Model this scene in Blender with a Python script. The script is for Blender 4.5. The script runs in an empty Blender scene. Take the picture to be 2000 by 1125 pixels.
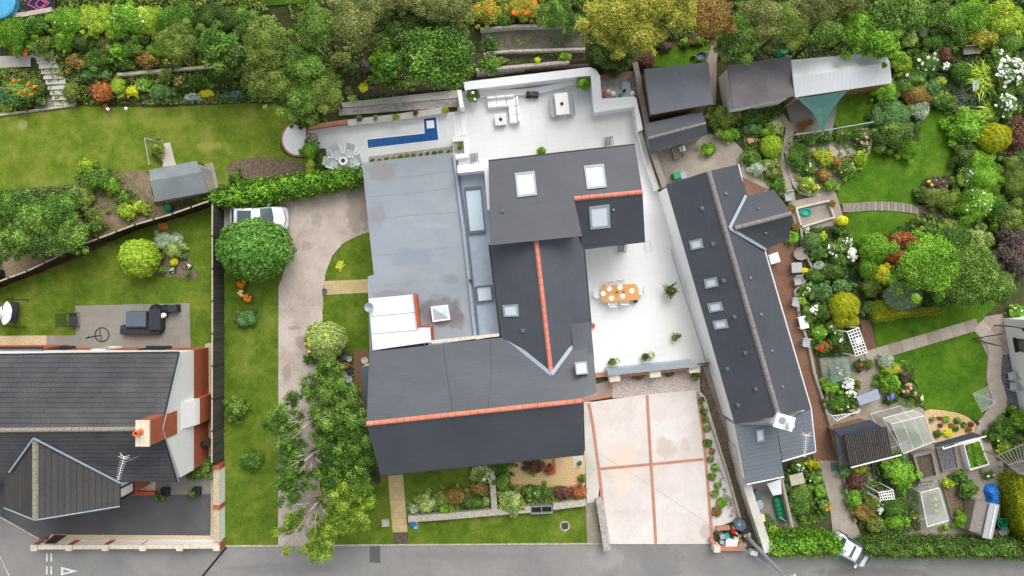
import bpy, math, random
import numpy as np
from mathutils import Vector
R = math.radians
scene = bpy.context.scene
COL = scene.collection
# ---------------------------------------------------------------- camera, sky, sun, exposure
H = 50.0                 # drone height in metres
S = 0.037                # metres per photo pixel on the ground
cam = bpy.data.cameras.new('camera'); camo = bpy.data.objects.new('camera', cam); COL.objects.link(camo)
camo.location = (0, 0, H); camo.rotation_euler = (0, 0, 0)
cam.sensor_width = 36; cam.lens = 36 * H / (2000 * S); cam.clip_end = 3000
scene.camera = camo
SUN_EL, SUN_AZ = 50, -20   # sun behind thin cloud, up and a little to the right in the photo
world = bpy.data.worlds.new('World'); scene.world = world; world.use_nodes = True
wn = world.node_tree; wn.nodes.clear()
sky = wn.nodes.new('ShaderNodeTexSky'); sky.sky_type = 'NISHITA'; sky.sun_disc = False
sky.sun_elevation = R(SUN_EL); sky.sun_rotation = R(-SUN_AZ); sky.air_density = 1.0; sky.dust_density = 4.0; sky.ozone_density = 1.0
hs = wn.nodes.new('ShaderNodeHueSaturation'); hs.inputs['Saturation'].default_value = 0.2
bg = wn.nodes.new('ShaderNodeBackground'); bg.inputs[1].default_value = 0.15
wo = wn.nodes.new('ShaderNodeOutputWorld')
wn.links.new(sky.outputs[0], hs.inputs['Color']); wn.links.new(hs.outputs[0], bg.inputs[0]); wn.links.new(bg.outputs[0], wo.inputs[0])
sl = bpy.data.lights.new('sun', 'SUN'); sl.energy = 1.15; sl.angle = R(50); sl.color = (1, 0.965, 0.91)
so = bpy.data.objects.new('sun', sl); COL.objects.link(so)
d = Vector((-math.sin(R(SUN_AZ)) * math.cos(R(SUN_EL)), math.cos(R(SUN_AZ)) * math.cos(R(SUN_EL)), math.sin(R(SUN_EL))))
so.rotation_euler = d.to_track_quat('Z', 'Y').to_euler(); so.location = (0, 0, 60)
vs = scene.view_settings
vs.view_transform = 'Standard'; vs.look = 'None'; vs.exposure = 0.25; vs.gamma = 1; vs.use_curve_mapping = False

# ---------------------------------------------------------------- geometry helpers
def P(px, py, h=0.0):
    "the point at height h that the drone saw at photo pixel (px, py)"
    k = (H - h) / H * S
    return Vector(((px - 1000) * k, (562.5 - py) * k, h))
def lin(c):
    return tuple((x / 255 / 12.92 if x / 255 <= .04045 else ((x / 255 + .055) / 1.055) ** 2.4) for x in c)
YB = [(-900, 200), (560, 200), (640, 190), (660, 182), (890, 172), (900, 150), (1180, 136), (1200, 120), (1240, 82), (1400, 82), (1440, 70), (1760, 60), (1900, 40), (3000, 40)]
def E(px, py):
    "height of the garden bank along the top of the picture"
    for (x0, y0), (x1, y1) in zip(YB, YB[1:]):
        if px <= x1: yb = y0 + (y1 - y0) * (px - x0) / (x1 - x0); break
    else: yb = 40
    e = max(0.0, (yb - py)) * 0.012
    if 640 < px < 1178: e += 0.95 * min(1, max(0, (yb - py) / 9)) * min(1, (px - 640) / 30)
    return min(e, 4.5)
def ccw(pts):
    a = sum(p[0] * q[1] - q[0] * p[1] for p, q in zip(pts, pts[1:] + pts[:1]))
    return list(pts) if a > 0 else list(reversed(pts))
def smooth(pts, n=5, closed=True):
    out = []; N = len(pts)
    rng = range(N) if closed else range(N - 1)
    for i in rng:
        if closed: p0, p1, p2, p3 = pts[i - 1], pts[i], pts[(i + 1) % N], pts[(i + 2) % N]
        else: p0, p1, p2, p3 = pts[max(i - 1, 0)], pts[i], pts[i + 1], pts[min(i + 2, N - 1)]
        for k in range(n):
            t = k / n
            out.append(tuple(.5 * (2 * p1[j] + (p2[j] - p0[j]) * t + (2 * p0[j] - 5 * p1[j] + 4 * p2[j] - p3[j]) * t * t + (3 * p1[j] - p0[j] - 3 * p2[j] + p3[j]) * t ** 3) for j in range(2)))
    if not closed: out.append(tuple(pts[-1][:2]))
    return out
WL = {}
def wl(o): return WL.get(o.name, Vector((0, 0, 0)))
def tag(o, label=None, cat=None, group=None, kind=None):
    if label: o['label'] = label
    if cat: o['category'] = cat
    if group: o['group'] = group
    if kind: o['kind'] = kind
    return o
def thing(name, label, cat, loc, rz=0.0, group=None):
    o = bpy.data.objects.new(name, None); COL.objects.link(o); o.empty_display_size = .3
    o.location = loc; o.rotation_euler = (0, 0, rz); WL[o.name] = Vector(loc)
    return tag(o, label, cat, group)
def kids(o): return [c for c in bpy.data.objects if c.parent == o]
def dup(o, loc=None, rz=None, label=None, parent=None):
    c = o.copy(); COL.objects.link(c)
    if parent: c.parent = parent
    if loc is not None: c.location = loc
    if rz is not None: c.rotation_euler = (0, 0, rz)
    if label: c['label'] = label
    for ch in o.children: dup(ch, parent=c)
    return c
class M:
    def __init__(s): s.v = []; s.f = []; s.m = []
    def add(s, vs, fs, mi=0):
        b = len(s.v); s.v += [tuple(v) for v in vs]
        for f in fs: s.f.append([b + i for i in f]); s.m.append(mi)
        return s
    def prism(s, xy, z0, z1, mi=0):
        xy = ccw([(p[0], p[1]) for p in xy]); n = len(xy)
        return s.add([(x, y, z0) for x, y in xy] + [(x, y, z1) for x, y in xy],
                     [list(range(n))[::-1], list(range(n, 2 * n))] + [[i, (i + 1) % n, n + (i + 1) % n, n + i] for i in range(n)], mi)
    def slab(s, pts, t=.1, mi=0, bottom=None):
        pts = ccw([tuple(p) for p in pts]); n = len(pts)
        lo = [(p[0], p[1], bottom if bottom is not None else p[2] - t) for p in pts]
        return s.add(lo + pts, [list(range(n))[::-1], list(range(n, 2 * n))] + [[i, (i + 1) % n, n + (i + 1) % n, n + i] for i in range(n)], mi)
    def sheet(s, pts, mi=0):
        pts = ccw([tuple(p) for p in pts]); return s.add(pts, [list(range(len(pts)))], mi)
    def box(s, c, d, rz=0, mi=0, rx=0, ry=0):
        from mathutils import Euler
        q = Euler((rx, ry, rz)).to_matrix(); c = Vector(c)
        vs = [c + q @ Vector((x * d[0] / 2, y * d[1] / 2, z * d[2] / 2)) for z in (-1, 1) for x, y in ((-1, -1), (1, -1), (1, 1), (-1, 1))]
        return s.add(vs, [[3, 2, 1, 0], [4, 5, 6, 7], [0, 1, 5, 4], [1, 2, 6, 5], [2, 3, 7, 6], [3, 0, 4, 7]], mi)
    def lathe(s, c, prof, n=16, mi=0, sx=1, sy=1):
        vs = []; fs = []
        for r, z in prof:
            for k in range(n):
                a = 2 * math.pi * k / n; vs.append((c[0] + r * math.cos(a) * sx, c[1] + r * math.sin(a) * sy, c[2] + z))
        for j in range(len(prof) - 1):
            for k in range(n): fs.append([j * n + k, j * n + (k + 1) % n, (j + 1) * n + (k + 1) % n, (j + 1) * n + k])
        fs.append(list(range(n))[::-1]); fs.append([(len(prof) - 1) * n + k for k in range(n)])
        return s.add(vs, fs, mi)
    def tube(s, pts, r, n=8, mi=0):
        pts = [Vector(p) for p in pts]; rs = r if isinstance(r, (list, tuple)) else [r] * len(pts)
        vs = []; fs = []
        for i, p in enumerate(pts):
            t = (pts[min(i + 1, len(pts) - 1)] - pts[max(i - 1, 0)]).normalized()
            a = t.orthogonal().normalized(); b = t.cross(a)
            if i and a.dot(pa) < 0: pass
            if i:
                a = (pa - t * pa.dot(t)).normalized(); b = t.cross(a)
            pa = a
            for k in range(n):
                an = 2 * math.pi * k / n; vs.append(p + (a * math.cos(an) + b * math.sin(an)) * rs[i])
        for j in range(len(pts) - 1):
            for k in range(n): fs.append([j * n + k, j * n + (k + 1) % n, (j + 1) * n + (k + 1) % n, (j + 1) * n + k])
        fs.append(list(range(n))[::-1]); fs.append([(len(pts) - 1) * n + k for k in range(n)])
        return s.add(vs, fs, mi)
    def ring(s, outer, inner, z0, z1, mi=0):
        "hollow prism between two outlines with the same number of points (lists of 3-D or 2-D points)"
        n = len(outer); vs = []
        for L, z in ((outer, z0), (inner, z0), (outer, z1), (inner, z1)):
            for p in L: vs.append((p[0], p[1], (p[2] if len(p) > 2 else 0) + z))
        fs = []
        for i in range(n):
            j = (i + 1) % n
            fs += [[2 * n + i, 2 * n + j, 3 * n + j, 3 * n + i], [i, j, 2 * n + j, 2 * n + i], [n + j, n + i, 3 * n + i, 3 * n + j], [j, i, n + i, n + j]]
        return s.add(vs, fs, mi)
    def build(s, name, mats, parent=None, local=False, origin=None, bevel=0, smooth=False, label=None):
        me = bpy.data.meshes.new(name); o = bpy.data.objects.new(name, me); COL.objects.link(o)
        if parent is not None:
            o.parent = parent; off = Vector((0, 0, 0)) if local else wl(parent)
            WL[o.name] = wl(parent)
        else:
            off = Vector(origin) if origin is not None else Vector((0, 0, 0)); o.location = off; WL[o.name] = off
        me.from_pydata([(v[0] - off[0], v[1] - off[1], v[2] - off[2]) for v in s.v], [], s.f)
        for m in (mats if isinstance(mats, (list, tuple)) else [mats]): me.materials.append(m)
        me.polygons.foreach_set('material_index', s.m)
        if smooth: me.polygons.foreach_set('use_smooth', [True] * len(me.polygons))
        me.update()
        import bmesh
        bm = bmesh.new(); bm.from_mesh(me); bmesh.ops.recalc_face_normals(bm, faces=bm.faces); 
        bm.to_mesh(me); bm.free()
        if bevel:
            b = o.modifiers.new('bevel', 'BEVEL'); b.width = bevel; b.segments = 2; b.limit_method = 'ANGLE'
        if label: o['label'] = label
        return o
def plane_z(pl):
    a, b, c = [Vector(p) for p in pl[:3]]; n = (b - a).cross(c - a)
    return n, n.dot(a)
def on(pl, px, py, off=0.0):
    "where the sight line of pixel (px, py) meets the plane through three points, raised by off"
    n, d0 = plane_z(pl); o = Vector((0, 0, H)); g = P(px, py, 0) - o
    t = (d0 - n.dot(o)) / n.dot(g); p = o + g * t
    return Vector((p.x, p.y, p.z + off))
def under(pl, x, y):
    n, d0 = plane_z(pl); return (d0 - n.x * x - n.y * y) / n.z

# ---------------------------------------------------------------- materials
def newmat(name):
    m = bpy.data.materials.new(name); m.use_nodes = True; t = m.node_tree; t.nodes.clear()
    o = t.nodes.new('ShaderNodeOutputMaterial'); b = t.nodes.new('ShaderNodeBsdfPrincipled'); t.links.new(b.outputs[0], o.inputs[0])
    return m, t, b, o
def N(t, typ, **kw):
    n = t.nodes.new(typ)
    for k, v in kw.items():
        if k in n.inputs: n.inputs[k].default_value = v
        else: setattr(n, k, v)
    return n
def ramp(t, cols, pos=None):
    r = t.nodes.new('ShaderNodeValToRGB'); cr = r.color_ramp
    n = len(cols); pos = pos or [i / (n - 1) for i in range(n)]
    cr.elements[0].position = pos[0]; cr.elements[0].color = (*lin(cols[0]), 1)
    cr.elements[1].position = pos[-1]; cr.elements[1].color = (*lin(cols[-1]), 1)
    for c, p in list(zip(cols, pos))[1:-1]:
        e = cr.elements.new(p); e.color = (*lin(c), 1)
    return r
def bumpit(t, b, src, k, dist=.02):
    bp = N(t, 'ShaderNodeBump', Strength=k, Distance=dist); t.links.new(src, bp.inputs['Height']); t.links.new(bp.outputs[0], b.inputs['Normal'])
def stretch(cols, k=.42):
    return cols
def blobs(t, out, items):
    "feathered stains with a shape of their own: (x, y, rx, ry, colour, strength) in photo pixels on the ground"
    ge = N(t, 'ShaderNodeNewGeometry'); no = N(t, 'ShaderNodeTexNoise', Scale=1.6, Detail=5, Roughness=.65); t.links.new(ge.outputs['Position'], no.inputs['Vector'])
    for x, y, rx, ry, col, k, h in items:
        c = P(x, y, h); mp = N(t, 'ShaderNodeVectorMath', operation='SUBTRACT'); t.links.new(ge.outputs['Position'], mp.inputs[0]); mp.inputs[1].default_value = c
        sc = N(t, 'ShaderNodeVectorMath', operation='MULTIPLY'); t.links.new(mp.outputs[0], sc.inputs[0]); sc.inputs[1].default_value = (1 / (rx * S), 1 / (ry * S), 0)
        ln = N(t, 'ShaderNodeVectorMath', operation='LENGTH'); t.links.new(sc.outputs[0], ln.inputs[0])
        ad = N(t, 'ShaderNodeMath', operation='MULTIPLY_ADD'); t.links.new(no.outputs[0], ad.inputs[0]); ad.inputs[1].default_value = 1.6; t.links.new(ln.outputs['Value'], ad.inputs[2])
        mr = N(t, 'ShaderNodeMapRange'); t.links.new(ad.outputs[0], mr.inputs[0]); mr.inputs[1].default_value = 1.85; mr.inputs[2].default_value = 1.5; mr.inputs[3].default_value = 0; mr.inputs[4].default_value = k
        mx = N(t, 'ShaderNodeMix', data_type='RGBA'); t.links.new(mr.outputs[0], mx.inputs[0]); t.links.new(out, mx.inputs[6]); mx.inputs[7].default_value = (*lin(col), 1); out = mx.outputs[2]
    return out
def nm(name, cols, scale=6, rough=.85, spec=.25, bump=.3, big=None, bigscale=.35, metal=0, det=5, pos=None, mix=.5, coat=0, spots=None, mid=0, ct=.2):
    m, t, b, o = newmat(name)
    tc = N(t, 'ShaderNodeTexCoord'); no = N(t, 'ShaderNodeTexNoise', Scale=scale, Detail=det, Roughness=.6)
    t.links.new(tc.outputs['Object'], no.inputs['Vector'])
    n = len(cols); r = ramp(t, cols, pos or [.5 - ct + 2 * ct * i / (n - 1) for i in range(n)]); t.links.new(no.outputs[0], r.inputs[0]); out = r.outputs[0]
    if mid:
        n3 = N(t, 'ShaderNodeTexNoise', Scale=mid, Detail=5, Roughness=.7); t.links.new(tc.outputs['Object'], n3.inputs['Vector']); r3 = ramp(t, cols, [.5 - ct + 2 * ct * i / (n - 1) for i in range(n)]); t.links.new(n3.outputs[0], r3.inputs[0])
        mm = N(t, 'ShaderNodeMix', data_type='RGBA'); mm.inputs[0].default_value = .5; t.links.new(out, mm.inputs[6]); t.links.new(r3.outputs[0], mm.inputs[7]); out = mm.outputs[2]
    if big:
        n2 = N(t, 'ShaderNodeTexNoise', Scale=bigscale, Detail=4, Roughness=.55, Distortion=.3); t.links.new(tc.outputs['Object'], n2.inputs['Vector'])
        k = len(big); r2 = ramp(t, big, [.32 + .36 * i / (k - 1) for i in range(k)]); t.links.new(n2.outputs[0], r2.inputs[0])
        mx = N(t, 'ShaderNodeMix', data_type='RGBA'); mx.inputs[0].default_value = mix
        t.links.new(out, mx.inputs[6]); t.links.new(r2.outputs[0], mx.inputs[7]); out = mx.outputs[2]
    if spots: out = blobs(t, out, spots)
    t.links.new(out, b.inputs['Base Color']); b.inputs['Roughness'].default_value = rough; b.inputs['Specular IOR Level'].default_value = spec
    b.inputs['Metallic'].default_value = metal; b.inputs['Coat Weight'].default_value = coat
    if bump: bumpit(t, b, no.outputs[0], bump)
    return m
def bk(name, c1, c2, mortar, w, h, ang=0, ms=.01, rough=.85, spec=.2, off=.5, vert=False, noise=.35, big=None, bigscale=.3, bump=.35, bias=0, bmix=.35, spots=None):
    m, t, b, o = newmat(name)
    tc = N(t, 'ShaderNodeTexCoord'); src = tc.outputs['Object']
    if vert:
        sp = N(t, 'ShaderNodeSeparateXYZ'); t.links.new(src, sp.inputs[0])
        ad = N(t, 'ShaderNodeMath', operation='ADD'); t.links.new(sp.outputs[0], ad.inputs[0]); t.links.new(sp.outputs[1], ad.inputs[1])
        cb = N(t, 'ShaderNodeCombineXYZ'); t.links.new(ad.outputs[0], cb.inputs[0]); t.links.new(sp.outputs[2], cb.inputs[1]); vec = cb.outputs[0]
    else:
        mp = N(t, 'ShaderNodeMapping'); mp.inputs['Rotation'].default_value = (0, 0, ang); t.links.new(src, mp.inputs[0]); vec = mp.outputs[0]
    br = N(t, 'ShaderNodeTexBrick', offset=off); br.inputs['Scale'].default_value = 1
    br.inputs['Color1'].default_value = (*lin(c1), 1); br.inputs['Color2'].default_value = (*lin(c2), 1); br.inputs['Mortar'].default_value = (*lin(mortar), 1)
    br.inputs['Mortar Size'].default_value = ms; br.inputs['Brick Width'].default_value = w; br.inputs['Row Height'].default_value = h; br.inputs['Bias'].default_value = bias
    br.inputs['Mortar Smooth'].default_value = .3
    t.links.new(vec, br.inputs['Vector']); out = br.outputs[0]
    no = N(t, 'ShaderNodeTexNoise', Scale=9, Detail=5); t.links.new(src, no.inputs['Vector'])
    r = ramp(t, [(140, 140, 140), (255, 255, 255)], [.3, .65]); t.links.new(no.outputs[0], r.inputs[0])
    mx = N(t, 'ShaderNodeMix', data_type='RGBA', blend_type='MULTIPLY'); mx.inputs[0].default_value = noise
    t.links.new(out, mx.inputs[6]); t.links.new(r.outputs[0], mx.inputs[7]); out = mx.outputs[2]
    if big:
        n2 = N(t, 'ShaderNodeTexNoise', Scale=bigscale, Detail=5, Distortion=.4); t.links.new(src, n2.inputs['Vector'])
        k = len(big); r2 = ramp(t, big, [.3 + .4 * i / (k - 1) for i in range(k)]); t.links.new(n2.outputs[0], r2.inputs[0])
        m2 = N(t, 'ShaderNodeMix', data_type='RGBA'); m2.inputs[0].default_value = bmix
        t.links.new(out, m2.inputs[6]); t.links.new(r2.outputs[0], m2.inputs[7]); out = m2.outputs[2]
    if spots: out = blobs(t, out, spots)
    t.links.new(out, b.inputs['Base Color']); b.inputs['Roughness'].default_value = rough; b.inputs['Specular IOR Level'].default_value = spec
    if bump:
        bp = N(t, 'ShaderNodeBump', Strength=bump, Distance=.01, invert=True); t.links.new(br.outputs['Fac'], bp.inputs['Height']); t.links.new(bp.outputs[0], b.inputs['Normal'])
    return m
def plain(name, c, rough=.5, spec=.4, metal=0, coat=0, var=.12, scale=5):
    lo = tuple(max(0, x * (1 - var)) for x in c); hi = tuple(min(255, x * (1 + var * .6)) for x in c)
    return nm(name, [lo, c, hi], scale=scale, rough=rough, spec=spec, metal=metal, bump=.05, coat=coat)
def leafmat(name, cols, rough=.5):
    m, t, b, o = newmat(name)
    at = N(t, 'ShaderNodeAttribute', attribute_name='tint'); r = ramp(t, cols); t.links.new(at.outputs['Fac'], r.inputs[0])
    t.links.new(r.outputs[0], b.inputs['Base Color']); b.inputs['Roughness'].default_value = rough; b.inputs['Specular IOR Level'].default_value = .3
    tr = N(t, 'ShaderNodeBsdfTranslucent'); t.links.new(r.outputs[0], tr.inputs[0])
    ms = N(t, 'ShaderNodeMixShader'); ms.inputs[0].default_value = .28; t.links.new(b.outputs[0], ms.inputs[1]); t.links.new(tr.outputs[0], ms.inputs[2]); t.links.new(ms.outputs[0], o.inputs[0])
    return m
def glass(name, c=(200, 215, 225), rough=.08, alpha=None):
    m, t, b, o = newmat(name); b.inputs['Base Color'].default_value = (*lin(c), 1); b.inputs['Roughness'].default_value = rough
    b.inputs['Specular IOR Level'].default_value = .8; b.inputs['Coat Weight'].default_value = .6
    if alpha is not None: b.inputs['Alpha'].default_value = alpha
    return m
HA = math.atan(.107)   # tilt of the main house in plan
grass_cols = [(62, 84, 22), (92, 118, 34), (128, 146, 56)]
MAT = dict(
 ground=nm('ground_soil', [(44, 44, 28), (70, 72, 40), (98, 88, 66)], 2.2, big=[(46, 60, 26), (76, 84, 44), (88, 78, 60)], bigscale=.25),
 grass=nm('lawn_grass', grass_cols, 10, bump=.8, mid=1.6, ct=.13, big=[(64, 92, 22), (92, 118, 34), (138, 146, 64)], bigscale=.5, mix=.45, spec=.1, rough=.95),
 grass_dry=nm('lawn_grass_dry', [(72, 94, 24), (106, 130, 38), (146, 154, 70)], 9, bump=.8, mid=1.4, ct=.13, big=[(74, 102, 24), (108, 130, 40), (154, 154, 78)], bigscale=.6, mix=.5, spec=.1, rough=.95, spots=[(44, 243, 10, 12, (176, 160, 120), .6, 0), (405, 285, 26, 10, (160, 152, 84), .6, 0), (330, 240, 60, 14, (140, 150, 62), .5, 0)]),
 grass_deep=nm('lawn_grass_deep', [(52, 86, 18), (80, 120, 30), (114, 150, 50)], 10, bump=.8, mid=1.6, ct=.14, big=[(50, 86, 14), (76, 114, 26), (112, 138, 42)], bigscale=.5, mix=.45, spec=.1, rough=.95),
 soil=nm('soil', [(84, 70, 56), (118, 102, 86), (142, 126, 108)], 7, bump=.8),
 soil_dark=nm('dark_soil', [(66, 60, 48), (92, 86, 70), (118, 110, 92)], 7, bump=.8),
 bark_mulch=nm('dry_cuttings', [(96, 84, 62), (140, 124, 100), (178, 160, 134)], 9, bump=1, big=[(88, 88, 52), (138, 122, 98), (160, 142, 120)], bigscale=.5),
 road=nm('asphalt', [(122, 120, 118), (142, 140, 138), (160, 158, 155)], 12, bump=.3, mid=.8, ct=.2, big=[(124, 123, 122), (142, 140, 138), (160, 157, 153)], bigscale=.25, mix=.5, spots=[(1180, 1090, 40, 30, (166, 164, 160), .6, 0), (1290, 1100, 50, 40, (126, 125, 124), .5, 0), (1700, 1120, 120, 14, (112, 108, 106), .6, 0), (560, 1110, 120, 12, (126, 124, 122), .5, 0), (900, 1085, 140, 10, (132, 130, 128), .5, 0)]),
 tarmac=nm('dark_tarmac', [(78, 78, 80), (92, 92, 94), (106, 105, 105)], 16, bump=.25, big=[(76, 76, 78), (92, 91, 92), (116, 114, 113)], bigscale=.3, mix=.55),
 drive=nm('worn_concrete', [(160, 144, 134), (192, 177, 167), (212, 200, 191)], 6, bump=.3, mid=1.3, ct=.16, big=[(160, 143, 132), (194, 179, 169), (214, 203, 195)], bigscale=.35, mix=.5, spots=[(700, 400, 26, 60, (140, 124, 112), .55, 0), (590, 668, 16, 14, (136, 124, 116), .5, 0), (560, 730, 10, 20, (140, 128, 120), .5, 0), (575, 640, 12, 5, (140, 128, 120), .5, 0), (500, 400, 60, 10, (150, 134, 124), .6, 0), (620, 430, 12, 16, (158, 144, 136), .5, 0), (600, 480, 12, 12, (158, 144, 136), .5, 0)]),
 drive_white=nm('pale_concrete', [(200, 190, 184), (219, 210, 204), (231, 225, 220)], 5, bump=.2, mid=1.2, ct=.18, big=[(206, 194, 186), (221, 212, 206), (230, 227, 223)], bigscale=.35, mix=.5, spots=[(1300, 875, 24, 22, (196, 176, 160), .6, 0), (1215, 900, 34, 40, (232, 206, 184), .6, 0), (1215, 940, 20, 30, (234, 212, 190), .5, 0), (1380, 1035, 18, 16, (178, 166, 156), .6, 0), (1340, 870, 10, 14, (200, 182, 172), .5, 0), (1280, 810, 26, 12, (216, 202, 194), .5, 0), (1230, 1000, 40, 8, (206, 200, 194), .5, 0), (1330, 1005, 40, 6, (206, 200, 194), .5, 0)]),
 conc=nm('old_concrete', [(138, 128, 116), (160, 150, 138), (178, 168, 156)], 7, bump=.3, big=[(128, 118, 104), (160, 150, 138), (182, 172, 160)], bigscale=.5, mix=.5),
 conc_light=nm('light_concrete', [(190, 186, 176), (206, 202, 193), (216, 213, 206)], 6, bump=.25, big=[(178, 170, 158), (206, 202, 193), (220, 218, 212)], bigscale=.6),
 patio=bk('white_porcelain', (234, 235, 235), (229, 231, 231), (205, 208, 208), .9, .6, -HA, .008, rough=.45, off=0.0, noise=.08, big=[(222, 222, 218), (237, 238, 237)], bump=.05),
 patio_warm=bk('pale_porcelain', (234, 233, 229), (229, 228, 224), (205, 203, 199), .9, .6, -HA, .008, rough=.5, off=0.0, noise=.06, big=[(228, 227, 221), (240, 240, 236)], bump=.05),
 render=nm('white_render', [(242, 244, 244), (247, 248, 248), (250, 250, 250)], 4, rough=.7, bump=.08),
 render_shaded=nm('shaded_render', [(226, 229, 231), (234, 236, 238), (238, 240, 241)], 4, rough=.7, bump=.08),  # white render with the blue-grey of its shaded faces put into the colour
 slate=bk('slate_roof', (84, 88, 96), (78, 82, 90), (68, 72, 80), .5, .21, -HA, .012, rough=.5, spec=.45, noise=.22, big=[(72, 76, 84), (84, 88, 96), (92, 97, 104)], bigscale=.3, bmix=.45, bump=.1),
 slate_dark=bk('charcoal_slate_roof', (74, 78, 86), (68, 72, 80), (60, 64, 71), .5, .21, -HA, .012, rough=.5, spec=.45, noise=.22, big=[(64, 68, 76), (74, 78, 86), (80, 84, 91)], bigscale=.3, bmix=.45, bump=.1),
 slate2=bk('slate_roof_crosswise', (82, 86, 94), (76, 80, 88), (66, 70, 78), .5, .21, -HA + math.pi / 2, .012, rough=.5, spec=.45, noise=.22, big=[(70, 74, 82), (82, 86, 94), (90, 94, 102)], bigscale=.3, bmix=.45, bump=.1),
 slate3=bk('slate_roof_long', (80, 84, 92), (73, 77, 85), (63, 67, 75), .5, .21, -math.atan2(473, -137), .012, rough=.5, spec=.45, noise=.25, big=[(68, 72, 80), (80, 84, 92), (90, 92, 96)], bigscale=.3, bmix=.45, bump=.1),
 tile=bk('concrete_roof_tile', (92, 93, 96), (83, 84, 87), (54, 55, 58), 60, .3, 0, .035, rough=.9, noise=.6, big=[(64, 66, 70), (88, 89, 91), (110, 109, 107)], bigscale=.45, bmix=.4, bump=.5, off=.5),
 tile2=bk('concrete_roof_tile_crosswise', (90, 89, 87), (80, 79, 79), (54, 54, 55), 60, .32, math.pi / 2, .03, rough=.9, noise=.5, big=[(68, 67, 68), (92, 90, 86)], bigscale=.45, bmix=.4, bump=.5, off=.5),
 flat_grey=nm('grey_roof_membrane', [(140, 148, 156), (152, 161, 169), (162, 170, 177)], 2.5, rough=.4, spec=.5, bump=.06, mid=.9, ct=.2, big=[(136, 147, 158), (152, 162, 171), (168, 174, 180)], bigscale=.22, mix=.5, spots=[(742, 334, 30, 20, (146, 139, 140), .8, 3), (738, 420, 17, 18, (146, 138, 146), .7, 3), (860, 610, 44, 32, (110, 104, 108), .75, 3), (892, 620, 16, 22, (118, 108, 110), .7, 3), (800, 502, 44, 18, (134, 147, 163), .6, 3), (840, 440, 40, 6, (172, 170, 168), .5, 3), (760, 575, 30, 8, (128, 136, 148), .6, 3), (880, 545, 18, 10, (136, 134, 140), .5, 3), (750, 480, 26, 20, (146, 156, 170), .5, 3)]),
 flat_blue=nm('pale_blue_membrane', [(158, 170, 184), (166, 178, 192), (174, 185, 198)], 3, rough=.35, spec=.5, bump=.06),
 flat_white=nm('white_membrane', [(218, 222, 226), (226, 230, 233), (232, 235, 237)], 3, rough=.5, bump=.06),
 felt=nm('mineral_felt', [(106, 102, 104), (122, 118, 120), (138, 133, 134)], 10, bump=.3, big=[(98, 94, 96), (122, 118, 120), (142, 136, 136)], bigscale=.5),
 felt_grey=nm('grey_green_felt', [(120, 128, 130), (134, 142, 143), (146, 153, 153)], 8, bump=.25, big=[(116, 124, 126), (134, 142, 143), (150, 156, 155)], bigscale=.6),
 felt_dark=nm('dark_grey_felt', [(104, 110, 116), (116, 122, 128), (126, 132, 137)], 8, bump=.2, big=[(100, 107, 112), (118, 124, 129)], bigscale=.5),
 brick=bk('red_brick', (204, 106, 70), (184, 92, 60), (164, 116, 92), .225, .075, 0, .012, vert=True, noise=.3),
 brick_flat=bk('red_brick_paving', (212, 150, 124), (196, 132, 108), (184, 142, 122), .22, .11, -HA, .012, noise=.3),
 brick_path=bk('old_brick_paving', (148, 104, 84), (128, 88, 72), (102, 84, 72), .22, .11, .25, .012, noise=.5, big=[(112, 84, 70), (142, 106, 88), (130, 118, 108)], bigscale=.5, bmix=.45),
 ridge_red=nm('terracotta_ridge', [(200, 116, 92), (224, 140, 116), (232, 164, 142)], 5, rough=.9, bump=.3, big=[(202, 122, 100), (230, 152, 130)], bigscale=1.2),
 ridge_grey=nm('grey_ridge_mortar', [(118, 114, 112), (140, 136, 133), (160, 156, 150)], 12, bump=.4),
 ridge_old=nm('weathered_ridge', [(120, 118, 108), (146, 142, 128), (176, 170, 152)], 10, bump=.5),
 lead=plain('lead_flashing', (160, 172, 184), .45, .5, var=.06),
 dark=plain('dark_trim', (46, 48, 52), .5),
 black=plain('black_plastic', (30, 31, 34), .5),
 char=plain('charcoal_fabric', (58, 62, 67), .8, .2),
 white=plain('white_paint', (247, 248, 248), .45, .4, var=.03),
 cream=plain('cream_stone', (222, 212, 190), .8, .2),
 frame_grey=plain('grey_frame', (150, 160, 168), .35, .5, var=.05),
 frame_dark=plain('slate_grey_frame', (92, 104, 114), .35, .5, var=.05),
 glass=glass('skylight_glass', (212, 222, 232)),
 glass_blue=glass('skylight_glass_blue', (196, 216, 226)),
 glass_dark=glass('window_glass', (60, 72, 82), .05),
 wood=nm('weathered_wood', [(120, 112, 104), (144, 136, 128), (160, 153, 146)], 9, bump=.4),
 wood_brown=nm('brown_wood', [(118, 88, 62), (144, 112, 82), (164, 132, 100)], 9, bump=.4),
 fence_brown=bk('dark_brown_fence', (74, 52, 44), (62, 44, 38), (40, 30, 26), .12, 3, 0, .01, vert=True, noise=.4),
 fence_grey=bk('grey_board_fence', (104, 102, 97), (84, 82, 78), (56, 55, 53), .15, 3, 0, .014, vert=True, noise=.6),
 timber_pale=plain('pale_timber', (186, 178, 160), .8, .2),
 teak=nm('teak', [(206, 146, 82), (222, 164, 98), (230, 176, 112)], 12, rough=.5, bump=.15),
 pebble=nm('white_grey_pebble', [(104, 98, 94), (176, 168, 163), (226, 218, 212)], 9, bump=1.2, det=2, big=[(150, 140, 134), (196, 188, 182)], bigscale=1),
 pebble_pink=nm('pinkish_gravel', [(150, 136, 130), (190, 176, 170), (220, 208, 202)], 12, bump=1, det=2),
 pebble_gold=nm('golden_gravel', [(186, 152, 104), (216, 184, 134), (232, 208, 166)], 14, bump=1, det=2),
 pebble_tan=nm('tan_gravel', [(168, 148, 118), (202, 184, 154), (224, 210, 184)], 14, bump=1, det=2),
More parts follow.
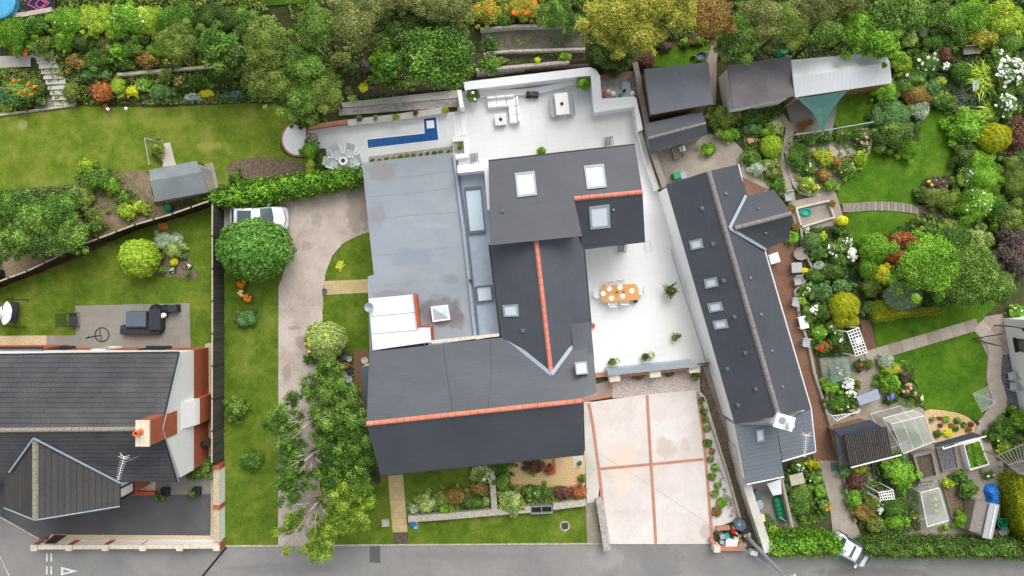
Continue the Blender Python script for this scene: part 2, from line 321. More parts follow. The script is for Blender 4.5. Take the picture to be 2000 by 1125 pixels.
 pebble_white=nm('white_gravel', [(188, 182, 178), (218, 214, 210), (236, 233, 230)], 12, bump=.8, det=2, big=[(196, 188, 184), (228, 224, 220)], bigscale=.8),
 slate_chip=nm('slate_chippings', [(78, 77, 82), (104, 103, 108), (132, 130, 136)], 13, bump=1, det=2),
 stone=nm('pale_stone', [(150, 142, 130), (186, 178, 166), (210, 204, 192)], 7, bump=.6),
 path_yellow=bk('yellow_slab_path', (214, 192, 146), (196, 172, 128), (160, 140, 108), .62, .45, -.05, .012, noise=.45, big=[(190, 164, 124), (222, 200, 156)], bigscale=1.1),
 slabs=bk('grey_slab_paving', (154, 151, 143), (142, 139, 131), (126, 122, 114), .9, .6, .03, .008, noise=.25, big=[(136, 134, 126), (160, 156, 147)], bigscale=.5),
 slabs_pink=bk('pinkish_slab_path', (176, 160, 148), (164, 148, 137), (128, 112, 100), 1.0, 1.2, .26, .014, noise=.3, off=0, big=[(156, 142, 130), (184, 170, 158)], bigscale=.7),
 blue=nm('deep_blue_tile', [(24, 84, 148), (30, 94, 158), (36, 102, 166)], 4, rough=.4, bump=.03),
 green_sail=plain('sea_green_canvas', (74, 114, 108), .8, .2, var=.06),
 green_bag=plain('green_plastic', (24, 150, 100), .5),
 teal=plain('teal_plastic', (44, 170, 148), .5),
 blue_tarp=nm('blue_tarpaulin', [(28, 104, 196), (44, 128, 216), (70, 150, 228)], 5, bump=.8, rough=.45),
 red=plain('red_plastic', (206, 46, 38), .5), yellow=plain('yellow_plastic', (238, 206, 22), .5),
 orange=plain('orange_terracotta', (222, 120, 70), .7), terracotta=plain('terracotta', (176, 92, 62), .8),
 metal=plain('galvanised_metal', (176, 180, 184), .4, .5, var=.06),
 ali=bk('ribbed_metal_sheet', (118, 126, 134), (112, 120, 128), (92, 100, 108), 4, .28, -.19, .02, rough=.5, spec=.4, noise=.1, bump=.3),
 corr=bk('corrugated_roof', (104, 98, 94), (88, 84, 82), (48, 46, 46), 4, .15, math.pi/2-.2, .045, rough=.8, noise=.5, bump=.6),
 white_roof=bk('white_ribbed_roof', (238, 240, 242), (234, 237, 240), (218, 222, 226), .3, 9, -.13, .012, rough=.5, off=0, noise=.06, bump=.2),
 poly=glass('clear_polycarbonate', (206, 220, 216), .12, .2),
 haze_poly=glass('milky_polythene', (206, 210, 200), .5, .42),
 carwhite=plain('white_car_paint', (240, 242, 244), .2, .5, coat=.8, var=.02), carglass=glass('car_glass', (70, 92, 98), .05), tyre=plain('tyre_rubber', (26, 26, 27), .8),
 bark=nm('grey_bark', [(120, 110, 98), (164, 154, 140), (200, 192, 178)], 8, bump=.6), bark_dark=nm('brown_bark', [(62, 50, 38), (88, 72, 56), (112, 96, 78)], 8, bump=.6),
 navy=plain('dark_slate_sheet', (64, 71, 82), .5, .4, var=.08), pathslab=nm('pale_path_slab', [(164, 152, 140), (182, 169, 157), (196, 184, 172)], 7, bump=.3, mid=1.4, ct=.18),
 stony=nm('stony_ground', [(92, 88, 80), (128, 124, 114), (164, 158, 148)], 8, bump=.8, mid=1.5, ct=.15, big=[(84, 90, 62), (126, 120, 108), (140, 136, 124)], bigscale=.6),
 line_white=plain('road_marking', (226, 226, 222), .7, .2), bitumen=plain('bitumen_joint', (34, 34, 36), .6),
 mat_dark=plain('dark_play_mat', (58, 54, 66), .8), pink=plain('pink_paint', (206, 96, 170), .6), aqua=plain('aqua_cover', (80, 170, 210), .5),
)

# ---------------------------------------------------------------- foliage
PAL = dict(  # dark low ends paint shady gaps between leaves into the random leaf tones
 mid=[(34, 48, 20), (68, 92, 36), (98, 130, 50), (150, 178, 88)],
 dark=[(24, 36, 18), (50, 72, 30), (78, 104, 44), (120, 144, 72)],
 deep=[(28, 46, 18), (58, 86, 30), (86, 122, 42), (132, 166, 72)],
 fresh=[(40, 66, 26), (70, 106, 42), (94, 136, 54), (140, 178, 84)],
 bright=[(40, 66, 16), (82, 120, 30), (116, 158, 46), (162, 200, 84)],
 lime=[(66, 84, 20), (112, 138, 34), (148, 172, 54), (188, 204, 92)],
 limeg=[(50, 70, 22), (88, 114, 34), (124, 148, 48), (170, 186, 82)],
 yellow=[(140, 138, 20), (190, 186, 34), (218, 210, 52), (236, 230, 96)],
 gold=[(88, 98, 14), (126, 134, 22), (158, 160, 32), (190, 188, 56)],
 olive=[(46, 58, 24), (82, 100, 40), (114, 132, 56), (156, 170, 92)],
 drab=[(52, 56, 30), (88, 98, 48), (120, 126, 68), (160, 162, 104)],
 rust=[(62, 54, 28), (112, 90, 48), (142, 114, 60), (140, 150, 76)],
 larch=[(66, 74, 26), (110, 118, 42), (154, 148, 58), (176, 180, 90)],
 red=[(84, 44, 28), (140, 74, 48), (160, 104, 62), (124, 134, 62)],
 burg=[(56, 32, 32), (92, 56, 54), (116, 80, 68), (98, 102, 66)],
 purple=[(48, 40, 40), (78, 64, 64), (104, 88, 82), (110, 116, 88)],
 sage=[(58, 74, 50), (96, 116, 84), (130, 148, 114), (174, 186, 154)],
 silver=[(80, 92, 76), (122, 136, 114), (166, 176, 154), (208, 212, 194)],
 vari=[(54, 72, 32), (102, 124, 56), (156, 170, 98), (208, 212, 152)],
 blue=[(40, 62, 34), (70, 102, 54), (98, 132, 76), (144, 170, 116)],
 brownbed=[(72, 58, 40), (104, 92, 58), (116, 122, 66), (160, 144, 110)],
 mixed=[(40, 50, 22), (78, 94, 38), (102, 128, 48), (124, 118, 68), (136, 160, 66)],
)
FLC = dict(white=(244, 244, 240), pink=(232, 162, 158), red=(210, 54, 48), orange=(244, 132, 40), yellow=(250, 214, 60), blue=(120, 124, 200), cream=(244, 236, 196), lilac=(176, 168, 206))
def lift(cs, k=1.13, d=0): return [tuple(min(255, x * k + d) for x in c) for c in cs]
LM = {k: leafmat('leaf_' + k, lift(v, 1.33, 8)) for k, v in PAL.items()}
FM = {k: plain('petal_' + k, v, .6, .2, var=.05) for k, v in FLC.items()}
def _ico():
    t = (1 + 5 ** .5) / 2
    v = np.array([(-1, t, 0), (1, t, 0), (-1, -t, 0), (1, -t, 0), (0, -1, t), (0, 1, t), (0, -1, -t), (0, 1, -t), (t, 0, -1), (t, 0, 1), (-t, 0, -1), (-t, 0, 1)], float)
    v /= np.linalg.norm(v[0])
    f = np.array([(0, 11, 5), (0, 5, 1), (0, 1, 7), (0, 7, 10), (0, 10, 11), (1, 5, 9), (5, 11, 4), (11, 10, 2), (10, 7, 6), (7, 1, 8), (3, 9, 4), (3, 4, 2), (3, 2, 6), (3, 6, 8), (3, 8, 9), (4, 9, 5), (2, 4, 11), (6, 2, 10), (8, 6, 7), (9, 8, 1)])
    return v, f
IV, IF = _ico()
def npmesh(name, V, F4, F3, tint, mat, parent=None, loc=None):
    me = bpy.data.meshes.new(name); n4, n3 = len(F4), len(F3)
    me.vertices.add(len(V)); me.vertices.foreach_set('co', V.astype(np.float32).ravel())
    lo = np.concatenate([F4.ravel(), F3.ravel()]).astype(np.int32)
    me.loops.add(len(lo)); me.loops.foreach_set('vertex_index', lo)
    me.polygons.add(n4 + n3)
    me.polygons.foreach_set('loop_start', np.concatenate([np.arange(n4) * 4, n4 * 4 + np.arange(n3) * 3]).astype(np.int32))
    me.update(calc_edges=True)
    a = me.attributes.new('tint', 'FLOAT', 'POINT'); a.data.foreach_set('value', np.clip(tint, 0, 1).astype(np.float32))
    me.materials.append(mat)
    o = bpy.data.objects.new(name, me); COL.objects.link(o)
    if parent is not None: o.parent = parent; WL[o.name] = wl(parent)
    elif loc is not None: o.location = loc; WL[o.name] = Vector(loc)
    return o
def unit(a): return a / np.maximum(1e-9, np.linalg.norm(a, axis=1, keepdims=True))
def leafquads(C, Nn, L, W, rng, tint, up=None):
    n = len(C); Nn = unit(Nn); u = unit(np.cross(Nn, rng.normal(size=(n, 3)))); v = np.cross(Nn, u)
    L = (L * rng.uniform(.65, 1.35, n))[:, None] / 2; W = (W * rng.uniform(.7, 1.3, n))[:, None] / 2
    bend = Nn * L * .25
    V = np.stack([C - u * L - bend, C + v * W, C + u * L - bend, C - v * W], 1).reshape(-1, 3)
    return V, np.arange(4 * n).reshape(-1, 4), np.repeat(tint, 4)
def crownmesh(clumps, rng, L, W, cov=1.7, core=.72, rag=.32, zlo=-.35, flat=.8):
    "clumps: array of x y z r (local metres). returns leaf and core arrays"
    cl = np.array(clumps, float); r = cl[:, 3]
    area = 4 * np.pi * r ** 2 * .62; n = (area * cov / (L * W / 2)).astype(int) + 6
    idx = np.repeat(np.arange(len(cl)), n); N_ = len(idx)
    d_ = unit(rng.normal(size=(N_, 3))); d_[:, 2] = np.where(d_[:, 2] < zlo, -d_[:, 2], d_[:, 2])
    rad = r[idx][:, None] * (1 - rag * .6 + rag * rng.uniform(0, 1, (N_, 1)) ** 1.5 * 1.3)
    off = d_ * rad; off[:, 2] *= flat
    C = cl[idx, :3] + off; C[:, 2] = np.maximum(C[:, 2], .03)
    nn = d_ + rng.normal(size=(N_, 3)) * .55; nn[:, 2] += .25
    ct = rng.uniform(0, 1, len(cl))
    tint = .5 * ct[idx] + .6 * rng.beta(1.7, 1.9, N_) - .03
    V, F, T = leafquads(C, nn, L, W, rng, tint)
    cv = (cl[:, None, :3] + IV[None] * r[:, None, None] * core * np.array([1, 1, flat])).reshape(-1, 3); cv[:, 2] = np.maximum(cv[:, 2], 0)
    cf = (IF[None] + (np.arange(len(cl)) * 12)[:, None, None]).reshape(-1, 3) + len(V)
    return np.concatenate([V, cv]), F, cf, np.concatenate([T, np.full(len(cv), .08)])
def clumpset(a, b, c, zc, rng, rc, dens=1.0, top=True):
    n = max(5, int(dens * 3.2 * a * b / rc ** 2)); out = []
    for i in range(n):
        f = (i + .5) / n; ang = i * 2.39996 + rng.uniform(-.4, .4); rr = math.sqrt(f) * .86 * rng.uniform(.85, 1.08)
        x, y = math.cos(ang) * rr, math.sin(ang) * rr
        z = math.sqrt(max(0, 1 - min(1, rr * rr))) * rng.uniform(.55, .95)
        q = rc * rng.uniform(.62, 1.25)
        out.append((x * max(a - q * .6, .1), y * max(b - q * .6, .1), max(q * .6, zc + z * (c - q * .6)), q))
    return out
def blossoms(name, pts, size, col, parent, rng):
    m = M()
    for p in pts:
        s = size * rng.uniform(.7, 1.3); n = 6; a0 = rng.uniform(0, 6)
        tx, ty = rng.uniform(-.35, .35), rng.uniform(-.35, .35)
        ringv = [(p[0] + s * math.cos(a0 + k * math.pi / 3), p[1] + s * math.sin(a0 + k * math.pi / 3), p[2] + s * (tx * math.cos(a0 + k * math.pi / 3) + ty * math.sin(a0 + k * math.pi / 3))) for k in range(n)]
        m.add([(p[0], p[1], p[2] + s * .45)] + ringv + [(p[0], p[1], p[2] - s * .35)], [[0, 1 + k, 1 + (k + 1) % n] for k in range(n)] + [[7, 1 + (k + 1) % n, 1 + k] for k in range(n)])
    return m.build(name, FM[col], parent, local=True)
_seed = [11]
NAMES = dict(b='shrub', t='tree', d='clipped_shrub', s='spiky_plant', f='flowering_plant', o='potted_plant', h='hedge')
CATS = dict(b='shrub', t='tree', d='topiary', s='plant', f='flowers', o='potted plant', h='hedge')
def plant(px, py, rx, ry, st, pal, label, fl=None, h=None, group=None, name=None, cat=None, pot=None, L=None, z=None, trunkmat='bark_dark', dens=1.0, cov=None, rc=None, wander=0):
    """a plant seen at photo pixel px,py with crown half-sizes rx,ry (px). st: b bush, t tree, d clipped, s spiky, f flower clump, o potted"""
    _seed[0] += 1; rng = np.random.default_rng(_seed[0])
    z0 = E(px, py) if z is None else z
    if h is None: h = {'t': 3.5 + .045 * rx, 'b': .35 + .036 * min(rx, ry), 'd': .3 + .045 * min(rx, ry), 's': .5 + .02 * rx, 'f': .35, 'o': .8}[st[0]]
    hm = z0 + h * .72
    p = P(px, py, hm); p.z = z0; k = (H - hm) / H * S; a, b = rx * k, ry * k
    nmz = name or NAMES[st[0]]; ct = cat or CATS[st[0]]
    big = rx > 11 or st[0] == 't' or pot or fl
    base = 0.0
    if pot:
        base = pot[2]
    if big: root = thing(nmz, label, ct, p, 0, group); par = root
    else: root = None; par = None
    if st[0] == 't':
        c = min(h * .5, max(a, b) * .8); zc = h - c; rc_ = rc or max(.38, min(.85, .3 * min(a, b)))
        cl = clumpset(a, b, c, zc, rng, rc_, dens)
        for _ in range(int(5 + 4 * a)):
            an = rng.uniform(0, 6.28); q = rng.uniform(.8, 1.34); cl.append((a * q * math.cos(an), b * q * math.sin(an), zc + rng.uniform(-.3, .35) * c, rc_ * rng.uniform(.35, .85)))
        V, F, F3, T = crownmesh(cl, rng, (L or .24) * .68, (L or .24) * .38, cov or 1.5, rag=.5, core=.62)
    elif st[0] == 'd':
        n = int(4 * math.pi * ((a * b + a * h + b * h) / 3) * .75 * 2.2 / (.11 * .07 / 2)); n = min(n, 26000)
        Ls = L or .11
        n = int(n * (.11 / Ls) ** 2)
        d_ = unit(rng.normal(size=(n, 3))); d_[:, 2] = np.where(d_[:, 2] < -.25, -d_[:, 2], d_[:, 2])
        bumpy = 1 + .03 * np.sin(d_[:, 0] * 7 + p.x) + .03 * np.sin(d_[:, 1] * 8 + p.y) + .025 * np.sin(d_[:, 0] * 17 + d_[:, 1] * 9 + p.y) + .02 * np.sin(d_[:, 1] * 23 - d_[:, 2] * 11)
        rr = (rng.uniform(.93, 1.02, n) * bumpy)[:, None]; hz = h - base
        C = d_ * rr * np.array([a, b, hz * .55]); C[:, 2] += hz * .45 + base; C[:, 2] = np.maximum(C[:, 2], .02)
        V, F, T = leafquads(C, d_ + rng.normal(size=(n, 3)) * .45, Ls, Ls * .62, rng, .2 + .65 * rng.beta(2, 2, n))
        cv = IV * .93 * np.array([a, b, hz * .55]) + np.array([0, 0, hz * .45 + base]); cv[:, 2] = np.maximum(cv[:, 2], 0)
        F3 = IF + len(V); V = np.concatenate([V, cv]); T = np.concatenate([T, np.full(12, .25)])
    elif st[0] == 's':
        n = max(60, int(a * b * 260)); ang = rng.uniform(0, 2 * np.pi, n); ln = rng.uniform(.45, 1.05, n)
        ox, oy = rng.normal(0, a * .25, n), rng.normal(0, b * .25, n)
        dx, dy = np.cos(ang), np.sin(ang); w = .022 + .012 * rng.uniform(0, 1, n)
        def pt(f, zz, s): return np.stack([ox + dx * a * ln * f - dy * w * s, oy + dy * b * ln * f + dx * w * s, base + (h - base) * zz * rng.uniform(.9, 1.1, n)], 1)
        z2 = 1.0 - .5 * ln
        V = np.stack([pt(0, .05, -1), pt(0, .05, 1), pt(.5, z2, 1.3), pt(.5, z2, -1.3), pt(1, z2 * .6, .2), pt(1, z2 * .6, -.2)], 1).reshape(-1, 3)
        q = np.arange(n)[:, None] * 6; F = np.concatenate([q + np.array([[0, 1, 2, 3]]), q + np.array([[3, 2, 4, 5]])]); F3 = np.zeros((0, 3), int)
        T = np.repeat(.15 + .8 * rng.uniform(0, 1, n), 6)
    else:
        rc_ = rc or max(.11, min(.5, .38 * min(a, b))); hz = h - base
        cl = clumpset(a, b, hz * .8, base + hz * .15, rng, rc_ * rng.uniform(.8, 1.15), dens)
        if rx > 11 and not pot:
            for _ in range(int(3 + rx * .28)):
                an = rng.uniform(0, 6.28); q = rng.uniform(.85, 1.28); rr_ = rc_ * rng.uniform(.4, .85); cl.append((a * q * math.cos(an), b * q * math.sin(an), max(rr_ * .5, hz * rng.uniform(.1, .5)), rr_))
        Ls = L or (.13 if rx > 16 else .1 if rx > 8 else .075); Ls *= rng.uniform(.65, 1.15)
        V, F, F3, T = crownmesh(cl, rng, Ls, Ls * rng.uniform(.4, .75), cov or 1.5, rag=.5 if not pot else .3, core=.62)
    if root is None:
        o = npmesh(nmz, V, F, F3, T, LM[pal], None, p); tag(o, label, ct, group); return o
    cr = npmesh('crown' if st[0] == 't' else 'foliage', V, F, F3, T, LM[pal], root)
    if st[0] == 't':
        m = M(); r0 = .07 + .02 * max(a, b) * 1.4
        m.tube([(0, 0, -.3), (r0 * .3, 0, h * .3), (0, r0 * .4, h * .62)], [r0, r0 * .75, r0 * .5], 9)
        for q in sorted(cl, key=lambda q: -q[3])[:7]:
            m.tube([(0, 0, h * rng.uniform(.32, .55)), (q[0] * .5, q[1] * .5, h * .6), (q[0] * .92, q[1] * .92, q[2])], [r0 * .4, r0 * .28, r0 * .12], 6)
        m.build('trunk', MAT[trunkmat], root, local=True, smooth=True)
    elif not pot and st[0] in 'bd' and rx > 15:
        m = M()
        for k in range(4):
            an = k * 1.6 + rng.uniform(0, 1); m.tube([(0.05 * math.cos(an), .05 * math.sin(an), -.05), (a * .35 * math.cos(an), b * .35 * math.sin(an), h * .6)], [.035, .018], 5)
        m.build('stem', MAT['bark_dark'], root, local=True)
    if pot:
        pr, pm, ph = pot; m = M()
        if pot[1].startswith('sq'):
            w = pr; m.ring([(-w, -w), (w, -w), (w, w), (-w, w)], [(-w * .8, -w * .8), (w * .8, -w * .8), (w * .8, w * .8), (-w * .8, w * .8)], 0, ph); m.box((0, 0, ph * .45), (w * 1.7, w * 1.7, ph * .85), 0, 1)
            mm = MAT[pot[1][3:]]
        else:
            m.lathe((0, 0, 0), [(pr * .68, 0), (pr * .95, ph * .85), (pr * 1.06, ph * .86), (pr * 1.06, ph), (pr * .9, ph), (pr * .88, ph * .86)], 18); m.lathe((0, 0, ph * .8), [(pr * .86, 0), (pr * .8, .04)], 12, 1)
            mm = MAT[pm]
        m.build('pot', [mm, MAT['soil_dark']], root, local=True)
    if fl:
        fc, fn, fs = fl[:3]
        cen = rng.normal(size=(fn, 2)) * .5; 
        q = unit(rng.normal(size=(fn, 3))) * rng.uniform(.2, 1, (fn, 1)) ** .5
        cand = V[:4 * len(F)] if len(F) else V
        topz = np.quantile(cand[:, 2], .55); cand = cand[cand[:, 2] >= topz]
        pts = cand[rng.integers(0, len(cand), fn)] + np.array([0, 0, .05])
        blossoms('blossom', pts, fs, fc, root, rng)
        if len(fl) > 3:
            pts = cand[rng.integers(0, len(cand), fl[4])] + np.array([0, 0, .05]); blossoms('blossom', pts, fl[5], fl[3], root, rng)
    return root
def inpoly(x, y, poly):
    x = np.asarray(x); y = np.asarray(y); c = np.zeros(x.shape, bool); n = len(poly)
    for i in range(n):
        x1, y1 = poly[i]; x2, y2 = poly[(i + 1) % n]
        if y1 == y2: continue
        k = ((y1 > y) != (y2 > y)) & (x < (x2 - x1) * (y - y1) / (y2 - y1) + x1); c ^= k
    return c
def carpet(name, poly, pal, hmax, label=None, L=.13, cov=1.4, freq=.9, cat=None, kind='stuff', clip=0.0, zmin=.03, group=None, single=False, mat=None):
    "low leaves over the outline (photo pixels); one object"
    _seed[0] += 1; rng = np.random.default_rng(_seed[0])
    xs = [p[0] for p in poly]; ys = [p[1] for p in poly]
    A = (max(xs) - min(xs)) * (max(ys) - min(ys)) * S * S; n = int(A * cov / (L * L * .3))
    x = rng.uniform(min(xs), max(xs), n); y = rng.uniform(min(ys), max(ys), n); k = inpoly(x, y, poly); x, y = x[k], y[k]
    ph = rng.uniform(0, 6, 8); wx, wy = x * S, y * S
    f = sum(np.sin(freq * (1.3 ** i) * (wx * math.cos(i * 1.9 + ph[i]) + wy * math.sin(i * 1.9 + ph[i])) * 2.2 + ph[i]) for i in range(7)) / 3.2
    if clip: kk = f > -clip; x, y, f = x[kk], y[kk], f[kk]
    n = len(x); hh = zmin + hmax * np.clip(.5 + .35 * f, 0.05, 1) * rng.uniform(.25, 1, n)
    e = np.array([E(a, b) for a, b in zip(x, y)]) if min(ys) < 210 else np.zeros(n)
    z = e + hh; kz = (H - z) / H * S
    C = np.stack([(x - 1000) * kz, (562.5 - y) * kz, z], 1)
    nn = rng.normal(size=(n, 3)) * .5; nn[:, 2] += 1
    V, F, T = leafquads(C, nn, L, L * .6, rng, .45 + .22 * f + rng.normal(0, .16, n))
    o = npmesh(name, V, F, np.zeros((0, 3), int), T, mat or LM[pal])
    return tag(o, label, cat, group, kind)
def hedge(px_poly, h, pal, label, name='hedge', L=.14, bumpy=.12, cov=2.0, z0=0.0, parent=None, cat='hedge'):
    "clipped or shaggy hedge: outline (photo pixels of the top) with a leafy top and sides and a solid core"
    _seed[0] += 1; rng = np.random.default_rng(_seed[0])
    cen = P(sum(p[0] for p in px_poly) / len(px_poly), sum(p[1] for p in px_poly) / len(px_poly), h); cen.z = z0
    top = [P(x, y, z0 + h) for x, y in px_poly]; W2 = [(p.x, p.y) for p in top]
    xs = [p[0] for p in W2]; ys = [p[1] for p in W2]; A = (max(xs) - min(xs)) * (max(ys) - min(ys))
    n = int(A * cov / (L * L * .3)); x = rng.uniform(min(xs), max(xs), n); y = rng.uniform(min(ys), max(ys), n); k = inpoly(x, y, W2); x, y = x[k], y[k]
    # distance to the outline, to round the shoulders
    dist = np.full(len(x), 9.0)
    for i in range(len(W2)):
        a = np.array(W2[i]); b = np.array(W2[(i + 1) % len(W2)]); ab = b - a; t = np.clip(((x - a[0]) * ab[0] + (y - a[1]) * ab[1]) / (ab @ ab + 1e-9), 0, 1)
        dist = np.minimum(dist, np.hypot(x - a[0] - t * ab[0], y - a[1] - t * ab[1]))
    sh = np.minimum(1, dist / .45); f = (np.sin(x * 3.1 + y * 1.7) + np.sin(x * 1.3 - y * 4.1 + 2) + np.sin(x * 6.3 + y * 5.2)) / 3
    z = z0 + h - .35 * (1 - sh) ** 2 + bumpy * f + rng.normal(0, bumpy * .4, len(x))
    C = np.stack([x, y, z], 1); nn = rng.normal(size=C.shape) * .55; nn[:, 2] += .9; T0 = .42 + .2 * f + rng.normal(0, .17, len(x))
    Cs = [C]; Ns = [nn]; Ts = [T0]
    for i in range(len(W2)):
        a = np.array(W2[i]); b = np.array(W2[(i + 1) % len(W2)]); ln = np.linalg.norm(b - a); m_ = int(ln * h * cov * .8 / (L * L * .3)) + 1
        t = rng.uniform(0, 1, m_); zz = z0 + rng.uniform(0.02, h * .96, m_); q = a + (b - a) * t[:, None]; out = rng.normal(0, bumpy * .7, (m_, 2))
        Cs.append(np.column_stack([q + out, zz])); nv = rng.normal(size=(m_, 3)) * .6; e_ = (b - a) / max(ln, 1e-6); nv[:, 0] += e_[1]; nv[:, 1] -= e_[0]; Ns.append(nv); Ts.append(.35 + rng.normal(0, .18, m_))
    C = np.concatenate(Cs) - np.array(cen); V, F, T = leafquads(C, np.concatenate(Ns), L, L * .6, rng, np.concatenate(Ts))
    root = thing(name, label, cat, cen)
    npmesh('foliage', V, F, np.zeros((0, 3), int), T, LM[pal], root)
    cx, cy = sum(xs) / len(xs), sum(ys) / len(ys); m = M()
    core = [(a + (cx - a) * .02, b + (cy - b) * .06) for a, b in W2]; m.prism(core, z0, z0 + h * .86)
    m.build('branches', LM[pal], root)
    return root

# ---------------------------------------------------------------- ground
def ground():
    xs = [-12000, -6000, -3000, -1500, -700, -300] + list(range(-140, 2141, 20)) + [2300, 2700, 3500, 5000, 8000, 14000]
    ys = [-12000, -6000, -3000, -1500, -700, -300] + list(range(-140, 231, 8)) + list(range(260, 1300, 60)) + [1500, 2000, 3500, 7000, 13000]
    for v in (898, 641, 655, 1175, 1179): xs.append(v)
    xs = sorted(set(xs)); vs_ = []; fs = []
    for y in ys:
        for x in xs: vs_.append(P(x, y, E(x, y)))
    n = len(xs)
    for j in range(len(ys) - 1):
        for i in range(n - 1): fs.append([j * n + i, j * n + i + 1, (j + 1) * n + i + 1, (j + 1) * n + i])
    m = M(); m.add(vs_, fs); tag(m.build('ground', MAT['ground'], smooth=True), kind='structure')
ground()
_k = [0]
def lerp_(a, b, t): return (a[0] + (b[0] - a[0]) * t, a[1] + (b[1] - a[1]) * t)
def patch(name, poly, mat, lay=1, sm=0, kind='structure', **kw):
    if sm: poly = smooth(poly, sm)
    if mat.startswith('grass') or 'soil' in mat or mat == 'bark_mulch':
        rj = random.Random(len(poly) * 7 + int(poly[0][0])); q = []
        for (x0, y0), (x1, y1) in zip(poly, poly[1:] + poly[:1]):
            n = max(1, int(math.hypot(x1 - x0, y1 - y0) / 4)); q += [(x0 + (x1 - x0) * k / n + (rj.uniform(-1.1, 1.1) if k else 0), y0 + (y1 - y0) * k / n + (rj.uniform(-1.1, 1.1) if k else 0)) for k in range(n)]
        poly = q
    _k[0] += 1
    m = M(); m.sheet([P(x, y, .012 * lay + .0006 * (_k[0] % 9)) for x, y in poly]); o = m.build(name, MAT[mat]); tag(o, kind=kind, **kw); return o
def strip(name, pts, w, mat, z=.05, hgt=None, kind='structure', taper=None, **kw):
    "a band of width w pixels along the pixel line; solid from the ground when hgt is given"
    m = M(); n = len(pts); Ls = []; Rs = []
    for i, (x, y) in enumerate(pts):
        a = pts[max(i - 1, 0)]; b = pts[min(i + 1, n - 1)]; dx, dy = b[0] - a[0], b[1] - a[1]; l = math.hypot(dx, dy) or 1
        ww = w if not taper else w * (taper[0] + (taper[1] - taper[0]) * i / (n - 1))
        Ls.append((x - dy / l * ww / 2, y + dx / l * ww / 2)); Rs.append((x + dy / l * ww / 2, y - dx / l * ww / 2))
    top = hgt if hgt is not None else z
    e = [E(x, y) for x, y in pts]
    A = [P(x, y, top + q) for (x, y), q in zip(Ls, e)]; B = [P(x, y, top + q) for (x, y), q in zip(Rs, e)]
    if hgt is None:
        for i in range(n - 1): m.add([A[i], A[i + 1], B[i + 1], B[i]], [[0, 1, 2, 3]])
    else:
        lo = lambda p, q: (p.x, p.y, q - .4)
        V = A + B + [lo(p, q) for p, q in zip(A, e)] + [lo(p, q) for p, q in zip(B, e)]; F = []
        for i in range(n - 1):
            F += [[i, i + 1, n + i + 1, n + i], [i, 2 * n + i, 2 * n + i + 1, i + 1], [n + i, n + i + 1, 3 * n + i + 1, 3 * n + i]]
        F += [[0, n, 3 * n, 2 * n], [n - 1, 2 * n - 1, 4 * n - 1, 3 * n - 1]]
        m.add(V, F)
    c = P(*pts[n // 2], 0)
    o = m.build(name, MAT[mat], origin=c); tag(o, kind=kind, **kw); return o
patch('back_lawn', [(-90, 232), (70, 218), (160, 208), (300, 210), (420, 204), (520, 202), (590, 222), (610, 240), (560, 252), (548, 290), (570, 308), (604, 312), (604, 338), (520, 346), (440, 362), (410, 345), (385, 316), (290, 336), (230, 336), (180, 362), (100, 372), (-90, 388)], 'grass_dry', 1, 4)
patch('bare_soil', [(440, 330), (470, 312), (520, 308), (575, 315), (600, 330), (560, 345), (480, 350)], 'soil', 3, 4)
patch('dry_cuttings', [(150, 360), (230, 338), (290, 338), (305, 395), (400, 385), (405, 396), (330, 425), (230, 462), (150, 495), (100, 490), (150, 420)], 'bark_mulch', 2, 3)
patch('bark_area', [(10, 495), (40, 488), (70, 500), (100, 510), (60, 530), (10, 545)], 'bark_mulch', 3, 3)
patch('brown_soil', [(-90, 380), (150, 360), (150, 495), (60, 540), (-90, 580)], 'soil_dark', 1)
patch('side_lawn', [(-90, 580), (0, 558), (150, 505), (260, 452), (414, 402), (416, 684), (372, 684), (-90, 690)], 'grass', 2)
patch('flower_bed_soil', [(296, 478), (330, 462), (352, 452), (362, 480), (386, 545), (330, 541), (284, 534)], 'soil', 4)
patch('slab_patio', [(147, 597), (370, 592), (373, 690), (91, 690), (91, 655), (148, 655)], 'slabs', 4)
patch('gravel_strip', [(-90, 657), (91, 655), (91, 690), (-90, 690)], 'pebble_tan', 5)
patch('side_gravel', [(400, 672), (416, 668), (416, 905), (400, 905)], 'pebble_tan', 3)
patch('front_slabs', [(240, 925), (414, 905), (412, 965), (240, 968)], 'slabs', 5)
patch('tarmac_drive', [(-90, 880), (240, 950), (410, 965), (411, 1046), (100, 1046), (76, 1053), (0, 1010), (-90, 960)], 'tarmac', 4)
patch('pebble_border', [(412, 915), (430, 912), (430, 1058), (90, 1060), (100, 1044), (411, 1046)], 'pebble_tan', 6)
patch('drive_lawn', [(438, 452), (562, 452), (566, 500), (549, 545), (546, 1067), (438, 1067)], 'grass', 2)
patch('concrete_drive', [(424, 393), (712, 348), (728, 452), (700, 460), (672, 474), (650, 498), (637, 530), (632, 560), (628, 700), (618, 800), (625, 950), (662, 1065), (543, 1065), (544, 560), (550, 545), (563, 500), (556, 455), (424, 455)], 'drive', 3)
patch('house_lawn', [(730, 450), (740, 690), (628, 700), (632, 560), (637, 530), (652, 498), (674, 474), (700, 460)], 'grass', 4)
patch('slab_path', [(632, 549), (730, 545), (730, 571), (634, 576)], 'path_yellow', 6)
patch('brown_paving', [(690, 685), (740, 684), (730, 840), (690, 830)], 'brick_path', 5)
patch('planting_soil', [(628, 690), (690, 685), (694, 830), (740, 900), (745, 950), (640, 900), (618, 800)], 'soil_dark', 5)
patch('front_lawn', [(640, 900), (1000, 880), (1150, 985), (1148, 1064), (655, 1064), (625, 950)], 'grass', 4)
patch('front_path', [(757, 925), (787, 925), (796, 1040), (767, 1040)], 'path_yellow', 6)
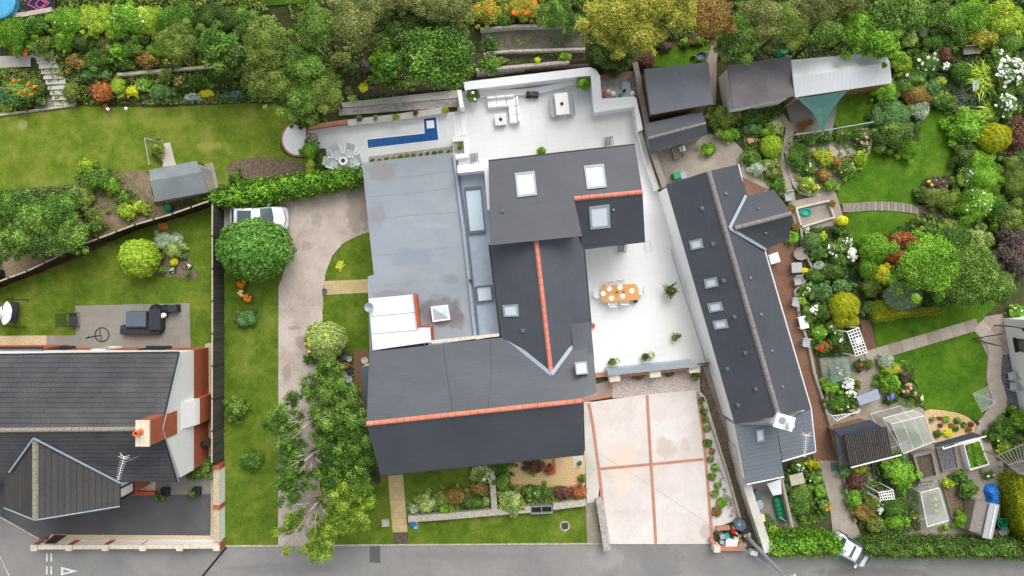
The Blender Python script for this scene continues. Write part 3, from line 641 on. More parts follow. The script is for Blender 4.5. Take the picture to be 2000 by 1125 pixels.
patch('front_gravel', [(978, 905), (1143, 880), (1143, 945), (1138, 958), (1000, 968), (985, 950)], 'pebble_gold', 6)
patch('shrub_bed', [(815, 985), (870, 958), (925, 955), (922, 925), (965, 915), (995, 905), (1000, 950), (1140, 950), (1145, 985), (965, 1003), (800, 1012)], 'soil_dark', 5)
patch('side_path', [(1144, 983), (1166, 980), (1178, 1064), (1147, 1064)], 'conc', 7)
patch('drive_edge_path', [(1140, 782), (1156, 785), (1172, 930), (1168, 982), (1146, 984), (1143, 890)], 'conc_light', 5)
patch('house_apron', [(1130, 760), (1192, 742), (1196, 775), (1130, 785)], 'slabs_pink', 5)
patch('pale_drive', [(1150, 786), (1265, 770), (1366, 762), (1375, 850), (1393, 1063), (1186, 1063), (1166, 920)], 'drive_white', 6)
for i, (a, b) in enumerate([([(1150, 788), (1158, 830), (1170, 920), (1178, 990), (1188, 1060)], 5.5), ([(1264, 772), (1271, 900), (1277, 990), (1281, 1062)], 5.5), ([(1168, 916), (1270, 907), (1374, 897)], 5), ([(1362, 764), (1374, 850), (1384, 960), (1391, 1060)], 5.5), ([(1132, 783), (1195, 772), (1191, 742)], 7)]):
    strip('brick_drive_band', a, b, 'brick_flat', z=.092 + .003 * i)
patch('pinkish_gravel', [(1188, 740), (1366, 722), (1368, 764), (1196, 778)], 'pebble_pink', 5)
patch('pale_gravel_bed', [(1367, 764), (1378, 776), (1400, 850), (1422, 920), (1446, 1012), (1400, 1030), (1393, 1040), (1377, 850)], 'pebble_white', 5)
patch('dirt_strip', [(1366, 715), (1385, 712), (1440, 880), (1500, 1070), (1455, 1068), (1444, 1010), (1400, 860), (1374, 780)], 'soil', 4)
patch('wall_foot_paving', [(1372, 715), (1392, 718), (1440, 870), (1430, 880)], 'conc', 5)
patch('road', [(-9000, 700), (-1000, 850), (-90, 965), (0, 1010), (76, 1053), (440, 1068), (1185, 1064), (1393, 1064), (1480, 1075), (2000, 1088), (3000, 1092), (12000, 1092), (12000, 1700), (-9000, 1700)], 'road', 3)
patch('road_patch', [(722, 1068), (742, 1066), (743, 1100), (722, 1098)], 'tarmac', 5)
strip('kerb', [(440, 1067), (700, 1065), (1185, 1062)], 3, 'stone', hgt=.1)
strip('kerb', [(-90, 962), (0, 1010), (76, 1053)], 2.5, 'stone', hgt=.1)
strip('kerb', [(-30, 1040), (0, 1088), (18, 1125), (40, 1190)], 2.5, 'stone', hgt=.1)
strip('bitumen_joint', [(443, 1068), (396, 1125), (370, 1160)], 4, 'bitumen', z=.056)
for y0 in (1081, 1106):
    for x0 in (91.5, 100): strip('road_marking', [(x0, y0), (x0, y0 + 16)], 3, 'line_white', z=.056)
m = M(); m.ring([P(119, 1107, .056), P(152, 1115.5, .056), P(119, 1124, .056)], [P(124, 1112, .056), P(138, 1115.5, .056), P(124, 1119, .056)], -.002, .002); tag(m.build('give_way_marking', MAT['line_white']), kind='structure')
# patios
patch('upper_patio', [(893, 205), (905, 178), (1155, 142), (1170, 215), (1243, 200), (1262, 290), (1300, 420), (1345, 570), (1388, 716), (1160, 738), (1130, 600), (900, 600)], 'patio', 2)
patch('lower_patio', [(601, 252), (650, 246), (880, 219), (906, 216), (912, 300), (907, 312), (708, 330), (640, 333), (636, 290), (601, 290)], 'patio', 3)
patch('wall_bottom_patio', [(1345, 570), (1388, 716), (1300, 724), (1290, 560)], 'patio_warm', 3)
# garden on the right
patch('pond_yard', [(1275, 296), (1385, 262), (1420, 262), (1450, 292), (1500, 345), (1505, 380), (1300, 365)], 'conc', 3)
patch('brick_yard', [(1448, 345), (1500, 370), (1470, 385), (1450, 385)], 'brick_path', 5)
patch('brick_side_path', [(1500, 470), (1548, 470), (1572, 600), (1592, 700), (1622, 840), (1645, 905), (1592, 908), (1575, 830), (1550, 700), (1520, 600), (1485, 480)], 'brick_path', 4)
patch('drive_path', [(1595, 900), (1640, 900), (1655, 980), (1690, 1068), (1630, 1072), (1620, 980)], 'conc', 5)
patch('side_yard', [(1455, 930), (1530, 920), (1560, 1030), (1500, 1040)], 'slabs', 3)
patch('sail_paving', [(1530, 190), (1640, 180), (1625, 262), (1560, 270), (1548, 250)], 'slabs', 3)
patch('garden_path', [(1500, 235), (1530, 222), (1552, 250), (1545, 290), (1530, 300), (1555, 395), (1540, 400), (1522, 320), (1530, 280), (1535, 250)], 'conc', 4)
patch('slab_terrace', [(1540, 395), (1632, 374), (1640, 400), (1652, 440), (1555, 450)], 'slabs_pink', 4)
patch('shed_lawn', [(1275, 130), (1268, 110), (1300, 98), (1378, 82), (1386, 122)], 'grass_deep', 3, 3)
patch('shed_path', [(1378, 128), (1392, 80), (1404, 70), (1400, 120), (1398, 205), (1388, 205)], 'slabs_pink', 4)
patch('sail_lawn', [(1615, 190), (1720, 168), (1745, 190), (1742, 230), (1700, 262), (1640, 250), (1625, 230)], 'grass_deep', 2, 4)
patch('main_right_lawn', [(1690, 250), (1745, 260), (1790, 295), (1795, 215), (1825, 200), (1860, 222), (1872, 250), (1866, 320), (1850, 345), (1800, 352), (1790, 402), (1720, 398), (1652, 404), (1636, 385), (1645, 350), (1690, 315)], 'grass_deep', 3, 3)
patch('tree_lawn', [(1652, 414), (1790, 414), (1770, 450), (1735, 470), (1700, 500), (1690, 590), (1672, 500)], 'grass_deep', 2, 3)
patch('strip_lawn', [(1700, 600), (1840, 590), (1965, 580), (1908, 632), (1712, 688)], 'grass_deep', 2)
patch('round_lawn', [(1718, 696), (1820, 664), (1902, 640), (1924, 668), (1932, 700), (1926, 740), (1934, 790), (1918, 822), (1870, 808), (1810, 804), (1795, 760), (1760, 712)], 'grass_deep', 3, 2)
patch('golden_gravel_bed', [(1806, 803), (1850, 803), (1885, 812), (1908, 832), (1905, 852), (1830, 868), (1818, 850)], 'pebble_gold', 4, 3)
patch('brick_garden_path', [(1680, 625), (1700, 625), (1712, 680), (1690, 690)], 'brick_path', 5)
pp = smooth([(1645, 406), (1665, 406), (1700, 403), (1745, 404), (1792, 410)], 7, False); m = M()
for i_, ((xa, ya), (xb, yb2)) in enumerate(zip(pp, pp[1:])):
    xb, yb2 = xa + (xb - xa) * .88, ya + (yb2 - ya) * .88; m.prism([P(xa, ya - 9, 0).xy, P(xb, yb2 - 9, 0).xy, P(xb, yb2 + 8.5, 0).xy, P(xa, ya + 8.5, 0).xy], .03, .09, i_ % 2)
tag(m.build('paver_path', [MAT['wood'], MAT['conc']]), kind='structure')
strip('brown_path', smooth([(1790, 411), (1830, 414), (1880, 420), (1930, 440), (1990, 475)], 5, False), 22, 'soil', z=.07)
def slabpath(name, pts, w, mats, z=.1, gap=.35):
    m = M(); rj = random.Random(3)
    for i_, (p, q) in enumerate(zip(pts, pts[1:])):
        dx, dy = q[0] - p[0], q[1] - p[1]; l = math.hypot(dx, dy); nx, ny = -dy / l * w / 2, dx / l * w / 2; g = gap / l; zz = z + rj.uniform(0, .012)
        a_, b_ = (p[0] + dx * g, p[1] + dy * g), (q[0] - dx * g * .2, q[1] - dy * g * .2)
        m.prism([P(a_[0] + nx, a_[1] + ny, 0).xy, P(b_[0] + nx, b_[1] + ny, 0).xy, P(b_[0] - nx, b_[1] - ny, 0).xy, P(a_[0] - nx, a_[1] - ny, 0).xy], .02, zz, i_ % len(mats))
    tag(m.build(name, [MAT[k] for k in mats]), kind='structure')
slabpath('slab_garden_path', [(1690, 698)] + [lerp_((1712, 691), (1908, 633), k / 8) for k in range(9)], 23, ['pathslab', 'pathslab', 'slabs_pink'])
strip('curved_path_base', smooth([(1908, 634), (1938, 668), (1943, 690), (1940, 740), (1953, 785), (1932, 818), (1916, 856), (1924, 880)], 5, False), 26, 'pathslab', z=.09)
slabpath('curved_path', [(1908, 634), (1926, 652), (1938, 668), (1943, 690), (1940, 715), (1940, 740), (1948, 765), (1953, 785), (1948, 803), (1932, 818), (1918, 832), (1916, 856), (1924, 880)], 26, ['pathslab'], z=.115, gap=.2)
patch('slate_bed', [(1955, 685), (1968, 690), (1992, 800), (1965, 800), (1955, 750)], 'slate_chip', 4)
patch('terrace_paving', [(1905, 640), (1925, 618), (1960, 612), (1975, 690), (1930, 700)], 'slabs_pink', 5)
patch('slate_garden', [(1820, 150), (1870, 140), (1900, 160), (1960, 165), (2030, 165), (2030, 190), (1930, 195), (1890, 225), (1870, 220), (1850, 190)], 'slate_chip', 2, 3)
patch('kitchen_garden_paving', [(1600, 700), (1715, 690), (1735, 760), (1805, 800), (1820, 860), (1920, 850), (1960, 905), (1950, 1045), (1700, 1048), (1660, 960), (1625, 850)], 'conc', 2)
# garden beds as solid soil patches
patch('rose_bed_soil', [(1545, 275), (1620, 268), (1695, 250), (1698, 300), (1650, 350), (1625, 376), (1560, 378), (1535, 310)], 'pebble_pink', 3, 3)
patch('left_terrace_soil', [(-90, 100), (60, 100), (100, 150), (100, 205), (-90, 222)], 'soil', 1)

# ---------------------------------------------------------------- building helper
def wallbody(name, parent, slopes, mat, inset=.3, drop=.14, cen=None):
    "solid walls under the roof slopes, running down to the ground"
    allp = [Vector(p) for s_ in slopes for p in s_]
    cen = cen or Vector((sum(p.x for p in allp) / len(allp), sum(p.y for p in allp) / len(allp), 0))
    m = M()
    for s_ in slopes:
        q = []
        for p in s_:
            p = Vector(p); dd = Vector((cen.x - p.x, cen.y - p.y, 0)); l = dd.length
            if l > .01: dd = dd / l * min(inset * 1.3, l * .5)
            x, y = p.x + dd.x, p.y + dd.y; q.append((x, y, under(s_, x, y) - drop))
        m.slab(q, bottom=-.1)
    return m.build(name, MAT[mat], parent)
def band(m, pts, w, t=.03, mi=0):
    "flat strip lying along 3-D points, width w metres"
    for a, b in zip(pts, pts[1:]):
        a, b = Vector(a), Vector(b); s_ = (b - a).cross(Vector((0, 0, 1))).normalized() * w / 2
        m.slab([a - s_, b - s_, b + s_, a + s_], t, mi)
def ridge(parent, a, b, mat, name='ridge_tiles', w=.31, step=.46, rise=.11):
    a, b = Vector(a), Vector(b); L = (b - a).length; n = max(1, round(L / step)); u = (b - a) / L; s_ = u.cross(Vector((0, 0, 1))).normalized(); m = M()
    for i in range(n):
        p, q = a + u * (L * i / n + .008), a + u * (L * (i + 1) / n - .012); up = Vector((0, 0, rise)); lo = Vector((0, 0, .06))
        e = .012 * (i % 2)
        sec = lambda c: [c - s_ * (w / 2) - lo, c - s_ * w * .28 + up * (.75 + e), c + up * (1 + e), c + s_ * w * .28 + up * (.75 + e), c + s_ * (w / 2) - lo]
        A, B = sec(p), sec(q); m.add(A + B, [[k, k + 1, 6 + k, 5 + k] for k in range(4)] + [[0, 1, 2, 3, 4], [9, 8, 7, 6, 5], [4, 0, 5, 9]])
    return m.build(name, MAT[mat], parent)
def lerp(a, b, t): return (a[0] + (b[0] - a[0]) * t, a[1] + (b[1] - a[1]) * t)
def skylight(parent, pl, quad, fr='frame_grey', gl='glass', bw=.16, name='skylight', up=.09, blind=None):
    "quad: four photo pixels of the outer frame on roof plane pl"
    c = (sum(q[0] for q in quad) / 4, sum(q[1] for q in quad) / 4); q0 = [on(pl, x, y) for x, y in quad]; size = (q0[0] - q0[1]).length; size2 = (q0[1] - q0[2]).length
    k1 = bw * 2 / ((size + size2) / 2); qi = [lerp(q, c, k1) for q in quad]
    m = M(); m.ring([on(pl, *q) for q in quad], [on(pl, *q) for q in qi], -.02, up); f = m.build(name, MAT[fr], parent)
    g = M(); g.sheet([on(pl, *q, up * .55) for q in qi]); g.build('pane', MAT[gl], f)
    return f
def vent(parent, pl, px, py, ang, mat='frame_dark', s=.26):
    p = on(pl, px, py, .04); m = M(); m.box(p, (s, s, .1), ang); m.box((p.x, p.y, p.z + .07), (s * .8, s * .55, .06), ang); return m.build('roof_vent', MAT[mat], parent)
def gutter(parent, pts, mat='dark', r=.06):
    m = M(); m.tube(pts, r, 6); return m.build('gutter', MAT[mat], parent)
def window(parent, a, b, z0, z1, out, frame='white', pane='glass_dark', proud=.03, bars=1, name='window'):
    "a,b ground points (x,y) of the opening on the wall; out = outward unit normal"
    a, b, o = Vector((a[0], a[1], 0)), Vector((b[0], b[1], 0)), Vector((out[0], out[1], 0)); u = (b - a).normalized(); w = (b - a).length
    ang = math.atan2(u.y, u.x); c = (a + b) / 2 + o * proud; m = M(); t = .07
    for dx in (-w / 2 + t / 2, w / 2 - t / 2): m.box(c + u * dx + Vector((0, 0, (z0 + z1) / 2)), (t, .1, z1 - z0), ang)
    for k in range(1, bars + 1): m.box(c + u * (-w / 2 + w * k / (bars + 1)) + Vector((0, 0, (z0 + z1) / 2)), (t * .7, .08, z1 - z0 - 2 * t), ang)
    for z in (z0 + t / 2, z1 - t / 2): m.box(c + Vector((0, 0, z)), (w - 2 * t, .1, t), ang)
    m.box(c + o * .06 + Vector((0, 0, z0 - .04)), (w + .16, .22, .06), ang)
    f = m.build(name, MAT[frame], parent); g = M(); g.box(c + Vector((0, 0, (z0 + z1) / 2)), (w - t, .03, z1 - z0 - t), ang); g.build('pane', MAT[pane], f); return f

# ---------------------------------------------------------------- main house
RZ = 7.5; EZ = 5.0
A_rw, A_re = P(716, 828, RZ), P(1137, 783, RZ)
A_nw = P(721, 687, EZ); A_ne = Vector((P(1152, 641, EZ).x, P(1152, 641, EZ).y, EZ))
A_sw, A_se = P(743, 928, EZ), P(1141, 886, EZ)
house = thing('house', 'large house with dark slate roofs and pinkish red ridge tiles beside the white patio', 'house', P(960, 600, 0))
slN = [A_nw, A_rw, A_re, A_ne]; slS = [A_rw, A_sw, A_se, A_re]
m = M(); m.slab(slN, .14); m.slab(slS, .14); m.build('roof', MAT['slate'], house)
C_n, C_s = P(1047, 470, 6.4), P(1076, 727, 6.4)
C_lw0, C_lw1 = P(957, 478, 5.0), P(979, 655, 5.0)
C_re0, C_re1 = P(1137, 460, 5.0), P(1153, 634, 5.0)
uS = (C_s - C_n); uS = uS / uS.length
slCW = [C_n, C_lw0, Vector((*(C_lw1 + uS * 3.2).xy, 5.0)), Vector((*(C_s).xy, 6.4))]
slCE = [C_n, Vector((*(C_s).xy, 6.4)), Vector((*(C_re1 + uS * 2.2).xy, 5.0)), C_re0]
m = M(); m.slab([slCW[0], slCW[1], C_lw1, slCW[2], slCW[3]], .12); m.slab(slCE, .12); m.build('roof', MAT['slate2'], house)
# wide part to the north west and the gable to the north east
def wplane(px, py, h): return P(px, py, h)
NW_n0, NW_n1 = P(954, 315, 5), P(1240, 283, 5)
N_r0, N_r1 = P(1121, 388, 6.1), P(1255, 375, 6.1)
W_s0, W_s1 = P(958, 479, 6.9), P(1137, 461, 6.9)
plNW = [NW_n0, NW_n1, N_r0]
W_s0 = on(plNW, 958, 479); W_s1 = on(plNW, 1137, 461); N_r1 = on(plNW, 1255, 375); N_r0 = on(plNW, 1121, 388)
slNW = [NW_n0, W_s0, W_s1, N_r0, N_r1, NW_n1]
N_s0, N_s1 = P(1138, 484, 5), P(1260, 470, 5)
slNS = [N_r0, N_s0, N_s1, N_r1]
m = M(); m.slab(slNW, .14); m.slab(slNS, .12); m.build('roof', MAT['slate_dark'], house)
wallbody('wall', house, [slN, slS], 'render'); wallbody('wall', house, [slCW, slCE], 'render')
wallbody('wall', house, [[NW_n0, W_s0, W_s1, N_r0]], 'render'); wallbody('wall', house, [[N_r0, N_r1, NW_n1], slNS], 'render', cen=P(1190, 385, 5))
# raised eaves piece at the east end
dm = [P(1115, 633, 5.62), P(1152, 628, 5.45), P(1159, 692, 5.75), P(1120, 690, 5.78)]
ex = [P(1118, 672, 5.7), P(1158, 690, 5.72), P(1166, 766, 6.9), P(1136, 778, 7.3)]
m = M(); m.slab(dm, .5); m.slab([P(1119, 688, 5.76), P(1159, 690, 5.73), P(1166, 766, 6.9), P(1134, 779, 7.25)], .3); m.build('dormer_roof', MAT['slate'], house)
m = M(); m.prism([p.xy for p in (P(1120, 640, 5.5), P(1150, 636, 5.5), P(1163, 762, 6.8), P(1134, 770, 7))], 0, 5.2); m.build('wall', MAT['render'], house)
RDG = 'ridge_red'
ridge(house, A_rw + Vector((0, 0, .03)), A_re + Vector((0, 0, .03)), RDG); ridge(house, C_n + Vector((0, 0, .03)), C_s + Vector((0, 0, .03)), RDG); ridge(house, N_r0 + Vector((0, 0, .03)), N_r1 + Vector((0, 0, .03)), RDG)
v0, v1, v2 = (980, 652), (1077, 731), (1119, 674)
for a, b in ((v0, v1), (v1, v2)):
    m = M(); band(m, [on(slN, *lerp(a, b, k / 4), .09) for k in range(5)], .24, .05); m.build('valley_flashing', MAT['lead'], house)
gutter(house, [A_sw + Vector((0, -.05, -.06)), A_se + Vector((0, -.05, -.06))]); gutter(house, [NW_n0 + Vector((0, .05, -.06)), NW_n1 + Vector((0, .05, -.06))]); gutter(house, [N_s0 + Vector((0, -.05, -.06)), N_s1 + Vector((0, -.05, -.06))])
gutter(house, [C_re0 + Vector((.05, 0, -.06)), C_re1 + Vector((.05, 0, -.06))]); gutter(house, [C_lw0 + Vector((-.05, 0, -.06)), C_lw1 + Vector((-.05, 0, -.06))])
skylight(house, plNW, [(1005, 338), (1044, 334), (1049, 381), (1010, 386)]); skylight(house, plNW, [(1140, 324), (1179, 320), (1185, 366), (1146, 370)]); skylight(house, slNS, [(1150, 404), (1190, 399), (1192, 445), (1153, 449)])
skylight(house, slCW, [(981, 596), (1012, 594), (1014, 618), (984, 619)], bw=.12); skylight(house, dm[0:1] + [ex[1], ex[2]], [(1122, 707), (1146, 705), (1149, 730), (1125, 732)], bw=.1)
for a, b, c in ((plNW, 981, 413), (slCW, 1021, 646)): vent(house, a, b, c, .1)
vent(house, slNS, 1198, 410, .1, 'lead', .12)
for x0, y0, x1, y1, x2, y2 in ((866, 668, 868, 700, 885, 807), (957, 656, 960, 720, 953, 800)):
    m = M(); band(m, [on(slN, x0, y0, .012), on(slN, x1, y1, .012), on(slN, x2, y2, .012)], .025, .01); m.build('cable', MAT['dark'], house)
# flat roofs of the west part
def flatpart(name, poly, h, mat, wall='render', th=.16, par=house, drop=0):
    m = M(); m.prism([P(x, y, h).xy for x, y in poly], h - th, h); r = m.build(name, MAT[mat], par)
    c = P(sum(p[0] for p in poly) / len(poly), sum(p[1] for p in poly) / len(poly), h)
    m = M(); m.prism([(c + (P(x, y, h) - c) * .985).xy for x, y in poly], drop, h - th); m.build('wall', MAT[wall], par); return r
FG = [(707, 318), (884, 298), (930, 655), (905, 660), (843, 668), (722, 684), (719, 580), (730, 537)]
FG = [(707, 318), (884, 298), (917, 570), (928, 662), (722, 692), (718, 540), (730, 536)]
fr = flatpart('flat_roof', FG, 3.0, 'flat_grey')
flatpart('flat_roof', [(889, 330), (948, 318), (962, 408), (975, 655), (930, 664), (918, 560)], 3.15, 'flat_blue')
flatpart('flat_roof', [(720, 583), (808, 575), (815, 640), (840, 640), (842, 668), (728, 684)], 5.1, 'flat_white', 'brick')
flatpart('porch_roof', [(705, 716), (722, 714), (720, 800), (714, 800)], 2.6, 'frame_dark')
F3z = 3.02
def fl(px, py, z=F3z): return P(px, py, z)
for sh, mt, w in ((0, 'lead', .16), (7, 'frame_dark', .12)):
    m = M(); band(m, [fl(886 + sh, 302 + sh * 2, 3.3), fl(905 + sh, 450, 3.3), fl(928 + sh, 658, 3.3)], w, .32); m.build('parapet', MAT[mt], house)
m = M(); m.ring([P(887, 299, 3.1).xy + Vector((0, .01)), P(884, 298, 3.1).xy], [P(887, 299, 3.1).xy, P(884, 298, 3.1).xy], 3, 3.1)
for q, z in (([(893, 323), (944, 319), (946, 333), (894, 338)], 4.3), ([(944, 319), (953, 318), (964, 408), (952, 410), (946, 333)], 4.32)):
    m = M(); m.prism([P(x, y, z).xy for x, y in q], 3.1, z); m.build('white_parapet', MAT['render'], house)
flp = [P(900, 300, 3.17), P(1000, 300, 3.17), P(900, 600, 3.17)]
skylight(house, flp, [(907, 367), (940, 364), (949, 455), (917, 458)], 'frame_dark', 'glass_blue', .14, up=.2, name='roof_lantern')
skylight(house, flp, [(928, 559), (961, 556), (965, 588), (932, 592)], 'frame_dark', 'glass', .12, up=.2)
flg = [P(700, 300, 3.02), P(900, 300, 3.02), P(700, 600, 3.02)]
f = skylight(house, flg, [(842, 599), (875, 595), (880, 624), (846, 629)], 'white', 'glass_blue', .12, up=.3)
m = M(); q = [fl(x, y, 3.3) for x, y in ((846, 602), (873, 599), (876, 621), (849, 625))]; ap = fl(861, 611, 3.55); m.add(q + [ap], [[0, 1, 4], [1, 2, 4], [2, 3, 4], [3, 0, 4], [3, 2, 1, 0]]); m.build('dome', MAT['glass_blue'], f)
for pts in ([(714, 385), (800, 377), (890, 366)], [(722, 430), (800, 420), (898, 414)], [(726, 500), (800, 492), (905, 480)], [(712, 350), (800, 345), (887, 333)], [(730, 560), (820, 550), (915, 542)]):
    m = M(); band(m, [fl(x, y, 3.012) for x, y in pts], .035, .008); m.build('membrane_seam', MAT['frame_grey'], fr)
for pts in ([(724, 618), (812, 610)], [(726, 652), (815, 645)]):
    m = M(); band(m, [P(x, y, 5.115) for x, y in pts], .03, .008); m.build('membrane_seam', MAT['frame_grey'], house)
m = M(); m.prism([P(x, y, 5.25).xy for x, y in ((807, 573), (812, 572), (820, 636), (815, 641))], 5.0, 5.28); m.build('parapet', MAT['brick'], house)
m = M(); m.ring([P(x, y, 0).xy for x, y in ((820, 636), (846, 634), (851, 668), (842, 669))], [P(x, y, 0).xy for x, y in ((822, 640), (843, 638), (847, 667), (843, 667))], 3.0, 3.35); m.build('white_parapet', MAT['white'], house)
m = M(); band(m, [P(842, 668, 5.02), P(975, 654, 5.02)], .2, .12); m.build('abutment', MAT['cream'], house)
for x, y in ((885, 568),): pass
m = M(); p = fl(891 + 28, 548, 3.2); m.lathe(p, [(.07, 0), (.07, .25), (.1, .27), (.1, .33)], 10); m.build('vent_pipe', MAT['dark'], house)
# openings seen only from the side
un = Vector((math.cos(HA), math.sin(HA), 0)); nn_ = Vector((-math.sin(HA), math.cos(HA), 0))
for t0, t1, z0, z1 in ((.1, .25, .05, 2.2), (.4, .75, .05, 2.2)):
    a, b = NW_n0.lerp(NW_n1, t0) - nn_ * .15, NW_n0.lerp(NW_n1, t1) - nn_ * .15; window(house, b, a, z0, z1, nn_, 'frame_dark', bars=2)
for t0, t1, z0, z1 in ((.15, .28, 1, 2.2), (.45, .55, .05, 2.1), (.7, .85, 1, 2.2), (.2, .3, 3.3, 4.3), (.6, .75, 3.3, 4.3)):
    a, b = A_sw.lerp(A_se, t0) + nn_ * .15, A_sw.lerp(A_se, t1) + nn_ * .15; window(house, a, b, z0, z1, -nn_, 'white')

# satellite dish on the low roof edge
t = thing('satellite_dish', 'small grey satellite dish at the corner of the white flat roof', 'satellite dish', P(721, 600, 5.3))
m = M(); m.lathe((0, 0, 0), [(.02, -.02), (.2, .06), (.3, .14), (.29, .15), (.02, .02)], 20); m.build('dish', MAT['frame_grey'], t, local=True); m = M(); m.tube([(0, 0, 0), (-.1, 0, -.4)], .025); m.tube([(0, -.2, .06), (0, 0, .35)], .015); m.build('arm', MAT['metal'], t, local=True)

# ---------------------------------------------------------------- long house on the east
EZ2, RZ2 = 2.9, 4.7
L_n, L_s = P(1384, 334, RZ2), P(1521, 812, RZ2)
Lw0, Lw1 = P(1301, 361, EZ2), P(1436, 829, EZ2)
Le0, Le1 = P(1442, 321, EZ2), P(1584, 797, EZ2)
lh = thing('long_house', 'long narrow white walled house under a dark slate gable roof', 'house', P(1440, 600, 0))
slLW = [L_n, Lw0, Lw1, L_s]; slLE = [L_n, L_s, Le1, Le0]
m = M(); m.slab(slLW, .12); m.slab(slLE, .12); m.build('roof', MAT['slate3'], lh)
wallbody('wall', lh, [slLW, slLE], 'render', inset=.12, cen=P(1440, 590, 3))
X_w, X_e = P(1426, 446, 4.5), P(1546, 417, 4.5)
xn0, xn1, xs0, xs1 = P(1457, 384, 3.0), P(1511, 370, 3.0), P(1494, 488, 3.0), P(1542, 467, 3.0)
slXN = [X_w, X_e, xn1, xn0]; slXS = [X_w, xs0, xs1, X_e]
m = M(); m.slab([X_w, X_e, P(1543, 412, 4.4), xn1, xn0], .12); m.slab(slXS, .12); m.build('roof', MAT['slate3'], lh); wallbody('wall', lh, [slXN, slXS], 'render', inset=.12, cen=P(1490, 430, 3))
ridge(lh, L_n, L_s, 'ridge_grey', w=.36); ridge(lh, X_w + Vector((.3, 0, .02)), X_e, 'ridge_grey', w=.32)
for a, b in (((1456, 382), (1424, 446)), ((1424, 446), (1496, 488))):
    m = M(); band(m, [on(slLE, *lerp(a, b, k / 3), .12) for k in range(4)], .2, .05); m.build('valley_flashing', MAT['lead'], lh)
for q in ([(1345, 471), (1370, 465), (1374, 484), (1349, 489)], [(1374, 546), (1399, 541), (1403, 559), (1377, 564)], [(1380, 593), (1408, 589), (1413, 606), (1385, 611)], [(1391, 627), (1418, 623), (1423, 640), (1395, 644)]): skylight(lh, slLW, q, bw=.13)
for x, y in ((1371, 407), (1392, 477), (1413, 548), (1434, 619), (1455, 689), (1476, 760), (1420, 720), (1441, 791)): vent(lh, slLW, x, y, .3)
for x, y in ((1417, 378), (1465, 543), (1486, 614), (1507, 685), (1528, 755)): vent(lh, slLE, x, y, .3, 'ridge_grey', .18)
for x, y in ((1481, 408),): vent(lh, slXN, x, y, .3, 'ridge_grey', .16)
for x, y in ((1495, 455),): vent(lh, slXS, x, y, .3, 'ridge_grey', .16)
lowR = [P(1436, 830, 2.85), P(1458, 945, 2.5), P(1531, 930, 2.5), P(1528, 900, 2.6), P(1593, 881, 2.6), P(1583, 800, 2.85)]
m = M(); m.slab([P(1436, 830, 2.85), P(1458, 945, 2.5), P(1531, 930, 2.5), P(1516, 832, 2.85)], .12); m.slab([P(1516, 831, 2.86), P(1529, 899, 2.62), P(1593, 881, 2.62), P(1583, 798, 2.86)], .12); m.build('annex_roof', MAT['ali'], lh)
m = M(); m.prism([P(x, y, 2.6).xy for x, y in ((1439, 832), (1460, 940), (1528, 926), (1526, 896), (1588, 878), (1580, 805))], -.1, 2.5); m.build('annex_wall', MAT['render'], lh)
skylight(lh, [lowR[0], lowR[1], P(1531, 930, 2.5)], [(1476, 839), (1491, 837), (1493, 861), (1478, 864)], bw=.08)
m = M(); m.tube([lowR[4] + Vector((0, -.05, -.04)), lowR[3] + Vector((0, -.05, -.04))], .06, 6); m.tube([P(1531, 931, 2.45), P(1458, 946, 2.45)], .06, 6); m.tube([P(1584, 797, 2.86), P(1593, 881, 2.58)], .05, 6); m.tube([Le0, P(1456, 383, 2.9)], .05, 6); m.tube([P(1494, 490, 2.9), Le1], .05, 6); m.build('gutter', MAT['white'], lh)
# chimney with round pot
m = M(); p = P(1531, 824, 5.1); m.box((p.x, p.y, 3.9), (.95, .8, 2.4), -.28); m.box((p.x, p.y, 5.15), (1.25, .95, .14), -.28)
ch = m.build('chimney', MAT['white'], lh); m = M(); m.lathe((p.x + .25, p.y - .12, 5.2), [(.2, 0), (.17, .45), (.2, .46), (.2, .52), (.02, .53)], 14); m.build('chimney_pot', MAT['white'], ch); m = M(); m.lathe((p.x - .15, p.y + .1, 5.2), [(.26, .005), (.24, .03)], 14); m.build('flue_cover', MAT['frame_grey'], ch)
# TV aerials
def aerial(px, py, h, base, ang, label, L=1.5):
    t = thing('television_aerial', label, 'aerial', P(px, py, base)); m = M(); hh = h - base; m.tube([(0, 0, 0), (0, 0, hh)], .02, 6); m.build('mast', MAT['metal'], t, local=True)
    m = M(); u = Vector((math.cos(ang), math.sin(ang), 0)); v = Vector((-u.y, u.x, 0)); c = Vector((0, 0, hh)); m.tube([c - u * L * .3, c + u * L * .7], .018, 5)
    for k in range(10): q = c + u * (L * (-.2 + .095 * k)); m.tube([q - v * (.22 - .01 * k), q + v * (.22 - .01 * k)], .01, 4)
    q = c - u * L * .27
    for s_ in (-1, 1): m.tube([q - v * .3 + Vector((0, 0, s_ * .12)), q + v * .3 + Vector((0, 0, s_ * .12))], .014, 4); m.tube([q, q + v * .3 * s_ - u * .2], .014, 4)
    m.build('antenna', MAT['white'], t, local=True)
aerial(1551, 850, 4.6, 2.7, R(-95), 'white aerial on the grey annex roof of the long house'); aerial(273, 890, 7.6, 5.6, R(-105), 'white aerial on the tiled roof below the brick chimney')

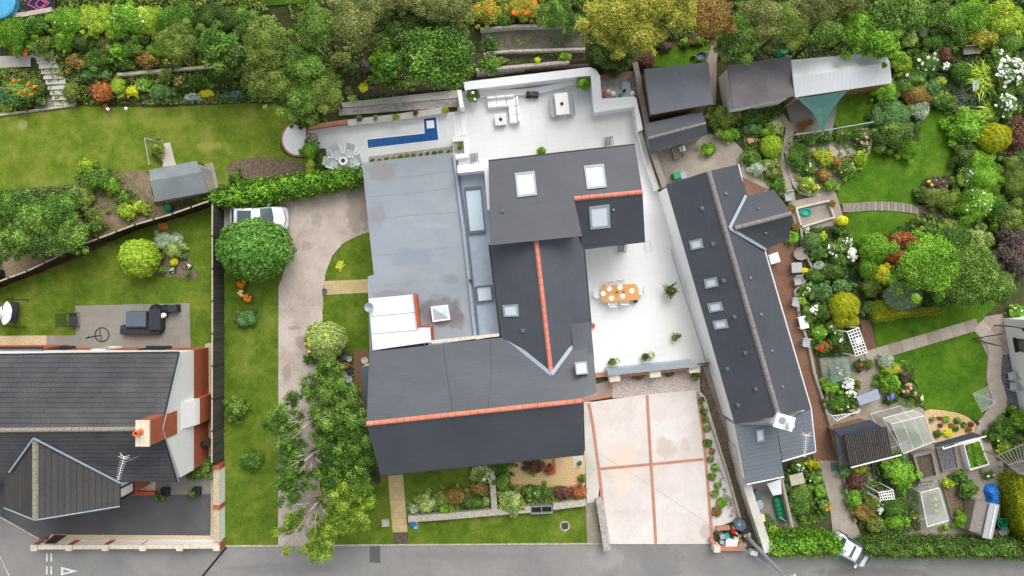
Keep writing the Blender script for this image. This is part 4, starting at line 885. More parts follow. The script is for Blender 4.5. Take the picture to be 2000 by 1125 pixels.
# ---------------------------------------------------------------- brick house on the left
bh = thing('brick_house', 'red brick house with white gable and weathered grey tiled roof', 'house', P(200, 800, 0))
Z1, Z2 = 4.55, 6.8
Bn0, Bn1 = P(-160, 694, Z1), P(349, 688, Z1); Br0, Br1 = P(-160, 842, Z2), P(314, 838, Z2); Bs0, Bs1 = P(-160, 945, Z1), P(345, 941, Z1)
slBN = [Bn0, Br0, Br1, Bn1]; slBS = [Br0, Bs0, Bs1, Br1]
m = M(); m.slab(slBN, .12); m.slab(slBS, .12); m.build('roof', MAT['tile'], bh)
ridge(bh, Br0, Br1, 'ridge_old', w=.3)
gx = P(408, 800, 0).x; y0, y1 = P(400, 676, 0).y - .1, Bs1.y + .25
def gab(z): return Br1.y + (Bn1.y - Br1.y - .2) * (Z2 - z) / (Z2 - Z1) if z > Z1 else None
m = M(); m.prism([(gx, y0), (gx, y1), (P(-160, 800, 0).x, y1), (P(-160, 800, 0).x, y0)], -.1, 2.4); m.build('brick_wall', MAT['brick'], bh)
m = M(); Y0, Y1 = y0 + .02, y1 - .02; yn, ysv, yr = Bn1.y - .15, Bs1.y + .15, Br1.y
pr = [(Y0, 2.4), (Y0, Z1 - .25), (yr, Z2 - .2), (Y1, Z1 - .25), (Y1, 2.4)]; xL = P(-160, 800, 0).x; n = 5
m.add([(gx + .02, a, b) for a, b in pr] + [(xL, a, b) for a, b in pr], [list(range(5)), list(range(9, 4, -1))] + [[i, (i + 1) % 5, 5 + (i + 1) % 5, 5 + i] for i in range(5)]); m.build('wall', MAT['white'], bh)
cb0, cb1 = P(408, 768, 0).y, P(408, 815, 0).y
m = M(); m.prism([(gx, cb0), (gx + .42, cb0), (gx + .42, cb1), (gx, cb1)], -.1, 2.4); m.build('chimney_breast', MAT['brick'], bh)
m = M(); m.add([(gx, cb0, 2.4), (gx + .42, cb0, 2.4), (gx + .42, cb1, 2.4), (gx, cb1, 2.4), (gx, cb0, 4.4), (gx + .36, cb0, 2.9), (gx + .36, cb1, 2.9), (gx, cb1, 4.4)], [[0, 1, 5, 4], [1, 2, 6, 5], [2, 3, 7, 6], [4, 5, 6, 7], [0, 4, 7, 3], [3, 2, 1, 0]]); m.build('chimney_breast', MAT['white'], bh)
# verge boards
m = M(); m.tube([Bn1 + Vector((.05, 0, 0)), Br1 + Vector((.05, 0, 0))], .07, 5); m.tube([Br1 + Vector((.05, 0, 0)), Bs1 + Vector((.05, 0, 0))], .07, 5); m.tube([Bn0, Bn1], .06, 5); m.build('verge_trim', MAT['dark'], bh)
m = M(); m.tube([Bn1 + Vector((.13, 0, 0)), Br1 + Vector((.13, 0, 0))], .035, 5); m.tube([Br1 + Vector((.13, 0, 0)), Bs1 + Vector((.13, 0, 0))], .035, 5); m.build('verge_trim', MAT['lead'], bh)
# chimney: top seen at (265-292, 820-872)
ct0, ct1 = P(265, 821, 8.4), P(292, 872, 8.4); cx, cy = (ct0.x + ct1.x) / 2, (ct0.y + ct1.y) / 2; cw, cd = abs(ct1.x - ct0.x), abs(ct1.y - ct0.y)
m = M(); m.box((cx, cy, 6.6), (cw - .06, cd - .06, 3.4)); cho = m.build('chimney', MAT['brick'], bh); m = M(); m.box((cx, cy, 8.36), (cw, cd, .14)); m.build('chimney_cap', MAT['cream'], cho)
m = M(); m.lathe((cx - .1, cy + .1, 8.42), [(.19, 0), (.16, .5), (.19, .5), (.19, .56), (.12, .56), (.12, .3)], 16); m.build('chimney_pot', MAT['orange'], cho)
# front cross gable
G_n, G_s = P(68, 853, 6.35), P(68, 1016, 6.35); Ge0, Ge1 = P(238, 943, Z1), P(234, 989, Z1); Gw0, Gw1 = P(8, 938, Z1), P(8, 992, Z1)
slGE = [G_n, G_s, Ge1, Ge0]; 
m = M(); m.slab([G_n, G_s, Vector((*Ge1.xy, Z1)), Vector((Ge1.x, Ge0.y + 3.6, Z1))], .12); m.slab([G_n, Vector((Gw1.x, Gw0.y + 3.6, Z1)), Vector((*Gw1.xy, Z1)), G_s], .12); m.build('roof', MAT['tile2'], bh)
ridge(bh, G_n, G_s, 'ridge_old', w=.38)
for a, b in (((68, 855), (238, 943)), ((68, 855), (20, 922))):
    m = M(); band(m, [on(slBS, *lerp(a, b, k / 3), .14) for k in range(4)], .11, .06); m.build('valley_flashing', MAT['lead'], bh)
m = M(); m.tube([G_s, Ge1], .05, 5); m.tube([G_s, Gw1], .05, 5); m.build('verge_trim', MAT['lead'], bh)
wx0, wx1 = Gw1.x + .25, Ge1.x - .25; wy = Ge1.y + .25
m = M(); m.prism([(wx0, wy), (wx1, wy), (wx1, wy + 5), (wx0, wy + 5)], -.1, 2.4); m.build('brick_wall', MAT['brick'], bh)
m = M(); m.prism([(wx0 + .02, wy + .02), (wx1 - .02, wy + .02), (wx1 - .02, wy + 5), (wx0 + .02, wy + 5)], 2.4, Z1 - .1); m.add([(wx0, wy + .02, Z1 - .1), (wx1, wy + .02, Z1 - .1), (G_s.x, wy + .02, 6.15), (wx0, wy + 5, Z1 - .1), (wx1, wy + 5, Z1 - .1), (G_s.x, wy + 5, 6.15)], [[0, 1, 2], [3, 5, 4], [0, 2, 5, 3], [1, 4, 5, 2]]); m.build('wall', MAT['white'], bh)
m = M()
for yy in (0, .7, 1.4, 2.1): m.box((wx1 + .01, wy + .1 + yy, 3.4), (.06, .1, 2))
for zz in (2.45, 4.35): m.box((wx1 + .015, wy + 1.2, zz), (.05, 2.4, .12))
for xx in range(5): m.box((wx0 + .1 + xx * (wx1 - wx0 - .2) / 4, wy - .01, 3.4), (.1, .06, 2))
m.build('timber_frame', MAT['dark'], bh)
m = M(); p = P(275, 964, .5); m.box((p.x, p.y, .25), (1.9, .25, .5)); m.build('sill_wall', MAT['brick'], bh)
m = M(); p = P(285, 950, .3); m.box((p.x, p.y, .08), (1.2, .7, .16)); m.build('door_step', MAT['cream'], bh)
# north wall openings, visible as a strip
for xa, xb, z0, z1, bars in ((125, 160, .9, 2.1, 2), (213, 240, .05, 2.15, 0), (300, 345, .9, 2.15, 2)):
    a, b = P(xa, 676, 0), P(xb, 676, 0); window(bh, (b.x, y0), (a.x, y0), z0, z1, (0, 1, 0), 'dark' if bars else 'white', bars=bars)
for xa, xb in ((60, 110), (180, 220), (280, 330)):
    a, b = P(xa, 945, 0), P(xb, 945, 0); window(bh, (a.x, y1), (b.x, y1), .9 if xa < 250 else .05, 2.1, (0, -1, 0), 'white')
window(bh, (wx0 + 1, wy), (wx1 - 1, wy), .9, 2.2, (0, -1, 0), 'white', bars=3)
flatpart('lean_to_roof', [(-90, 681), (82, 680), (80, 694), (-90, 695)], 2.9, 'felt', 'brick', par=bh)
gutter(bh, [P(-90, 680, 2.95), P(84, 679, 2.95)], 'black', .07)
# small bin shelter roof by the gable
t = thing('log_store', 'small dark brown lean-to store against the brick gable', 'store', P(400, 868, 0)); m = M(); m.slab([P(384, 869, 1.5), P(408, 853, 1.7), P(410, 866, 1.7), P(410, 871, 1.6)], .08); m.build('roof', MAT['dark'], t); m = M(); m.prism([P(x, y, 1.2).xy for x, y in ((392, 867), (408, 858), (409, 868))], 0, 1.3); m.build('body', MAT['wood_brown'], t)

# ---------------------------------------------------------------- white building at the right edge
wb = thing('white_house', 'white rendered house cut off by the right edge of the picture', 'house', P(2080, 700, 0))
q = [P(1958, 622, 0), P(1993, 814, 0), P(2300, 770, 0), P(2260, 570, 0)]; m = M(); m.prism([p.xy for p in q], -.1, 5); m.build('wall', MAT['render'], wb)
Rr = [p + Vector((0, 0, 5)) for p in q]; mid0, mid1 = (Rr[0] + Rr[3]) / 2 + Vector((0, 0, 2)), (Rr[1] + Rr[2]) / 2 + Vector((0, 0, 2)); m = M(); m.slab([Rr[0], Rr[1], mid1, mid0], .12); m.slab([mid0, mid1, Rr[2], Rr[3]], .12); m.build('roof', MAT['slate3'], wb)
u = (q[1] - q[0]).normalized(); out = Vector((-abs(u.y), u.x, 0)) if False else Vector((u.y, -u.x, 0)); 
if out.x > 0: out = -out
a = q[0] + u * 1.4; b = q[0] + u * 2.3; window(wb, a, b, 1.0, 2.0, out, 'dark', bars=0); a = q[0] + u * 4.6; b = q[0] + u * 5.8; window(wb, a, b, 2.8, 3.8, out, 'dark', bars=1)
# its porch canopy / heater

# ---------------------------------------------------------------- boundary walls, fences
def px_thing(name, label, cat, px, py, ang=0.0, z=0.0, group=None): return thing(name, label, cat, P(px, py, z), R(ang), group)
def wallrun(name, label, cat, pts, w, h, mat, copmat=None, cw=None, posts=None):
    "wall whose top is seen along the pixel line"
    root = thing(name, label, cat, P(*pts[len(pts) // 2], h) * Vector((1, 1, 0)) if False else Vector((*P(*pts[len(pts) // 2], h).xy, 0)))
    m = M(); W = [P(x, y, h) for x, y in pts]; n = len(W)
    L, Rr = [], []
    for i in range(n):
        u = (W[min(i + 1, n - 1)] - W[max(i - 1, 0)]).normalized(); s_ = Vector((-u.y, u.x, 0)) * w / 2; L.append(W[i] + s_); Rr.append(W[i] - s_)
    for i in range(n - 1): m.prism([p.xy for p in (L[i], L[i + 1], Rr[i + 1], Rr[i])], -.2 if i % 2 == 0 else -.21, h - .003 * (i % 2))
    m.build('wall', MAT[mat], root)
    if copmat:
        k = (cw or w * 1.25) / w; m = M()
        for i in range(n - 1):
            c = lambda p, q: (q + (p - q) * ((1 + k) / 2)).xy
            m.prism([c(L[i], Rr[i]), c(L[i + 1], Rr[i + 1]), c(Rr[i + 1], L[i + 1]), c(Rr[i], L[i])], h, h + .07 + .003 * (i % 2))
        m.build('coping', MAT[copmat], root)
    return root
def fence(name, label, pts, h, mat, postmat, cap, n_post=8):
    r = thing(name, label, 'fence', Vector((*P(*pts[len(pts) // 2], h).xy, 0))); W = [P(x, y, h) for x, y in pts]; m = M(); c = M()
    for a, b in zip(W, W[1:]):
        u = (b - a).normalized(); s_ = Vector((-u.y, u.x, 0)) * .02; m.prism([p.xy for p in (a + s_, b + s_, b - s_, a - s_)], 0.02, h); s2 = s_ * 2.4; c.prism([p.xy for p in (a + s2, b + s2, b - s2, a - s2)], h, h + .04)
    m.build('fence_panel', MAT[mat], r); c.build('fence_cap', MAT[cap], r)
    tot = sum((b - a).length for a, b in zip(W, W[1:])); step = tot / n_post; k = 0; acc = 0
    for a, b in zip(W, W[1:]):
        L = (b - a).length
        while k * step <= acc + L + 1e-6 and k <= n_post:
            p = a + (b - a) * ((k * step - acc) / L); q = M(); q.box((p.x, p.y, (h + .06) / 2), (.11, .11, h + .06)); q.build('fence_post', MAT[postmat], r); k += 1
        acc += L
    return r
fence('board_fence', 'long grey board fence between the brick house and the lawn strip', [(415, 398), (415, 650), (414, 905)], 1.95, 'fence_grey', 'fence_grey', 'timber_pale', 8)
fence('boundary_fence', 'dark brown board fence curving above the left lawn', [(-90, 585), (0, 549), (52, 530), (105, 505), (140, 485), (200, 463), (260, 440), (330, 420), (410, 392)], 1.6, 'fence_brown', 'fence_brown', 'timber_pale', 14)
# front garden wall of the brick house
fw = thing('garden_wall', 'white rendered garden wall with brick piers beside the road', 'wall', P(240, 1062, 0)); WZ = .95
pts = [P(70, 1068, WZ), P(426, 1066, WZ)]; m = M(); m.prism([(pts[0].x, pts[0].y - .12), (pts[1].x, pts[1].y - .12), (pts[1].x, pts[1].y + .12), (pts[0].x, pts[0].y + .12)], -.1, WZ); m.build('wall', MAT['white'], fw)
m = M(); m.prism([(pts[0].x, pts[0].y - .17), (pts[1].x, pts[1].y - .17), (pts[1].x, pts[1].y + .14), (pts[0].x, pts[0].y + .14)], WZ, WZ + .07); m.build('coping', MAT['cream'], fw)
for x in (68, 136, 207, 280, 352, 424):
    p = P(x, 1069, 1); m = M(); m.box((p.x, p.y + .0, .5), (.4, .36, 1.12)); pr = m.build('pier', MAT['brick'], fw); m = M(); m.box((p.x, p.y, 1.1), (.46, .42, .08)); m.build('pier_cap', MAT['cream'], pr)
p = P(105, 1058, 1); m = M(); m.slab([P(85, 1062, 1.5), P(105, 1045, 1.5), P(130, 1046, 1.1), P(108, 1062, 1.1)], .06); m.build('gate', MAT['fence_brown'], fw)
sw = thing('garden_wall', 'white rendered garden wall between the pebble border and the lawn strip', 'wall', P(436, 985, 0))
x0 = P(424, 980, .9).x; ya, yb_ = P(424, 915, .9).y, P(424, 1066, .9).y
m = M(); m.prism([(x0 - .2, ya), (x0 + .2, ya), (x0 + .2, yb_ + .3), (x0 - .2, yb_ + .3)], -.1, .9); m.build('wall', MAT['white'], sw); m = M(); m.prism([(x0 - .24, ya), (x0 + .2, ya), (x0 + .2, yb_ + .3), (x0 - .24, yb_ + .3)], .9, .96); m.build('coping', MAT['pebble_tan'], sw)
for yy in (912, 990): p = P(424, yy, .9); m = M(); m.box((x0, p.y, .52), (.48, .3, 1.04)); m.build('pier', MAT['brick'], sw)
# white retaining wall round the upper patio
RW = thing('retaining_wall', 'white rendered retaining wall with flat top around the upper patio', 'wall', P(1050, 160, 0)); ZR = 1.25
for i, q in enumerate(([(905, 160), (1152, 131), (1164, 136), (1156, 148), (1145, 148), (908, 176)], [(1164, 136), (1172, 148), (1177, 210), (1160, 220), (1154, 150), (1156, 148)], [(1176, 193), (1237, 188), (1239, 208), (1160, 220), (1177, 210)], [(1237, 188), (1243, 192), (1256, 253), (1246, 257), (1239, 208)])):
    m = M(); m.prism([P(x, y, ZR).xy for x, y in q], -.2, ZR + .002 * i); m.build('wall', MAT['render_shaded'], RW)
m = M(); m.prism([P(x, y, .35).xy for x, y in ((932, 178), (1042, 172), (1140, 152), (1140, 160), (1045, 184), (935, 189))], 0, .35); m.build('ledge', MAT['render'], RW)
wallrun('retaining_wall', 'short white wall beside the big tree at the end of the lower patio', 'wall', [(897, 176), (902, 210)], .3, 1.3, 'render')
wallrun('garden_wall', 'thin pale wall along the east side of the upper patio', 'wall', [(1249, 256), (1264, 310), (1284, 370)], .26, .8, 'render', 'conc_light')
wallrun('boundary_wall', 'brown stone boundary wall between the patio and the neighbouring sheds', 'wall', [(1240, 122), (1246, 150), (1258, 215), (1272, 290), (1298, 365)], .3, 1.2, 'conc', 'wood')
wallrun('garden_wall', 'pale blue rail wall in the yard behind the long house', 'wall', [(1278, 298), (1297, 358)], .16, 1.0, 'frame_grey')
wallrun('garden_wall', 'white wall between the dirt strip and the annex yard, ending at the road', 'wall', [(1440, 870), (1458, 945), (1477, 1005), (1492, 1050), (1500, 1078)], .45, 1.5, 'conc_light', 'conc_light')
wallrun('low_wall', 'pale narrow edging wall of the gravel planting strip', 'wall', [(1372, 782), (1396, 845), (1422, 925), (1446, 1012)], .14, .35, 'timber_pale')
wallrun('low_wall', 'pale low wall between the brick path and the flower garden', 'wall', [(1564, 440), (1570, 487), (1591, 532), (1553, 568), (1563, 620), (1582, 680), (1592, 730), (1618, 812), (1640, 890), (1660, 985), (1672, 1020)], .17, .3, 'conc')
wallrun('dry_stone_wall', 'rough grey stone wall between the side path and the pale drive', 'wall', [(1171, 978), (1178, 1020), (1186, 1075)], .42, .9, 'stone', 'pebble')
wallrun('stone_wall', 'low white stone slab wall along the front lawn', 'wall', [(797, 1014), (860, 1010), (965, 1001), (1036, 995)], .45, .55, 'stone')
wallrun('stone_wall', 'short low stone slab wall beside the dark window box', 'wall', [(1080, 990), (1145, 982)], .45, .55, 'stone')
wallrun('stone_wall', 'low white stone wall running up to the house through the shrubs', 'wall', [(961, 920), (966, 1000)], .42, .5, 'stone')
wallrun('terrace_wall', 'uppermost pale terrace wall on the stony bank', 'wall', [(938, 56), (1010, 50), (1143, 47)], .16, E(1040, 40) + .45, 'stone')
wallrun('terrace_wall', 'middle pale terrace wall on the stony bank', 'wall', [(945, 104), (1000, 99), (1143, 95)], .16, E(1040, 92) + .4, 'stone')
wallrun('terrace_wall', 'lowest pale terrace wall directly above the white retaining wall', 'wall', [(930, 136), (1000, 130), (1112, 120)], .2, E(1040, 120) + .35, 'stone')
wallrun('timber_edging', 'pale log edging across the planted bank', 'edging', [(228, 145), (320, 137), (422, 129)], .2, E(320, 137) + .3, 'cream')
wallrun('brick_planter', 'low red brick edging behind the lower patio', 'edging', [(603, 249), (640, 243), (678, 238)], .25, .4, 'brick', 'brick_flat')
wallrun('planter', 'long cream planter along the lower patio with five small shrubs', 'planter', [(679, 240), (780, 228), (873, 214)], .45, .45, 'conc_light')
wallrun('garden_wall', 'pale wall edge under the play court', 'wall', [(-20, 33), (45, 28), (100, 18)], .3, E(50, 30) + .6, 'stone')
def terrace(poly, mat, name):
    m = M(); m.sheet([P(x, y, E(x, y) + .1) for x, y in poly]); 
    o = m.build(name, MAT[mat]); tag(o, kind='structure')
def drape(name, x0, x1, y0, y1, f0, f1, mat, n=12, dz=.05):
    "strip of bank between two slanting lines y0->y1 at x0 and x1"
    m = M(); V = []
    for i in range(n + 1):
        t = i / n; x = x0 + (x1 - x0) * t
        for k in range(4):
            y = (y0 + (y1 - y0) * t) * (1 - k / 3) + (f0 + (f1 - f0) * t) * (k / 3); V.append(P(x, y, E(x, y) + dz))
    F = [[i * 4 + k, (i + 1) * 4 + k, (i + 1) * 4 + k + 1, i * 4 + k + 1] for i in range(n) for k in range(3)]; m.add(V, F); tag(m.build(name, MAT[mat], smooth=True), kind='structure')
drape('stony_terrace', 940, 1143, 60, 52, 100, 93, 'stony'); drape('stony_terrace', 930, 1143, 104, 98, 132, 118, 'soil_dark'); drape('cobbled_terrace', 930, 1150, 138, 124, 152, 130, 'soil')
drape('cobbled_bank', 662, 897, 208, 190, 226, 208, 'pebble', dz=.15)
drape('stone_ledge', 668, 897, 200, 175, 210, 191, 'conc_light', dz=.22); drape('bank_soil', 640, 930, 150, 110, 196, 170, 'soil_dark'); drape('play_court', -60, 108, 6, -60, 34, 18, 'mat_dark', dz=.2); drape('upper_lawn', 470, 600, -10, -10, 14, 6, 'grass_deep', dz=.1)
# court marks and blue cover
def onE(x, y, dz): return P(x, y, E(x, y) + dz)
m = M()
for q in ([(54, 8), (70, -12), (96, 6), (77, 20)], [(69, 9), (78, -2), (90, 6), (78, 16)]):
    band(m, [onE(x, y, .24) for x, y in q + q[:1]], .07, .01)
tag(m.build('court_marking', MAT['pink']), kind='structure')
t = thing('pool_cover', 'pale blue rounded cover at the top left corner', 'cover', onE(6, 8, .2)); m = M(); m.lathe((0, 0, 0), [(1.15, 0), (1.2, .5), (1.1, .56), (.4, .6), (0.02, .6)], 28); m.build('cover', MAT['aqua'], t, local=True)
# steps on the left bank
gs = thing('garden_steps', 'pale stone garden steps climbing the left bank', 'steps', onE(118, 160, 0))
for k in range(10):
    y = 200 - k * 10.2; x = 128 - k * 4.6; e = E(x, y) + .06; m = M(); m.box(P(x, y, e), (1.55 - .03 * k, .4, .16), R(3)); m.build('step', MAT['conc_light'], gs)
drape('step_landing', 60, 105, 96, 96, 112, 112, 'conc_light', dz=.12)
strip('kerb_edging', [(-90, 232), (0, 224), (60, 216), (145, 205)], 4, 'stone', hgt=.2)
patch('small_paving', [(70, 190), (108, 186), (110, 210), (70, 216)], 'slabs', 9)
drape('small_terrace', -90, 60, 112, 108, 136, 130, 'conc_light', dz=.1)
# shallow wall between steps patio
st = thing('patio_steps', 'white steps between the lower and upper patios', 'steps', P(893, 245, 0))
for k in range(3): q = [(884 + 7 * k, 226 - k), (891 + 7 * k, 225 - k), (896 + 7 * k, 266 - k), (889 + 7 * k, 267 - k)]; m = M(); m.prism([P(x, y, .1).xy for x, y in q], 0, .08 + .06 * k); m.build('step', MAT['render'], st)
q = thing('white_planter', 'white walled planter with cobbles beside the patio steps', 'planter', P(898, 288, 0))
m = M(); m.ring([P(x, y, .6).xy for x, y in ((884, 268), (911, 266), (915, 306), (886, 310))], [P(x, y, .6).xy for x, y in ((885, 277), (905, 275), (907, 299), (887, 301))], 0, .6); m.build('planter_wall', MAT['render'], q); m = M(); m.prism([P(x, y, .5).xy for x, y in ((886, 278), (904, 276), (906, 298), (888, 300))], 0, .45); m.build('cobbles', MAT['pebble'], q)
patch('patio_pebble_strip', [(720, 306), (800, 296), (890, 284), (890, 297), (800, 306), (720, 317)], 'pebble', 6)
# L shaped pool
pl = thing('garden_pool', 'narrow deep blue pool shaped like an L with a white square at its end', 'pool', P(790, 265, 0))
m = M(); m.ring([P(x, y, 0).xy for x, y in ((716, 271.5), (828, 259.5), (826, 230.5), (853, 227.5), (858, 275), (717.5, 291))], [P(x, y, 0).xy for x, y in ((717.5, 273), (829.5, 261), (827.5, 232), (851.5, 229), (856.3, 273.5), (719, 289.5))], 0, .07); m.build('pool_edge', MAT['render'], pl)
m = M(); m.sheet([P(x, y, .05) for x, y in ((717.5, 273), (829.5, 261), (827.5, 232), (851.5, 229), (856.3, 273.5), (719, 289.5))]); m.build('water', MAT['blue'], pl)
m = M(); m.prism([P(x, y, .1).xy for x, y in ((832.5, 236), (847, 234.5), (848.5, 249.5), (834, 251))], .03, .12); m.build('stepping_slab', MAT['render'], pl)
# round brick edged pad
t = thing('round_pad', 'round white pad with a red brick rim next to the left lawn', 'paving', P(577, 272, 0)); c = P(582, 272, 0)
m = M(); rr = 34 * S; arc = [(c.x + rr * math.cos(R(a)) * .95, c.y + rr * math.sin(R(a)), 0) for a in range(88, 273, 8)] + [(c.x + 18 * S, c.y - rr, 0), (c.x + 18 * S, c.y + rr, 0)]
m.prism(arc, 0, .06); m.build('rim', MAT['brick_flat'], t); m = M(); m.prism([(c.x + (p[0] - c.x) * .9, c.y + (p[1] - c.y) * .9) for p in arc], .01, .075); m.build('pad', MAT['render'], t)
# south patio wall
pw = thing('patio_wall', 'wall with blue grey coping and red brick recesses below the white patio', 'wall', P(1280, 722, 0))
m = M(); m.prism([P(x, y, 1.3).xy for x, y in ((1186, 722), (1353, 705), (1368, 716), (1350, 720), (1345, 718), (1188, 734))], 0, 1.3); m.build('coping', MAT['frame_grey'], pw)
for q, mt, z in (([(1189, 731), (1211, 728), (1212, 744), (1192, 747)], 'cream', 1.1), ([(1268, 723), (1290, 720), (1291, 736), (1270, 738)], 'cream', 1.1), ([(1345, 715), (1367, 712), (1368, 727), (1347, 729)], 'cream', 1.1), ([(1211, 727), (1268, 722), (1268, 731), (1212, 737)], 'brick_flat', .95), ([(1290, 720), (1345, 714), (1345, 723), (1291, 729)], 'brick_flat', .95)):
    m = M(); m.prism([P(x, y, z).xy for x, y in q], 0, z - .01); m.build('pier' if mt == 'cream' else 'brick_recess', MAT[mt], pw)
m = M(); m.prism([P(x, y, .3).xy for x, y in ((1164, 729), (1188, 726), (1188, 734), (1164, 737))], 0, .3); tag(m.build('brick_step', MAT['brick_flat'], origin=P(1176, 732, 0)), 'small red brick step between the house and the patio wall', 'step')
t = thing('metal_gate', 'thin dark gate between the patio wall and the long white house', 'gate', P(1375, 712, 0)); m = M(); m.tube([P(1362, 711, 1.2), P(1383, 709, 1.2)], .03); m.tube([P(1362, 712, .2), P(1383, 710, .2)], .03)
for k in range(8): x = 1362 + 3 * k; m.tube([P(x, 712, .1), P(x, 711, 1.2)], .015, 5)
m.build('gate_frame', MAT['dark'], t); m = M(); m.tube([P(1383, 709, 0), P(1383, 709, 1.4)], .05); m.build('gate_post', MAT['dark'], t)
strip('drain_line', [(1311, 486), (1320, 520), (1345, 600), (1381, 714)], 1.3, 'frame_grey', z=.06)
strip('patio_hatch_outline', [(1258, 473), (1270, 472), (1272, 490), (1260, 491), (1258, 473)], .8, 'frame_grey', z=.06)

# ---------------------------------------------------------------- sheds
def shed(name, label, roofs, walls, rmat, wmat, cat='shed', drop=.1):
    allp = [p for s_ in roofs for p in s_]; c = sum(allp, Vector()) / len(allp); c.z = 0
    r = thing(name, label, cat, c); m = M()
    for s_ in roofs: m.slab(s_, .1)
    m.build('roof', MAT[rmat], r); wallbody('wall', r, walls, wmat, inset=.14, drop=drop, cen=c); return r
# gabled shed on the left lawn
z1, z2 = 1.95, 2.45; q = dict(a=P(291, 332, z1), b=P(384, 314, z1), c=P(408, 375, z1), d=P(303, 394, z1), e=P(293, 353, z2), f=P(393, 336, z2))
sh = shed('garden_shed', 'grey green felt roofed shed beside the dry cuttings on the left', [[q['a'], q['b'], q['f'], q['e']], [q['e'], q['f'], q['c'], q['d']]], [[q['a'], q['b'], q['f'], q['e']], [q['e'], q['f'], q['c'], q['d']]], 'felt_grey', 'timber_pale')
m = M(); a_, b_ = P(402, 330, .9), P(408, 352, .9); m.box(((a_ + b_) / 2 + Vector((.02, 0, 0))), (.05, .8, 1.7), R(-74 + 90)); m.build('door', MAT['frame_grey'], sh)
patch('shed_base', [(400, 320), (416, 317), (427, 366), (410, 370)], 'conc', 6); patch('shed_approach', [(306, 282), (332, 278), (344, 322), (318, 326)], 'conc_light', 6)
z1, z2 = 2.5, 2.5; shed('flat_roofed_shed', 'brown timber shed with a square flat dark grey roof', [[P(1258, 135, 2.45), P(1383, 121, 2.6), P(1393, 203, 2.6), P(1271, 224, 2.45)]], [[P(1258, 135, 2.45), P(1383, 121, 2.6), P(1393, 203, 2.6), P(1271, 224, 2.45)]], 'felt_dark', 'wood_brown')
z1, z2 = 2.0, 2.6; a, b, c, dd, e, f = P(1258, 242, z1), P(1371, 217, z1), P(1382, 263, z1), P(1270, 296, z1), P(1266, 270, z2), P(1379, 240, z2)
t = shed('slate_shed', 'narrow shed with slate grey ridged roof below the flat roofed shed', [[a, b, f, e], [e, f, c, dd]], [[a, b, f, e], [e, f, c, dd]], 'slate', 'wood'); ridge(t, e, f, 'ridge_grey', w=.22, rise=.06)
a = [P(1420, 128, 2.6), P(1543, 110, 2.6), P(1553, 187, 2.5), P(1432, 213, 2.5)]; t = shed('outbuilding', 'white outbuilding with a mottled dark felt roof', [a], [a], 'felt', 'white'); 
m = M(); m.prism([P(x, y, 0).xy for x, y in ((1414, 150), (1422, 149), (1432, 200), (1418, 204))], 0, 1.9); m.build('porch', MAT['white'], t); window(t, P(1428, 195, 0).xy, P(1424, 180, 0).xy, .9, 1.8, (-1, .1), 'dark', bars=0)
a, b, c, dd, e, f = P(1545, 117, 2.3), P(1726, 101, 2.3), P(1742, 162, 2.3), P(1553, 190, 2.3), P(1549, 152, 2.95), P(1738, 121, 2.95)
t = shed('long_shed', 'long shed with a pale ribbed roof under the trees', [[a, b, f, e], [e, f, c, dd]], [[a, b, f, e], [e, f, c, dd]], 'white_roof', 'wood_brown', drop=.6)
t = thing('water_butt', 'round turquoise water butt behind the white outbuilding', 'water butt', P(1521, 106, 0)); m = M(); m.lathe((0, 0, 0), [(.27, 0), (.3, .5), (.28, .95), (.3, .96), (.3, 1), (.02, 1.03)], 20); m.build('barrel', MAT['teal'], t, local=True)
# shade sail
t = thing('shade_sail', 'sea green triangular shade sail stretched over the garden paving', 'shade sail', P(1606, 215, 0)); A, B, C = P(1557, 192, 2.3), P(1656, 176, 2.3), P(1607, 262, 2.0); m = M(); ctr = (A + B + C) / 3 - Vector((0, 0, .15)); out = []
for a, b in ((A, B), (B, C), (C, A)):
    for k in range(8):
        s_ = k / 8; p = a.lerp(b, s_); p += (ctr - p) * (.30 * math.sin(math.pi * s_) if (a, b) != (A, B) else .05 * math.sin(math.pi * s_)); out.append(p)
m.add([ctr] + out, [[0, 1 + k, 1 + (k + 1) % 24] for k in range(24)]); m.build('canvas', MAT['green_sail'], t)
for p in (A, B, C): m = M(); m.tube([Vector((*p.xy, 0)), p + Vector((0, 0, .1))], .04); m.build('post', MAT['metal'], t)
t = thing('garden_pergola', 'thin white rail across the rose bed under the sail', 'rail', P(1640, 250, 0)); m = M(); m.tube([P(1553, 263, 1.2), P(1622, 253, 1.2), P(1706, 238, 1.2)], .04)
for x, y in ((1553, 263), (1595, 257), (1608, 255), (1706, 238)): m.tube([Vector((*P(x, y, 1.2).xy, 0)), P(x, y, 1.2)], .035)
m.build('rail', MAT['metal'], t)
# sun lounger / garden chairs helper -----------------------------------
def chair(name, label, px, py, ang, mat='white', group=None, w=.56, d_=.56, back=.85, seat=.42, arms=True):
    r = px_thing(name, label, 'chair', px, py, ang, group=group)
    m = M(); m.box((0, 0, seat), (w, d_, .06)); m.build('seat', MAT[mat], r, local=True, bevel=.015)
    m = M()
    for k in range(5): m.box((-w / 2 + .05 + (w - .1) * k / 4, -d_ / 2 - .04 - .02, (seat + back) / 2 + .03), (.07, .03, back - seat), rx=.18)
    m.box((0, -d_ / 2 - .12, back), (w, .04, .06)); m.build('backrest', MAT[mat], r, local=True)
    if arms:
        for s_ in (-1, 1): m = M(); m.box((s_ * (w / 2 + .02), 0, seat + .2), (.05, d_, .03)); m.build('armrest', MAT[mat], r, local=True)
    for sx in (-1, 1):
        for sy in (-1, 1): m = M(); m.box((sx * (w / 2 - .03), sy * (d_ / 2 - .03), seat / 2), (.045, .045, seat)); m.build('leg', MAT[mat], r, local=True)
    return r
